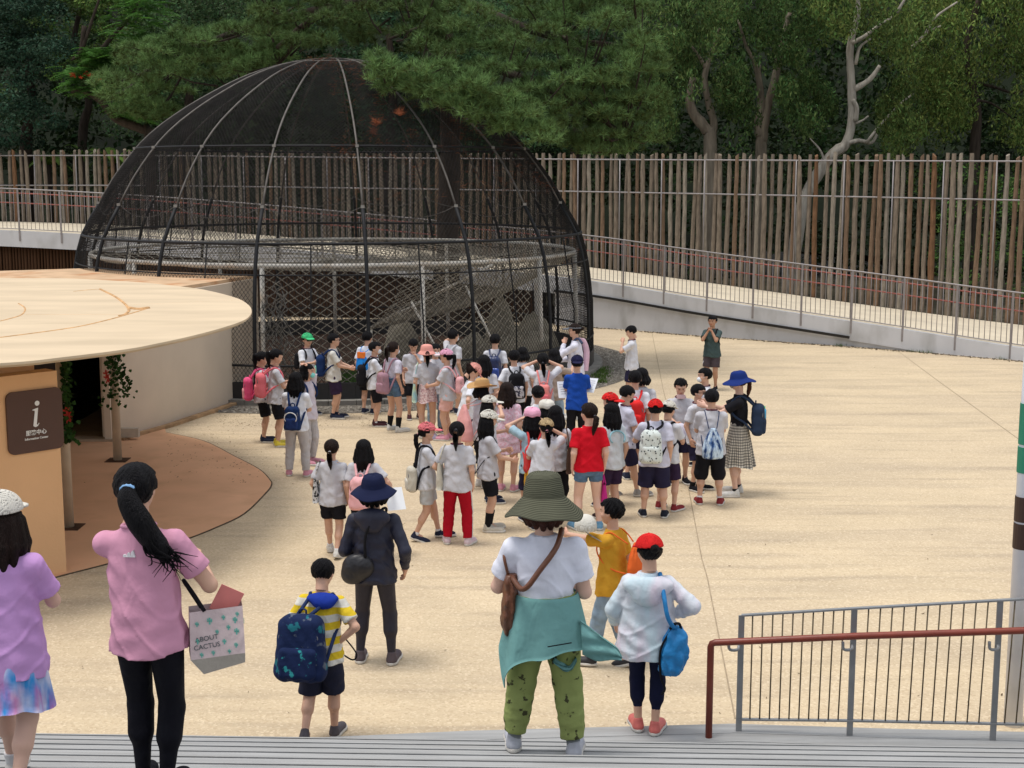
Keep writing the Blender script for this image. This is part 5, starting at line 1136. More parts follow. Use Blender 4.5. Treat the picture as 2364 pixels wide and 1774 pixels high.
def make_hat(q, hat, vox):
    kind, hm = hat[0], hat[1]; bm2 = hat[2] if len(hat) > 2 else hm; hl = q.hl; hc = q.hc; Rh = q.Rh; rev = len(hat) > 3 and hat[3]; sg = -1 if rev else 1
    hinv = rot_inv(Rh, hc)
    if kind in ('cap', 'visor'):
        def hco(X, Y, Z): x, y, z = hinv(X, Y, Z); return (x-hc[0])/hl, (y-hc[1])/hl, (z-hc[2])/hl
        f = Field(hc-.8*hl, hc+.85*hl, vox*.75)
        def crownf(X, Y, Z):
            x, y, z = hco(X, Y, Z); y = y*sg; an = np.arctan2(x, y); o = (np.sqrt((x/.455)**2+((y+.03)/.53)**2+((z-.12)/.47)**2)-1)*.45+.006*np.abs(np.sin(an*3))
            inn = (np.sqrt((x/.42)**2+((y+.03)/.49)**2+((z-.12)/.44)**2)-1)*.43
            d = np.maximum(np.maximum(o, -inn), (.145-.02*y)-z)
            d = np.maximum(d, -(np.sqrt((x/.13)**2+((y+.5)/.3)**2+((z-.16)/.10)**2)-1)*.1)
            if kind == 'visor': d = np.maximum(d, z-.27)
            return d*hl
        f.add(crownf, hc-.7*hl, hc+.75*hl, .003, .02); V, Fq = f.mesh(); co = link('cap' if kind == 'cap' else 'visor', mesh_np('cap', V, Fq, True, mats=[hm]), q.root)
        f = Field(hc-1.1*hl, hc+1.1*hl, vox*.8)
        def brimf(X, Y, Z):
            x, y, z = hco(X, Y, Z); y = y*sg; zz = .165-.30*x*x-.18*np.maximum(0, y-.45)
            rim = (np.sqrt((x/(.36 if kind == 'cap' else .44))**2+((y-.42)/(.47 if kind == 'cap' else .52))**2)-1)*.36; return np.maximum(np.maximum(rim, np.abs(z-zz)-.030), .36-y)*hl
        f.add(brimf, hc-1.0*hl, hc+1.0*hl, .003, .02); V, Fq = f.mesh(); link('brim', mesh_np('brim', V, Fq, True, mats=[bm2]), co)
        if kind == 'cap': MB().tube([tuple(q.hp(0, -.03, .57)), tuple(q.hp(0, -.03, .60))], .03*hl, 8).build('button', hm, co, True)
        return
    if kind == 'bucket': pr2 = [(.02, .62), (.25, .60), (.37, .54), (.42, .42), (.45, .20), (.46, .17), (.56, .05), (.64, -.05), (.63, -.065), (.55, .035), (.44, .16), (.40, .4)]; w = lambda a, r: .02*math.sin(a*3+1) if r > .5 else 0
    elif kind == 'straw': pr2 = [(.02, .62), (.22, .66), (.34, .62), (.40, .46), (.44, .22), (.46, .17), (.62, .12), (.85, .10), (.845, .085), (.60, .10), (.44, .16), (.38, .4)]; w = lambda a, r: (.30*max(0, abs(math.sin(a))-.2)*(r-.46)/.4 if r > .47 else 0)+(-.06*max(0, math.cos(a*2)) if r < .35 else 0)
    elif kind == 'sun': pr2 = [(.02, .60), (.24, .585), (.36, .52), (.42, .38), (.46, .20), (.47, .16), (.60, .07), (.74, .00), (.86, -.09), (.85, -.105), (.72, -.02), (.46, .14), (.40, .36)]; w = lambda a, r: (.045*math.sin(a*3+2)+.03*math.sin(a*5))*(r-.47)/.4 if r > .48 else .01*math.sin(a*4)
    elif kind == 'bigstraw': pr2 = [(.02, .84), (.2, .835), (.36, .80), (.43, .72), (.46, .60), (.50, .45), (.52, .32), (.53, .22), (.66, .10), (.78, -.02), (.90, -.13), (1.0, -.23), (.99, -.25), (.88, -.15), (.60, .08), (.47, .2), (.43, .5)]; w = lambda a, r: (.07*math.sin(a*2+.6)+.035*math.sin(a*5+1))*(r-.5)/.5 if r > .52 else .008*math.sin(a*6)
    elif kind == 'beret': pr2 = [(.02, .60), (.25, .57), (.42, .46), (.48, .30), (.47, .16), (.44, .12), (.42, .14), (.40, .4)]; w = lambda a, r: .03*math.sin(a*5)
    P2 = []
    for (a, b) in zip(pr2[:-1], pr2[1:]):
        for k in range(3): P2.append((a[0]+(b[0]-a[0])*k/3, a[1]+(b[1]-a[1])*k/3))
    P2.append(pr2[-1]); attr = None
    if kind == 'bigstraw': attr = lambda j, a: ((1.9, 1.85, 1.6) if j % 2 == 0 else (.3, .31, .27))
    if kind == 'bigstraw':
        P3 = []
        for a, b in zip(P2[:-1], P2[1:]): P3 += [a, ((a[0]+b[0])/2, (a[1]+b[1])/2)]
        P2 = P3
    lathe_head(q, 'hat', hm, P2, q.root, w, attr=attr, tilt=hat[2] if len(hat) > 2 and isinstance(hat[2], (int, float)) else 0)
# ---- bags (each a thing of its own, standing in the same frame as the one who carries it)
def bag_root(q, name, label, cat, group=None): r = empty(name, q.root.location, q.root.rotation_euler.z); return tag(r, label, cat, group)
def strap_tube(q, pts, w, m, parent, name='strap', flat=.35):
    P = catmull(pts, 5); mb = MB(); mb.tube([tuple(p) for p in P], w, 6); c = len(P)
    return mb.build(name, m, parent, True)
def flap(name, m, A, B, Y, parent, th=.01, n=14, bow=.04):
    # a hanging piece of cloth between two edge curves, with thickness and soft waves
    A = catmull([PY(u, v, y) for (u, v), y in zip(A, Y)], n//2); B = catmull([PY(u, v, y) for (u, v), y in zip(B, Y)], n//2); V = []; Fq = []; c = 9; R_ = len(A)
    for lay in (0, 1):
        for i in range(R_):
            for j in range(c):
                f_ = j/(c-1); p = A[i].lerp(B[i], f_); p.y += lay*th-bow*math.sin(f_*math.pi)+.018*math.sin(f_*14+i*.35); V.append(tuple(p))
    for lay in (0, 1):
        for i in range(R_-1):
            for j in range(c-1): a = lay*R_*c+i*c+j; q_ = [a, a+1, a+c+1, a+c]; Fq.append(q_ if lay else q_[::-1])
    L = R_*c
    for i in range(R_-1):
        for j in (0, c-1): a = i*c+j; Fq.append([a, a+c, a+c+L, a+L])
    for j in range(c-1):
        for i in (0, R_-1): a = i*c+j; Fq.append([a, a+1, a+1+L, a+L])
    V = np.array(V); M = np.array(Matrix.LocRotScale(parent.location, parent.rotation_euler, None).inverted()); V = V@M[:3, :3].T+M[:3, 3]
    return link(name, mesh_np(name, V, np.array(Fq), True, mats=[m]), parent)
def backpack(q, m, label, m2=None, sm=None, size=1.0, low=0.0, shape='pack', wide=1.0, off=(0, 0)):
    h = q.H; r = bag_root(q, 'backpack' if shape == 'pack' else 'drawstring_bag', label, 'backpack' if shape == 'pack' else 'drawstring bag', 'bags carried by the group'); up = q.up; sm = sm or m; m2 = m2 or m
    vox = .0115 if q.foot.y > 13 else .008; zc = .655-low; cy_ = -.118-.03*size
    inv = rot_inv(q.Ru, np.array([0, 0, .5*h])); W, Dp, Hh_ = .082*size*wide*h, .050*size*h, .125*size*h; c0 = np.array([off[0]*h, (cy_+off[1])*h, zc*h])
    lo = np.array([-.2, -.36, .25])*h*1.1; hi = np.array([.2, .08, .95])*h
    f = Field(lo, hi, vox)
    def bx_(c, w, d, hh, rd, taper=0):
        def fn(X, Y, Z):
            x, y, z = inv(X, Y, Z); x = x-c[0]; y = y-c[1]; z = z-c[2]; ww = w*(1-taper*z/hh); n_ = .003*h*np.sin(x*90/h+z*40/h)*np.sin(z*30/h+1)
            qx = np.abs(x)-ww+rd; qy = np.abs(y)-d+rd; qz = np.abs(z)-hh+rd
            return np.sqrt(np.maximum(qx, 0)**2+np.maximum(qy, 0)**2+np.maximum(qz, 0)**2)+np.minimum(np.maximum(qx, np.maximum(qy, qz)), 0)-rd+n_
        return fn
    if shape == 'pack':
        f.add(bx_(c0, W, Dp, Hh_, .042*h*size, .12), lo, hi, .003); V, Fq = f.mesh(); b = link('pack', mesh_np('pack', V, Fq, True, mats=[m]), r)
        f2 = Field(lo, hi, vox); f2.add(bx_(c0+np.array([0, -Dp*.75, -Hh_*.40]), W*.78, Dp*.55, Hh_*.48, .022*h*size), lo, hi, .003); V, Fq = f2.mesh(); link('pocket', mesh_np('pocket', V, Fq, True, mats=[m2]), r)
        zp = [tuple(up(*((c0+np.array([math.sin(a)*W*.80, -Dp*(.78), Hh_*(.30+.48*math.cos(a))]))/h))) for a in np.linspace(-1.7, 1.7, 13)]; MB().tube(zp, .0035*h, 5).build('zip', mat('grey_zip', (.15, .15, .17), .5), b, True)
        top_ = c0/h; hz = zc+Hh_/h; MB().tube([tuple(up(top_[0]+x, top_[1]+.02, hz+z)) for x, z in ((-.02, -.01), (-.018, .018), (0, .026), (.018, .018), (.02, -.01))], .006*h, 6).build('handle', sm, r, True)
        rad = .0105*h
    else:
        keys = [(-1, .75, .7), (-.92, .98, .95), (-.4, 1.0, 1.0), (.2, .80, .75), (.7, .42, .40), (.95, .20, .22), (1, .16, .2)]; K = np.array(keys)
        def fn(X, Y, Z):
            x, y, z = inv(X, Y, Z); x = (x-c0[0]); y = (y-c0[1]); z = (z-c0[2])/Hh_; A = np.interp(z, K[:, 0], K[:, 1])*W*1.05; B = np.interp(z, K[:, 0], K[:, 2])*Dp; an = np.arctan2(y/B, x/A)
            return np.maximum((np.sqrt((x/A)**2+(y/B)**2)-1)*np.minimum(A, B)+.004*h*np.sin(an*9)*np.clip(z+.3, 0, 1), (np.abs(z)-1)*Hh_)
        f.add(fn, lo, hi, .003); V, Fq = f.mesh(); V_ = V; link('sack', mesh_np('sack', V, Fq, True, mats=[m]), r)
        rad = .0042*h
    for sg in (-1, 1):
        x = sg*.056; zt = zc+.115*size; pts = [up(off[0]+x*.6, cy_+.03+off[1], zt), up(x, -.060, .795), up(x*1.08, -.005, .817), up(x*1.15, .050, .775), up(sg*.076, .066, .71), up(sg*.094, .025, .655), up(sg*.088, -.045, .61), up(off[0]+sg*W/h*.85, cy_+.03+off[1], zc-.095*size)]
        strap_tube(q, pts, rad, sm, r)
    q.bag = r; return r
def tote(q, m, label, sg=-1, drop=.42, w=.085, hgt=.085, sm=None, yoff=0, depth=.03, hang='shoulder', name='tote_bag', cat='bag', m2=None):
    h = q.H; r = bag_root(q, name, label, cat, 'bags carried by the group'); sm = sm or m; x0 = sg*(.135)
    if hang == 'hand': i = 0 if sg < 0 else 1; c = q.wr[i]/h+(q.wr[i]-q.el[i])/np.linalg.norm(q.wr[i]-q.el[i])*.05; topz = c[2]-.0; x0 = c[0]; yo = c[1]; ztop = topz-.09
    elif hang == 'elbow': i = 0 if sg < 0 else 1; c = q.el[i]/h*.6+q.wr[i]/h*.4; x0 = c[0]+sg*.02; yo = c[1]; topz = c[2]; ztop = topz-.10
    else: yo = yoff; topz = .815; ztop = drop+hgt*2
    V = []; n = 20; lv = 7
    for j in range(lv+1):
        f_ = j/lv; z = ztop-2*hgt*f_; wd = w*(.92+.12*math.sin(f_*2.4)); dp = depth*(.35+.75*f_ if f_ < .85 else .9)
        for i_ in range(n):
            a = 2*math.pi*i_/n; ca, sa = math.cos(a), math.sin(a); px_ = abs(ca)**.5*math.copysign(1, ca)*wd; py_ = abs(sa)**.6*math.copysign(1, sa)*dp
            V.append(((x0+py_*1.0+.003*math.sin(a*5+j))*h, (yo+px_)*h, (z+.003*math.sin(a*3+j*2))*h))
    Fq = [[j*n+i_, (j+1)*n+i_, (j+1)*n+(i_+1) % n, j*n+(i_+1) % n] for j in range(lv) for i_ in range(n)]
    me = bpy.data.meshes.new('bag'); me.from_pydata([tuple(v) for v in V], [], Fq+[list(range(lv*n, lv*n+n))]); me.materials.append(m); me.polygons.foreach_set('use_smooth', [True]*len(me.polygons)); link('bag', me, r)
    for dx in (-.6, .6):
        for sd2 in (-1, 1):
            pass
        if hang == 'shoulder':
            s = q.sh[0 if sg < 0 else 1]/h; pts = [(x0*h, (yo-w*.5)*h, ztop*h), ((s[0]+sg*.02)*h, (s[1]-.05)*h, (s[2]-.02)*h), (s[0]*h, (s[1]+dx*.01)*h, (s[2]+.047)*h), ((s[0]+sg*.02)*h, (s[1]+.05)*h, (s[2]-.02)*h), (x0*h, (yo+w*.5)*h, ztop*h)]
        else: pts = [((x0+dx*.02)*h, (yo-w*.55)*h, ztop*h), (x0*h, (yo-w*.25)*h, (topz-.02)*h), (x0*h, yo*h, (topz+.004)*h), (x0*h, (yo+w*.25)*h, (topz-.02)*h), ((x0+dx*.02)*h, (yo+w*.55)*h, ztop*h)]
        strap_tube(q, pts, .0052*h, sm, r, 'handle')
    return r
# ================================================================ THE CROWD (u of body, v of head top, v of feet, facing: 0 away, 90 right, 180 to camera)
CP = lambda n, c, **k: mat('cap_'+n, c, .85, .06, 9, bump=.15, bs=30, **k)
WCAP = CP('cream', (.62, .60, .54)); REDC = CP('red', (.62, .02, .02)); PKC = CP('pink', (.72, .36, .50)); CORAL = CP('coral', (.66, .17, .19)); SALM = CP('salmon', (.72, .33, .28)); GRNC = CP('green', (.06, .48, .20)); NVC = CP('navy', (.015, .015, .05)); TANC = CP('tan', (.46, .34, .19))
MW = mat('white_mask', (.72, .76, .80), .8); MT = mat('teal_mask', (.22, .62, .58), .8); ML = mat('lavender_mask', (.62, .56, .74), .8); MBk = mat('black_mask', (.015, .015, .02), .8); MG_ = mat('grey_mask', (.30, .29, .30), .8); MP = mat('pink_mask', (.70, .50, .52), .8)
PKB = cloth('hot_pink', (.75, .10, .24)); CORB = cloth('coral_pink', (.72, .17, .20)); ROSE = cloth('rose', (.78, .42, .44)); MAUV = cloth('mauve', (.36, .21, .26)); BKN = cloth('navy_pack', (.012, .03, .10)); BLKP = cloth('black_pack', (.012, .012, .015)); CRM = cloth('cream_canvas', (.56, .53, .45)); SKYB = cloth('sky_blue', (.30, .62, .68)); REDP_ = cloth('red_pack', (.68, .03, .03)); BRNP = cloth('brown_tote', (.09, .055, .04)); YEL = cloth('mustard', (.60, .32, .03)); WSH = mat('white_shoe', (.62, .61, .58), .7); GSH = mat('grey_shoe', (.30, .29, .28), .8); NSH = mat('navy_shoe', (.02, .025, .05), .7); RSH = mat('red_shoe', (.22, .03, .035), .7); YSH = mat('yellow_shoe', (.62, .50, .04), .6); PSH = mat('pink_shoe', (.60, .28, .36), .7); BSK = cloth('black_sock', (.012, .012, .014)); WSK = cloth('white_sock', (.65, .65, .66)); PTN = pattern('white_black_print', 'blotch', [(.55, .55, .60), (.05, .05, .08)], 26)
SPOT = pattern('spotted_pack', 'spots', [(.62, .68, .66), (.03, .04, .05)], 30); BWT = pattern('black_white_tote', 'blotch', [(.55, .55, .55), (.03, .03, .03)], 34); FLOR = pattern('pink_floral', 'blotch', [(.62, .42, .42), (.42, .25, .27), (.72, .60, .60)], 40); IKAT = pattern('blue_ikat', 'tiedye', [(.52, .66, .80), (.04, .12, .34), (.60, .72, .82), (.02, .05, .16)], 20); GING = pattern('gingham', 'gingham', [(.58, .54, .46), (.03, .03, .035)], 9)
TDYE = pattern('tie_dye', 'tiedye', [(.62, .56, .78), (.06, .26, .66), (.58, .16, .42), (.05, .30, .70), (.68, .68, .82)], 9)
U = dict(collar=MAR)
# back row at the left of the cage
q = person(608, 811, 1020, 78, 'girl with long ponytail and hot pink backpack, leftmost by the cage', shirt=('tee', GREY), bottom=('shorts', BLACK), shoes=NSH, hair=('pony', HB), aL='chest', aR='chest', nod=20, **U); backpack(q, PKB, 'hot pink backpack with pale band on the leftmost girl', m2=cloth('pale_rose', (.75, .35, .38)), low=.06)
q = person(640, 805, 1030, 75, 'girl in yellow shoes with coral backpack and grey hair ribbon', shirt=('tee', GREY), bottom=('shorts', BLACK), shoes=YSH, hair=('pony', HB), aL='chest', aR='chest', nod=20, **U); backpack(q, CORB, 'coral pink oval backpack on the girl in yellow shoes', low=.02)
q = person(712, 838, 1070, 120, 'child in teal mask and grey joggers resting one bent arm on the head', shirt=('tee', cloth('pale_pink_tee', (.60, .55, .62))), bottom=('trousers', SWEAT), shoes=PSH, hair=('bob', HB), mask=MT, aL='over', aR='down', yaw=-20); backpack(q, BKN, 'dark navy backpack with white lettering on the child in the teal mask', low=.05)
q = person(687, 858, 1100, 5, 'long haired child in white top and grey joggers with navy pack', shirt=('tee', WHT_), bottom=('trousers', SWEAT), shoes=PSH, hair=('long', HB), legs='wide', aL='hold', aR='hold'); backpack(q, BKN, 'navy backpack with white piping on the child in grey joggers', m2=cloth('navy_mid', (.02, .04, .14)), size=.92, low=.07)
P0 = [tuple(q.up(.058*math.sin(a)*1.0, -.222, .60+.052*math.cos(a))) for a in np.linspace(-2.2, 2.2, 15)]
MB().tube(P0, .007, 5).build('piping', WSK, q.bag, True)
q = person(712, 766, 958, 130, 'boy in green cap and dark sunglasses before the rope net', shirt=('tee', WHT_), bottom=('shorts', NAVYS), shoes=NSH, hat=('cap', GRNC), hatx=.02, glasses='sun', aL='chest', aR='chest', yaw=15, **U); backpack(q, BLKP, 'dark backpack behind the boy in the green cap', size=.8)
q = person(772, 769, 966, 88, 'boy in glasses and purple shorts with navy and mint backpack', shirt=('tee', cloth('cream_tee', (.60, .59, .55))), bottom=('shorts', PURP), shoes=NSH, glasses='clear', aL='hold', aR='hold', legs='close', sock=(NAVY, .12)); backpack(q, BKN, 'navy backpack with mint green edge on the boy in glasses', m2=cloth('mint', (.25, .62, .52)), low=.03)
q = person(850, 764, 956, 20, 'boy in white shirt with orange and blue drawstring bag by the net', shirt=('tee', WHT_), bottom=('shorts', BLACK), shoes=NSH, aL='down', aR='down'); backpack(q, pattern('orange_blue', 'blotch', [(.02, .25, .75), (.02, .25, .75)], 3), 'orange and blue drawstring bag behind the masked boy', shape='sack', low=-.01, size=.9); MB().box(tuple(q.up(0, -.16, .735)), (.13, .06, .10)).build('top_panel', cloth('orange', (.85, .22, .04)), q.bag)
q = person(866, 788, 984, 82, 'boy in large white mask and black shorts carrying a black backpack', shirt=('tee', WHT_), bottom=('shorts', BLACK), shoes=mat('maroon_shoe', (.06, .02, .025), .7), mask=MW, aL='hold', aR='hold', sock=(WSK, .1), yaw=15, **U); backpack(q, BLKP, 'black backpack on the boy in the large white mask', low=.05)
q = person(909, 788, 996, 45, 'girl in denim shorts and black knee socks with mauve backpack', shirt=('tuck', cloth('lilac_white', (.60, .58, .68))), bottom=('mini', DEN), shoes=WSH, hair=('pony', HBR), mask=MW, sock=(BSK, .55), legs='wide', aR='down', aL='chest'); backpack(q, MAUV, 'mauve flap backpack on the girl in denim shorts', low=.10, size=.95)
q = person(956, 781, 967, 172, 'boy looking down at his chest behind the pink bucket hat', shirt=('tee', GREY), bottom=('shorts', BLACK), shoes=mat('maroon_shoe', (.06, .02, .025), .7), nod=32, aL='mouth', aR='down', **U)
q = person(1006, 792, 998, 160, 'child in pale blue mask and light jeans behind the bucket hat girl', shirt=('tee', LGREY), bottom=('trousers', JEAN), shoes=NSH, hair=('short', HB), mask=MW, aL='down', aR='down')
q = person(987, 793, 1012, 355, 'girl in pink bucket hat and pink patterned skirt', shirt=('tuck', GREY), bottom=('skirt', FLOR, .40), shoes=WSH, hair=('pony', HB), hat=('bucket', SALM), hatx=.03, aL='down', aR='hold'); tote(q, pattern('pastel_tote', 'tiedye', [(.62, .75, .72), (.60, .60, .20), (.30, .55, .62)], 8), 'pastel yellow and blue tote hanging beside the bucket hat girl', sg=-1, drop=.40, w=.07, hgt=.10)
q = person(1046, 760, 955, 40, 'boy with his left hand raised beside the cage, above the pink cap', shirt=('tee', GREY), bottom=('shorts', NAVYS), shoes=NSH, aL='eye', aR='down', mask=MW); backpack(q, LGREY, 'pale grey backpack on the boy with raised hand', size=.6)
q = person(1034, 803, 1016, 285, 'girl in pink cap with bow and pink shorts facing left', shirt=('tee', GREY), bottom=('shorts', PINKS, .7), shoes=PSH, hair=('pony', HB), hat=('cap', PKC, cloth('pale_pink', (.78, .62, .66))), hatx=.02, aL='hold', aR='hold'); backpack(q, ROSE, 'pale pink backpack on the girl in the pink cap', size=.75, low=.04)
q = person(1078, 836, 1066, 80, 'girl in salmon cap bending her head forward', shirt=('tee', WHT_), bottom=('shorts', NAVYS), shoes=WSH, hair=('pony', HBR), hat=('cap', SALM), hatx=.01, nod=38, lean=8, aL='hip', aR='hip')
q = person(1118, 818, 1045, 0, 'child with very long straight black hair at the centre of the crowd', shirt=('tee', GREY), bottom=('shorts', BLACK), shoes=NSH, hair=('long', HB))
q = person(1143, 770, 970, 5, 'boy with shiny blue and black backpack facing the rocks', shirt=('tee', LGREY), bottom=('trousers', BLACK), shoes=BLACK); backpack(q, cloth('shiny_blue', (.012, .025, .09), rough=.3), 'shiny dark blue backpack on the boy facing the rocks', m2=cloth('royal_shine', (.02, .06, .30), rough=.25), size=1.1, low=.03)
q = person(1206, 800, 1000, 10, 'dark haired pupil partly hidden behind the printed backpack boy', shirt=('tee', WHT_), bottom=('shorts', BLACK), shoes=NSH, hair=('bob', HB))
q = person(1187, 807, 1022, 350, 'boy with black and white printed backpack', shirt=('tee', WHT_), bottom=('shorts', BLACK), shoes=NSH, aL='slight', aR='down'); backpack(q, BLKP, 'black backpack with white printed pocket in mid crowd', m2=PTN, size=1.1, low=.02)
q = person(1278, 804, 1016, 25, 'girl in pale jeans pointing with her right arm beside the teacher', shirt=('tee', cloth('tan_print', (.38, .30, .25))), bottom=('trousers', JEAN), shoes=WSH, hair=('bob', HB), aR='point', aL='down')
q = person(1253, 814, 1038, 358, 'ponytail girl with both arms raised to her eyes and coral pack', shirt=('tee', LGREY), bottom=('trousers', JEAN), shoes=WSH, hair=('lowpony', HB), aL='eye', aR='eye'); backpack(q, cloth('salmon_pack', (.74, .25, .24)), 'small coral backpack with thin straps on the ponytail girl', m2=CORB, size=.82, low=.06)
q = person(1328, 746, 968, 282, 'woman teacher in grey sun visor and white long sleeves before the cage', 'adults on the plaza', adult=True, shirt=('long', cloth('teacher_white', (.66, .66, .76))), bottom=('trousers', NAVY), shoes=WSH, hair=('bun', HBR), hat=('visor', mat('visor_grey', (.10, .11, .13), .5)), hatx=.0, aL='mouth', aR='hold')
t = bag_root(q, 'towel', 'pale pink towel over the shoulder of the teacher in the visor', 'towel'); P = [q.up(.07, -.09, .50), q.up(.085, -.10, .70), q.up(.075, -.06, .825), q.up(.08, .0, .845)]
V = []; Fq = []
for i, p in enumerate(catmull(P, 4)): 
    for s_ in (-.05, .05): V.append((p[0]+.0, p[1]+s_, p[2])); V.append((p[0]+.012, p[1]+s_, p[2]))
nV = len(V)//4
for i in range(nV-1):
    a = i*4; b = a+4; Fq += [[a, a+2, b+2, b], [a+1, b+1, b+3, a+3], [a, b, b+1, a+1], [a+2, a+3, b+3, b+2]]
link('cloth', mesh_np('cloth', np.array([tuple(v) for v in V]), np.array(Fq), True, mats=[cloth('towel_pink', (.72, .50, .62))]), t)
t = bag_root(q, 'sling_bag', 'dark sling bag across the chest of the teacher in the visor', 'bag'); strap_tube(q, [q.up(-.06, -.08, .80), q.up(-.04, -.02, .85), q.up(.0, .075, .74), q.up(.08, .085, .63), q.up(.11, .0, .58)], .013*q.H, cloth('slate_strap', (.06, .08, .14)), t); MB().box(tuple(q.up(.125, .0, .56)), (.06, .16, .13)).build('pouch', cloth('slate', (.05, .07, .12)), t)
q = person(1331, 818, 1044, 2, 'boy in navy cap and royal blue shirt facing the teacher', shirt=('tee', cloth('royal_blue', (.012, .065, .36))), bottom=('trousers', BLACK), shoes=BLACK, hat=('cap', NVC, NVC, True), hatx=.015, aL='hold', aR='hold')
def paper(u, v, Y, w, h_, rz_, tx, label, m=None, writing=True):
    c = PY(u, v, Y); t = tag(empty('paper', c, rz_), label, 'paper'); o = MB().box((0, 0, 0), (w, .002, h_)).build('sheet', m or mat('paper_white', (.75, .78, .82), .8, .02), t); o.rotation_euler = (tx, 0, 0)
    if writing:
        mb = MB()
        for k in range(5): mb.box((0, -.0025, h_*(.3-.14*k)), (w*random.uniform(.4, .75), .001, .006))
        o2 = mb.build('printed_lines', mat('print_grey', (.25, .27, .32), .8), t); o2.rotation_euler = (tx, 0, 0)
    return t
yb = q.foot.y+.1
paper(1300, 900, yb, .16, .26, .2, -.5, 'white printed sheet held left of the royal blue shirt'); paper(1366, 890, yb, .14, .25, -.5, -.7, 'white sheet held to the right of the royal blue shirt')
# centre mass
q = person(1170, 881, 1135, 15, 'girl in pale pink lace dress with loose wavy dark hair', shirt=('dress', pattern('pink_lace', 'blotch', [(.66, .50, .58), (.62, .36, .44)], 45)), bottom=('shorts', PINKS, .5), shoes=PSH, hair=('long', HBR), aL='eye', aR='down')
q = person(1112, 872, 1125, 60, 'pupil in tan straw cowboy hat with large pink drawstring bag', shirt=('tee', GREY), bottom=('capri', BLACK), shoes=WSH, hair=('bob', HB), hat=('straw', CP('straw', (.50, .30, .13))), hatx=.03, aL='hold', aR='hold'); backpack(q, cloth('rose_sack', (.74, .36, .35)), 'large pink drawstring bag with cream base under the straw hat', shape='sack', size=1.35, low=.03, off=(0, -.02))
q = person(1242, 889, 1130, 340, 'girl with pink hair clip looking left behind the pink hat', shirt=('tee', WHT_), bottom=('shorts', NAVYS), shoes=WSH, hair=('bun', HB), aL='hold', aR='down')
q = person(1128, 909, 1160, 82, 'girl in cream cap and grey trousers standing behind another cream cap', shirt=('tee', WHT_), bottom=('trousers', SWEAT), shoes=NSH, hair=('long', HB), hat=('cap', WCAP), hatx=.02, mask=MW, aL='chest', aR='eye')
q = person(1262, 921, 1178, 340, 'pupil in crumpled white cap between pink hat and long hair', shirt=('tee', WHT_), bottom=('shorts', NAVYS), shoes=NSH, hair=('bob', HB), hat=('beret', WCAP), hatx=.02)
q = person(1126, 943, 1226, 78, 'girl in cream cap, black shorts and tall black socks', shirt=('tee', GREY), bottom=('shorts', BLACK, .80), shoes=mat('cream_shoe', (.50, .47, .40), .7), hair=('long', HB), hat=('cap', WCAP), hatx=.02, mask=MW, sock=(BSK, .55), legs='close', aL='chest', aR='hold', nod=8); backpack(q, pattern('white_print_sack', 'blotch', [(.66, .60, .57), (.35, .30, .30)], 22), 'white printed drawstring bag on the girl with tall black socks', shape='sack', sm=BLACK, low=.06, size=1.0)
q = person(1229, 939, 1206, 345, 'girl in crumpled pink hat and blue top with red backpack', shirt=('tee', cloth('light_blue_tee', (.36, .52, .62))), bottom=('shorts', NAVYS), shoes=NSH, hair=('long', HB), hat=('beret', PKC), hatx=.02, aL='eye', aR='eye'); backpack(q, cloth('brick_red', (.60, .06, .06)), 'red backpack with pink straps on the girl in the pink hat', m2=REDP_, low=.06, off=(-.03, 0))
q = person(1281, 935, 1200, 10, 'girl with very long sleek hair carrying a brown tote', shirt=('tee', LGREY), bottom=('capri', BLACK), shoes=BLACK, hair=('long', HB), aR='bagarm', aL='down'); tote(q, BRNP, 'large brown tote hanging on the back of the sleek haired girl', sg=1, drop=.44, w=.10, hgt=.115, yoff=-.05)
q = person(1249, 962, 1224, 350, 'girl in tan cap and white shirt with a mustard tote', shirt=('tee', LGREY), bottom=('shorts', NAVYS), shoes=NSH, hair=('lowpony', HB), hat=('cap', TANC, TANC, False), hatx=.02, aL='hold', aR='eye', side=6); tote(q, YEL, 'mustard yellow tote with navy handles on the arm of the tan cap girl', sg=-1, hang='elbow', w=.085, hgt=.082, sm=NAVY)
q = person(1358, 929, 1224, 350, 'girl in red shirt and denim shorts with a ponytail', shirt=('fit', cloth('red_tee', (.56, .008, .02))), bottom=('mini', DEN, .45), shoes=mat('blue_shoe', (.14, .30, .46), .7), hair=('lowpony', HBR), legs='wide', skin=SKIN_P, aL='down', aR='down', yaw=-25, fat=1.08); tote(q, cloth('magenta', (.50, .03, .22)), 'magenta pink bag held by the girl in red', sg=1, hang='hand', w=.06, hgt=.085, name='hand_bag')
q = person(1410, 905, 1168, 300, 'brown haired pupil with red cap behind the hooded shirt girl', shirt=('tee', WHT_), bottom=('shorts', NAVYS), shoes=NSH, hair=('short', HBR), hat=('cap', REDC, REDC, True), hatx=.01)
q = person(1410, 929, 1200, 330, 'long haired girl in grey shirt with blue hood edge', shirt=('tee', cloth('pale_hooded', (.58, .62, .66))), bottom=('shorts', PURP, .8), shoes=mat('sandal', (.05, .03, .03), .7), hair=('long', HB), yaw=-20)
P = [tuple(q.up(.075*math.sin(a), -.085+.02*math.cos(a), .74+.055*math.cos(a)-.02)) for a in np.linspace(-2.3, 2.3, 15)]; MB().tube(P, .011, 6).build('hood_edge', cloth('hood_blue', (.28, .50, .58)), q.shirt, True)
q = person(1478, 848, 1096, 10, 'dark haired pupil directly behind the boy with the red pack', shirt=('tee', GREY), bottom=('shorts', NAVYS), shoes=NSH, hair=('bob', HB))
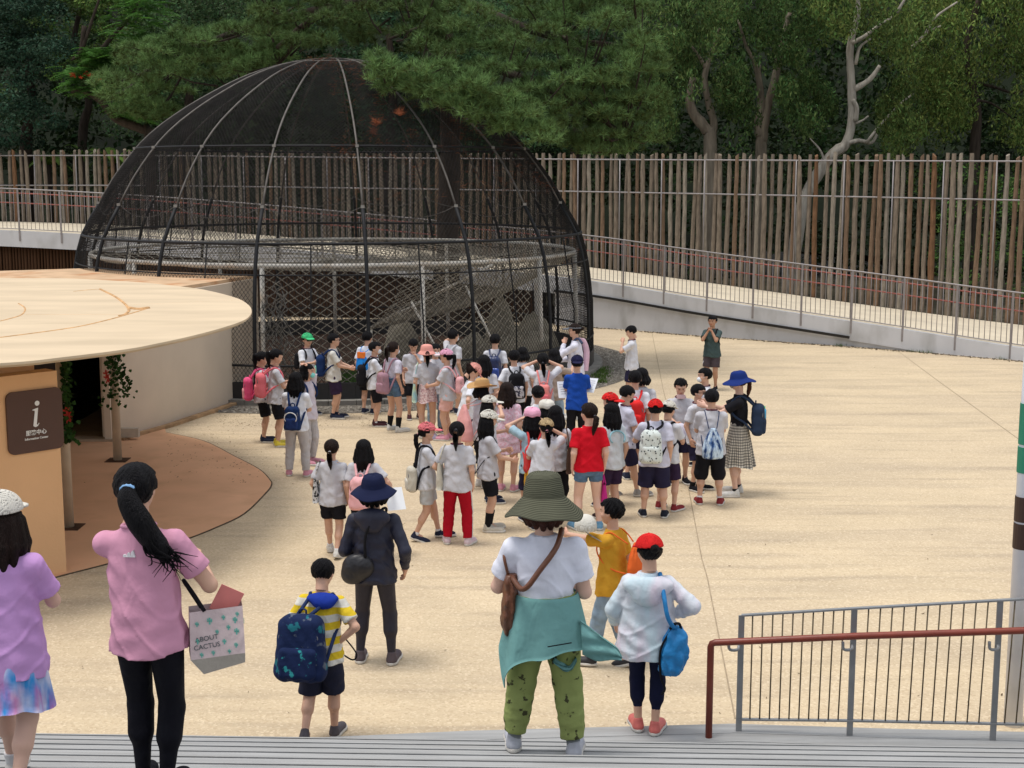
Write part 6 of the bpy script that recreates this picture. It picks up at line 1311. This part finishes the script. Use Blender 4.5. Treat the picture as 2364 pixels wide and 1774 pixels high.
q = person(1463, 854, 1108, 5, 'boy in white shirt with bright red backpack', shirt=('tee', WHT_), bottom=('shorts', NAVYS), shoes=NSH, hair=('short', HB)); backpack(q, REDP_, 'bright red backpack between the masked boy and red cap boy', low=.03, size=1.05)
q = person(1442, 889, 1146, 72, 'boy in black mask reading with bent head', shirt=('tee', LAV), bottom=('shorts', NAVYS), shoes=GSH, hair=('short', HB), mask=MBk, nod=22, aL='hold', aR='low', legs='walkL', **U)
q = person(1567, 872, 1114, 180, 'boy facing the camera with pink mask below his chin', shirt=('tee', GREY), bottom=('shorts', NAVYS), shoes=BLACK, hair=('spiky', HB), aL='hold', aR='hold', nod=22, **U)
MB().box(tuple(q.up(0, .06, .835)), (.11, .035, .05)).build('chin_mask', MP, q.root)
tb = bag_root(q, 'white_cap', 'white folded cap held in front of the boy facing the camera', 'cap'); f = Field((-.15, .1, .3*q.H), (.2, .5, .8*q.H), .012); f.ell((.03, .235*q.H, .53*q.H), (.10, .07, .12), .01); V, Fq = f.mesh(); link('crown', mesh_np('crown', V, Fq, True, mats=[cloth('white_cloth', (.70, .68, .80))]), tb)
q = person(1538, 921, 1178, 35, 'boy in cream cap with black backpack beside the red cap', shirt=('tee', LGREY), bottom=('shorts', PURP), shoes=RSH, sock=(WSK, .1), hat=('cap', WCAP, WCAP, False), hatx=.02, nod=10, legs='wide', aL='chest', aR='hold'); backpack(q, BLKP, 'black backpack on the boy in the cream cap', size=.95, low=.04)
q = person(1509, 918, 1195, 5, 'boy in red cap with white and black spotted backpack', shirt=('tee', LAV), bottom=('shorts', NAVYS, 1.0), shoes=mat('black_shoe', (.015, .018, .03), .7), sock=(WSK, .1), hat=('cap', REDC, REDC, False), hatx=.02, fat=1.14, legs='wide', aL='strap', aR='down'); backpack(q, SPOT, 'white backpack with black spots on the red cap boy', sm=BLACK, size=1.12, low=.02, off=(-.035, 0))
q = person(1625, 848, 1080, 262, 'boy in pale blue mask looking left behind the others', shirt=('tee', LGREY), bottom=('shorts', NAVYS), shoes=BLACK, hair=('short', HB), mask=MW, **U)
q = person(1606, 885, 1131, 130, 'boy with dark mask pulled over his eyes in navy shorts', shirt=('tee', LGREY), bottom=('shorts', NAVYS), shoes=BLACK, sock=(BSK, .2), hair=('short', HB), glasses='sun', mask=MW, aL='hold', aR='down', yaw=-10, **U)
q = person(1638, 897, 1166, 2, 'boy with blue patterned drawstring bag and long black shorts', shirt=('tee', GREY), bottom=('shorts', BLACK, 1.08), shoes=RSH, sock=(WSK, .15), hair=('short', HB), legs='wide', fat=1.08, aL='hold', aR='hold', **U); backpack(q, IKAT, 'blue and white patterned drawstring bag with navy base', shape='sack', sm=BKN, low=.09, size=1.05); MB().box(tuple(q.up(0, -.148, .447)), (.17, .11, .035)).build('base', BKN, q.bag)
q = person(1702, 853, 1143, 282, 'woman in floppy blue sun hat, black top and checked skirt', 'adults on the plaza', adult=True, shirt=('tuck', BLACK), bottom=('skirt', GING, .245), shoes=WSH, sock=(BSK, .12), hair=('pony', HR), hat=('sun', CP('blue', (.012, .03, .16)), 8), hatx=.03, mask=MG_, skin=SKIN_P, aL='fwd', aR='fwd', legs='wide'); backpack(q, cloth('slate_pack', (.025, .04, .075)), 'slate blue backpack on the woman in the blue hat', low=.03)
tb = bag_root(q, 'water_bottle', 'blue water bottle with green cap in the slate backpack', 'bottle'); c = q.up(.075, -.19, .66); MB().tube([tuple(c-np.array([0, 0, .07])), tuple(c+np.array([0, 0, .05])), tuple(c+np.array([0, 0, .07]))], [.035, .035, .02], 12).build('bottle', mat('bottle_blue', (.05, .35, .62), .25), tb, True); MB().tube([tuple(c+np.array([0, 0, .07])), tuple(c+np.array([0, 0, .10]))], .021, 12).build('lid', mat('lid_green', (.10, .55, .25), .5), tb, True)
q = person(1457, 751, 934, 275, 'boy in white shirt touching his face, alone near the ramp', shirt=('tee', LGREY), bottom=('shorts', NAVYS), shoes=BLACK, hair=('short', HB), aL='mouth', aR='down', nod=22, **U)
q = person(1642, 727, 901, 205, 'boy in dark green shirt with hands at his mouth by the ramp', shirt=('tee', cloth('dark_green', (.055, .085, .085))), bottom=('shorts', cloth('grey_shorts', (.07, .055, .062)), .80), shoes=BLACK, hair=('short', HB), aL='mouth', aR='mouth', skin=SKIN_T); backpack(q, BLKP, 'thin black bag on the back of the green shirt boy', size=.7)
mb = MB()
for k in range(3): mb.box(tuple(q.up(.055+.022*k, .073, .38)), (.011, .004, .055), Matrix.Rotation(-.35, 3, 'Y'))
mb.build('stripes', WSK, q.bottom)
# second row
q = person(985, 971, 1246, 80, 'girl in coral cap and lavender mask with light grey shorts', shirt=('tee', LGREY), bottom=('shorts', cloth('light_grey_shorts', (.48, .49, .50)), .75), shoes=NSH, sock=(WSK, .12), hair=('lowpony', HB), hat=('cap', CORAL), hatx=.02, mask=ML, legs='walk', aL='chest', aR='hold'); backpack(q, CRM, 'cream white backpack of the girl in the coral cap', sm=BLACK, m2=cloth('ivory', (.62, .60, .54)), low=.12, size=.85, off=(.03, .02))
q = person(1056, 972, 1258, 8, 'girl in red track trousers with a white stripe and grey shirt', shirt=('tee', GREY), bottom=('trousers', cloth('red_track', (.38, .006, .018))), shoes=mat('pastel_shoe', (.60, .48, .52), .7), hair=('pony', HB), legs='wide', aL='side', aR='down', **U)
for i in (1,):
    mb = MB(); hh_ = q.H; P = [Vector((.050*hh_+.058*hh_+.006, 0, .46*hh_)), Vector(q.knee[i])+Vector((.046*hh_+.004, 0, 0)), Vector(q.ank[i])+Vector((.037*hh_+.004, 0, .02*hh_))]
    for a, b in zip(P[:-1], P[1:]): mb.bar(a, b, .006, .016)
    mb.build('stripe', WSK, q.bottom)
tote(q, CRM, 'cream canvas tote on the left arm of the red trousers girl', sg=-1, drop=.46, w=.075, hgt=.11, yoff=.0)
q = person(770, 1013, 1284, 5, 'girl with wavy ponytail, grey shirt and black shorts walking away', shirt=('tee', GREY), bottom=('shorts', BLACK, .72), shoes=WSH, sock=(WSK, .15), hair=('lowpony', HBR), legs='walk', aL='slight', aR='down'); tote(q, BWT, 'black and white patterned tote on the wavy ponytail girl', sg=-1, drop=.47, w=.065, hgt=.105)
q = person(843, 1013, 1290, 5, 'long haired girl with pale pink flap backpack', shirt=('tee', GREY), bottom=('shorts', BLACK), shoes=WSH, hair=('long', HB), aR=((.20, .11, .60), (.6, -1, -.3), 'grip'), aL='down'); backpack(q, ROSE, 'pale pink flap backpack in front of the navy dressed woman', low=.07, size=1.1); paper(912, 1152, q.foot.y+.1, .2, .26, .4, -.6, 'white sheet beside the pale pink backpack', writing=False)
# ---- navy woman
NVW = cloth('navy_jacket', (.010, .012, .032), rough=.6, bump=.35)
q = person(868, 1090, 1532, 3, 'woman in navy hooded jacket, navy hat and dark leggings', 'adults walking from the steps', adult=True, shirt=('long', NVW), bottom=('leggings', cloth('dark_leggings', (.012, .010, .022), rough=.6)), shoes=mat('grey_trainer', (.10, .08, .09), .7), hair=('bob', HB), hat=('sun', CP('navy_hat', (.010, .014, .045)), -6), hatx=.03, legs='wide', aR=((.155, .03, .51), (.5, -1, 0), 'relax'), aL=((.09, .12, .60), (.6, -1, -.3), 'grip'))
f = Field((-.2, -.3, 1.1), (.2, .1, 1.5), .009); h = q.H
f.ell(q.up(0, -.062, .80), np.array([.095, .045, .05])*h, .02); f.ell(q.up(0, -.075, .765), np.array([.062, .03, .045])*h, .02); V, Fq = f.mesh(); link('hood', mesh_np('hood', V, Fq, True, mats=[NVW]), q.shirt)
tb = bag_root(q, 'sling_bag', 'soft black sling bag at the left hip of the navy woman', 'bag'); f = Field((-.4, -.35, .6), (.1, .2, 1.2), .009); f.ell((-.115, -.13, .545*h), (.135, .075, .115), .02); f.ell((-.17, -.12, .50*h), (.09, .07, .08), .03); V, Fq = f.mesh(); link('pouch', mesh_np('pouch', V, Fq, True, mats=[cloth('black_nylon', (.012, .012, .016), rough=.45)]), tb)
strap_tube(q, [(-.05, -.16, .60*h), tuple(q.up(-.03, -.10, .70)), tuple(q.up(.0, -.095, .78)), tuple(q.up(.055, -.03, .842)), tuple(q.up(.05, .06, .79)), tuple(q.up(-.06, .10, .64)), (-.20, .0, .58*h)], .012, BLKP, tb)
# ---- boy with the big backpack
q = person(745, 1294, 1711, 8, 'small boy in yellow and white shirt bent under a big backpack', 'people walking down the deck steps', shirt=('tee', pattern('yellow_white', 'stripe', [(.66, .64, .58), (.70, .50, .03)], 3.0)), bottom=('shorts', cloth('charcoal_shorts', (.022, .024, .045)), .98), shoes=mat('grey_black_shoe', (.10, .09, .10), .7), hair=('short', HB), legs='liftL', lean=8, aR='hip', aL='slight', nod=15, fat=1.05)
BBP = pattern('dark_print_pack', 'sparse', [(.012, .022, .07), (.02, .15, .19), (.10, .12, .16)], 11); backpack(q, BBP, 'big navy backpack with teal printed pattern on the small boy', m2=pattern('dark_print_2', 'sparse', [(.012, .022, .07), (.03, .25, .27)], 14), sm=cloth('navy_strap', (.02, .035, .10)), size=1.42, wide=1.12, low=.10, off=(-.06, -.01))
f = Field((-.2, -.3, .8), (.25, .1, 1.3), .009); h = q.H; f.ell(q.up(.02, -.055, .80), np.array([.088, .048, .03])*h, .02); f.ell(q.up(.03, -.075, .775), np.array([.06, .035, .03])*h, .02); V, Fq = f.mesh(); link('hood', mesh_np('hood', V, Fq, True, mats=[cloth('royal_hood', (.015, .04, .30))]), q.shirt)
strap_tube(q, [q.up(.13, -.03, .60), q.up(.19, .02, .50), q.up(.16, .06, .455), q.up(.10, .02, .50)], .006, BLKP, q.bag, 'loose_strap')
# ---- boy in mustard shirt holding out a cap
q = person(1412, 1149, 1540, 300, 'boy in mustard shirt and jeans holding a cream cap out to the left', 'people walking down the deck steps', shirt=('tee', cloth('mustard_tee', (.58, .30, .03))), bottom=('trousers', cloth('worn_jeans', (.25, .34, .44), var=.25)), shoes=mat('black_yellow_shoe', (.015, .015, .02), .6), hair=('spiky', HB), legs='walk', aL=((.02, .285, .76), (.5, 0, -1), 'grip'), aR='down'); backpack(q, cloth('orange_sack', (.75, .14, .03)), 'orange drawstring bag on the mustard shirt boy', shape='sack', sm=cloth('orange_cord', (.75, .14, .03)), size=.8, low=-.01)
Y1 = q.foot.y; c = PY(1352, 1215, Y1-.12)
tb = tag(empty('held_cap', c, .3), 'cream baseball cap held out by the boy in mustard', 'cap'); f = Field((-.14, -.14, -.12), (.16, .14, .14), .007); f.ell((0, 0, 0), (.092, .10, .10), .01); f.ell((0, 0, -.005), (.085, .093, .093), .004, 's'); f.D = np.maximum(f.D, -(f.ax[2]+.035)[None, None, :]); V, Fq = f.mesh(); link('crown', mesh_np('crown', V, Fq, True, mats=[WCAP]), tb)
bmq = MB().box((.11, 0, -.045), (.12, .15, .006)).build('brim', cloth('grey_brim', (.34, .32, .28)), tb); bmq.rotation_euler = (0, .55, 0)
# ---- child in the raincoat
RC = pattern('raincoat_film', 'tiedye', [(.74, .77, .84), (.76, .68, .78), (.60, .74, .82)], 5, .35); rb_ = RC.node_tree.nodes['Principled BSDF']; rb_.inputs['Roughness'].default_value = .28; rb_.inputs['Alpha'].default_value = .90
q = person(1492, 1229, 1692, 8, 'child in pale translucent raincoat and red cap on the lowest step', 'people walking down the deck steps', shirt=('coat', RC), bottom=('leggings', cloth('navy_crop', (.010, .012, .035)), 1.66), shoes=mat('coral_shoe', (.62, .15, .13), .6), hair=('bun', HB), hat=('cap', REDC, REDC, False), hatx=.02, z0=.15, legs='close', aL=((.165, .09, .53), (.6, -1, 0), 'relax'), aR=((.13, .05, .60), (1, -.6, 0), 'grip'), yaw=-25, nod=8)
h = q.H; f = Field((-.25, -.35, .9), (.25, .15, 1.4), .008); f.ell(q.up(0, -.060, .775), np.array([.125, .058, .055])*h, .02); f.ell(q.up(0, -.085, .735), np.array([.080, .042, .060])*h, .03); f.ell(q.up(0, -.045, .835), np.array([.068, .042, .03])*h, .004, 's'); V, Fq = f.mesh(); link('hood', mesh_np('hood', V, Fq, True, mats=[RC]), q.shirt)
BLB = cloth('azure_nylon', (.01, .20, .50), rough=.5, bump=.8, bs=14)
tb = bag_root(q, 'drawstring_bag', 'azure blue nylon bag hanging from the raincoat child', 'drawstring bag'); f = Field((0, -.35, .3), (.42, .1, 1.0), .008)
f.loft([(.34*h, .05, .045, .165, -.13), (.37*h, .085, .06, .17, -.13), (.45*h, .10, .065, .185, -.13), (.53*h, .085, .055, .20, -.12), (.58*h, .04, .035, .20, -.11)], None, .01, lo=(0, -.35, .3), hi=(.42, .1, 1.0), fold=.010, fseed=2); V, Fq = f.mesh(); link('sack', mesh_np('sack', V, Fq, True, mats=[BLB]), tb)
strap_tube(q, [q.up(.055, -.02, .825), q.up(.075, -.105, .76), q.up(.095, -.14, .66), (.17, -.17, .60*h), (.20, -.13, .575*h)], .016, BLB, tb); strap_tube(q, [(.20, -.12, .60*h), (.10, -.17, .48*h), (.10, -.16, .34*h), (.13, -.13, .27*h), (.11, -.12, .235*h)], .008, BLKP, tb)
strap_tube(q, [(.16, -.15, .575*h), (.18, -.16, .60*h), (.22, -.14, .60*h), (.235, -.12, .57*h)], .010, BLKP, tb, 'handle')
# ---- woman in white with the big straw hat
JADE = cloth('teal_jacket', (.17, .36, .35), bump=.4); LEATH = mat('brown_leather', (.13, .045, .02), .42, .25, 6, bump=.2, bs=40); GPR = pattern('green_print', 'sparse', [(.27, .32, .11), (.06, .06, .03)], 17)
q = person(1258, 1100, 1742, 3, 'woman in white shirt, wide striped straw hat and green printed trousers', 'people walking down the deck steps', adult=True, shirt=('tuck', cloth('white_shirt', (.74, .76, .86), bump=.4)), bottom=('trousers', GPR, 1.86), shoes=mat('pale_trainer', (.42, .44, .50), .6), sock=(cloth('grey_sock', (.20, .22, .24)), .14), hair=('bob', HR), hat=('bigstraw', CP('olive_straw', (.075, .078, .062), attr='Col'), 4), hatx=.045, legs='vwide', fat=1.17, z0=.60, aL=((.10, .14, .70), (.7, -.8, -.9), 'grip'), aR=((.08, .15, .60), (.6, -.8, -.9), 'grip'), skin=SKIN_P, side=-1)
h = q.H
def zb(a):
    a = (a+math.pi) % (2*math.pi)-math.pi; base = .405
    base -= .12*math.exp(-((a+1.15)/.33)**2); base -= .05*math.exp(-((a+.2)/.9)**2)*0; base += .02*math.sin(a*2); return base
wrap(q.root, 'tied_jacket', JADE, h, .612, zb, .116, .092, .158, .122, waves=7, amp=.010, seed=1, arc=(-2.3, 2.3), n=90, rows=16, zref=.42)
yf = q.foot.y-.12
flap('jacket_sleeve', JADE, [(1340, 1435), (1368, 1458), (1400, 1478), (1425, 1500), (1436, 1516)], [(1345, 1515), (1368, 1522), (1392, 1527), (1415, 1525), (1432, 1520)], [yf-.02, yf-.05, yf-.05, yf-.02, yf], q.root, th=.03)
flap('jacket_corner', JADE, [(1280, 1520), (1300, 1530), (1315, 1538), (1330, 1520)], [(1275, 1528), (1300, 1548), (1320, 1545), (1332, 1524)], [yf+.02]*4, q.root, th=.02, bow=.02)
MB().bar((.02, -.122*h-.055, .462*h), (.16, -.118*h-.045, .475*h), .004, .006).build('zip', BLKP, q.root)
tb = bag_root(q, 'shoulder_bag', 'soft brown leather shoulder bag of the woman in white', 'bag'); mb = Field((-.45, -.2, .40*h), (-.05, .25, .74*h), .009)
mb.loft([(.455*h, .035, .09, -.215, .03), (.50*h, .055, .135, -.215, .03), (.58*h, .052, .15, -.21, .03), (.66*h, .045, .145, -.205, .03), (.685*h, .035, .13, -.20, .03)], None, .01, lo=(-.45, -.2, .4*h), hi=(-.05, .25, .74*h), fold=.006, fseed=1, p=2.6); V, Fq = mb.mesh(); link('bag', mesh_np('bag', V, Fq, True, mats=[LEATH]), tb)
strap_tube(q, [(-.20, -.08, .68*h), q.up(-.07, -.125, .66), q.up(-.01, -.118, .73), q.up(.045, -.085, .80), q.up(.062, -.02, .845), q.up(.05, .08, .79), q.up(-.04, .12, .70), (-.20, .15, .67*h)], .017, LEATH, tb); strap_tube(q, [(-.22, -.06, .68*h), (-.245, -.05, .745*h), (-.245, .05, .76*h), (-.235, .12, .70*h), (-.22, .13, .68*h)], .009, LEATH, tb, 'handle')
# ---- woman in pink with the cactus tote
PNK = cloth('pink_tee', (.62, .30, .42), bump=.35)
q = person(358, 1078, 1832, 6, 'long haired woman in pink shirt and black leggings on the steps', 'people walking down the deck steps', adult=True, shirt=('tee', PNK), bottom=('leggings', cloth('black_leggings', (.006, .006, .010), rough=.7)), shoes=BLACK, hair=('bun', HB), z0=1.35, legs='close', Hh=1.50, aL=((.06, .12, .84), (.7, .3, -1.2), 'grip'), aR=((.12, .17, .66), (.8, -.5, -1), 'grip'), fat=1.03, side=-3, naz_=-.46, hv_=.03, collar=PNK)
def back_y(q, x, z, r=.035):
    me = q.shirt.data; co = np.empty(len(me.vertices)*3, np.float32); me.vertices.foreach_get('co', co); co = co.reshape(-1, 3); m = (np.abs(co[:, 0]-x) < r) & (np.abs(co[:, 2]-z) < r); return float(co[m, 1].min())
h = q.H; zc_ = .755*h; xc_ = q.up(0, 0, .755)[0]-.01; mb = MB()
for k, (x0, w_, hh_) in enumerate(((-.020, .014, .012), (-.002, .014, .021), (.016, .014, .030))):
    y0 = back_y(q, xc_+x0, zc_)-.004; n0 = len(mb.v); z0_ = zc_-.012
    for (dx, dz) in ((-.008, 0), (.010, 0), (-.002+.004, hh_), (-.012+.004, hh_*.8)): mb.v.append(Vector((xc_+x0+dx, y0, z0_+dz))); 
    for (dx, dz) in ((-.008, 0), (.010, 0), (-.002+.004, hh_), (-.012+.004, hh_*.8)): mb.v.append(Vector((xc_+x0+dx, y0+.01, z0_+dz)))
    mb.f += [(n0, n0+1, n0+2, n0+3), (n0, n0+4, n0+5, n0+1), (n0+1, n0+5, n0+6, n0+2), (n0+2, n0+6, n0+7, n0+3), (n0+3, n0+7, n0+4, n0)]
mb.build('logo', cloth('logo_white', (.75, .72, .75)), q.shirt)
b0 = q.hp(.02, -.50, .12); MB().tube([tuple(b0), tuple(b0+np.array([.006, -.03, -.008]))], .033, 12).build('hair_band', mat('light_blue_tie', (.25, .48, .80), .6), q.root, True)
# extra tresses falling over the right shoulder
f = Field(b0-np.array([.25, .3, .55]), b0+np.array([.4, .2, .12]), .008); hL = q.hl
P = [b0, b0+np.array([.016, -.045, -.04]), b0+np.array([.055, -.055, -.11]), b0+np.array([.10, -.045, -.19]), b0+np.array([.145, -.03, -.255]), b0+np.array([.175, -.02, -.295])]
Pc = catmull([tuple(p) for p in P], 4); rr2 = np.interp(np.linspace(0, 1, len(Pc)), [0, .2, .45, .75, 1], [.026, .042, .052, .044, .010])
for i in range(len(Pc)-1): f.cap(Pc[i], Pc[i+1], rr2[i], rr2[i+1], .01)
V, Fq = f.mesh(); link('ponytail', mesh_np('ponytail', V, Fq, True, mats=[HB]), q.root)
mb = MB(); RT = np.random.default_rng(2)
for k in range(40):
    a = P[2]+RT.normal(size=3)*.022; e = P[5]+np.array([RT.normal()*.03+.01, -.01, RT.normal()*.03]); m1 = (P[3]+P[4])*.5+RT.normal(size=3)*.020+np.array([0, -.012, 0])
    mb.tube([tuple(p) for p in catmull([a, m1, e, e+np.array([.04*RT.normal()+.02, 0, -.03+RT.normal()*.03])], 4)], [.004]*9+[.003, .002, .0015, .001], 4, False)
mb.build('tress', HB, q.root, True)
Yb = q.foot.y+.05; c = PY(500, 1474, Yb); tb = tag(empty('tote_bag', c, .28), 'pale pink cactus print tote hanging from the pink woman\'s right arm', 'bag', 'bags carried by the group')
TPK = cloth('pale_pink_canvas', (.62, .50, .50)); tt = MB(); w_, d_, h2_ = .115, .062, .138
pts = [(-w_, -d_*.6, h2_), (w_, -d_*.6, h2_+.012), (w_*1.02, -d_, -h2_*.45), (-w_*1.02, -d_, -h2_*.45-.0)]
def quadbox(mb, ring_top, ring_bot):
    n0 = len(mb.v); mb.v += [Vector(p) for p in ring_top+ring_bot]; 
    for i in range(4): j = (i+1) % 4; mb.f.append((n0+i, n0+4+i, n0+4+j, n0+j))
R1 = [(-w_, -d_*.5, h2_), (w_, -d_*.5, h2_+.012), (w_, d_*.5, h2_+.02), (-w_, d_*.5, h2_+.01)]; R2 = [(-w_*1.03, -d_, -h2_*.5), (w_*1.03, -d_, -h2_*.42), (w_*1.03, d_, -h2_*.42), (-w_*1.03, d_, -h2_*.5)]; R3 = [(-w_*.55, -d_*.9, -h2_*1.02), (w_*1.02, -d_*.9, -h2_*.75), (w_*1.1, d_, -h2_*.7), (-w_*.9, d_, -h2_*.9)]
quadbox(tt, R1, R2); tt.build('bag', TPK, tb); t2 = MB(); quadbox(t2, R2, R3); n0 = len(t2.v); t2.f.append((4, 5, 6, 7)); t2.build('base', cloth('base_grey', (.42, .38, .33)), tb)
CACT = mat('cactus_teal', (.16, .50, .42), .8, .05); mb = MB(); RC_ = np.random.default_rng(8)
def frontpt(x, z): f_ = (h2_-z)/(1.5*h2_); return -d_*.5-(d_*.5)*f_-.003
for (x, z) in ((-.085, .085), (-.03, .095), (.03, .105), (.08, .09), (.085, .04), (.05, .06), (.03, .0), (.08, -.02), (.05, -.045), (-.085, .01), (-.02, -.045), (-.07, -.05), (.0, .045), (.09, .115)):
    y = frontpt(x, z); s = RC_.uniform(.7, 1.2); mb.box((x, y, z), (.006*s, .002, .026*s)).box((x-.007*s, y, z+.004*s), (.004*s, .002, .012*s)).box((x+.007*s, y, z+.001*s), (.004*s, .002, .012*s)).box((x, y, z+.0*s), (.016*s, .002, .004*s))
for (y, z) in ((-.03, .08), (.02, .05), (-.01, .0), (.03, -.03)): mb.box((w_*1.03+.001, y, z), (.002, .006, .024))
mb.build('cactus_print', CACT, tb)['kind'] = 'stuff'
for s_, dz in (('ABOUT', .012), ('CACTUS', -.022)):
    o = text_mesh(s_, .030, mat('print_dark', (.10, .12, .13), .8), tb, Vector((0, 0, 0)), Euler((math.pi/2, 0, 0)).to_quaternion(), extr=.0008); o.matrix_world = Matrix.LocRotScale(Vector(c)+Matrix.Rotation(.28, 3, 'Z')@Vector((-.045, frontpt(0, dz)-.0012, dz)), (Matrix.Rotation(.28, 3, 'Z')@Euler((math.pi/2-.10, -.10, 0)).to_matrix()).to_quaternion(), Vector((1, 1, 1))); o.matrix_parent_inverse = Matrix.Identity(4); mw = o.matrix_world.copy(); bpy.context.view_layer.update(); o.matrix_basis = tb.matrix_world.inverted()@mw if tb.matrix_world.translation.length > .1 else Matrix.LocRotScale(c, Euler((0, 0, .28)), None).inverted()@mw
strap_tube(q, [(-.05, -.03, h2_), (-.09, -.01, h2_+.07), (-.13, .02, h2_+.13), (-.12, .06, h2_+.10), (-.06, .03, h2_)], .009, BLKP, tb, 'handle')
MB().box((.05, .0, h2_+.03), (.11, .004, .12), Matrix.Rotation(.5, 3, 'Y')).build('folder', mat('coral_folder', (.66, .20, .18), .6), tb)
# ---- girl at the left edge
q = person(36, 1126, 1828, 4, 'girl in lavender shirt and cream cap at the left edge of the steps', 'people walking down the deck steps', shirt=('tee', cloth('lavender_tee', (.58, .33, .66), bump=.35), .405), bottom=('skirt', TDYE, .30), shoes=WSH, sock=(WSK, .2), hair=('long', HBR), hat=('cap', WCAP, WCAP, False), hatx=.02, z0=1.2, legs='walk', aR='chest', aL='chest', fat=1.05, skin=SKIN_P, lift=0)
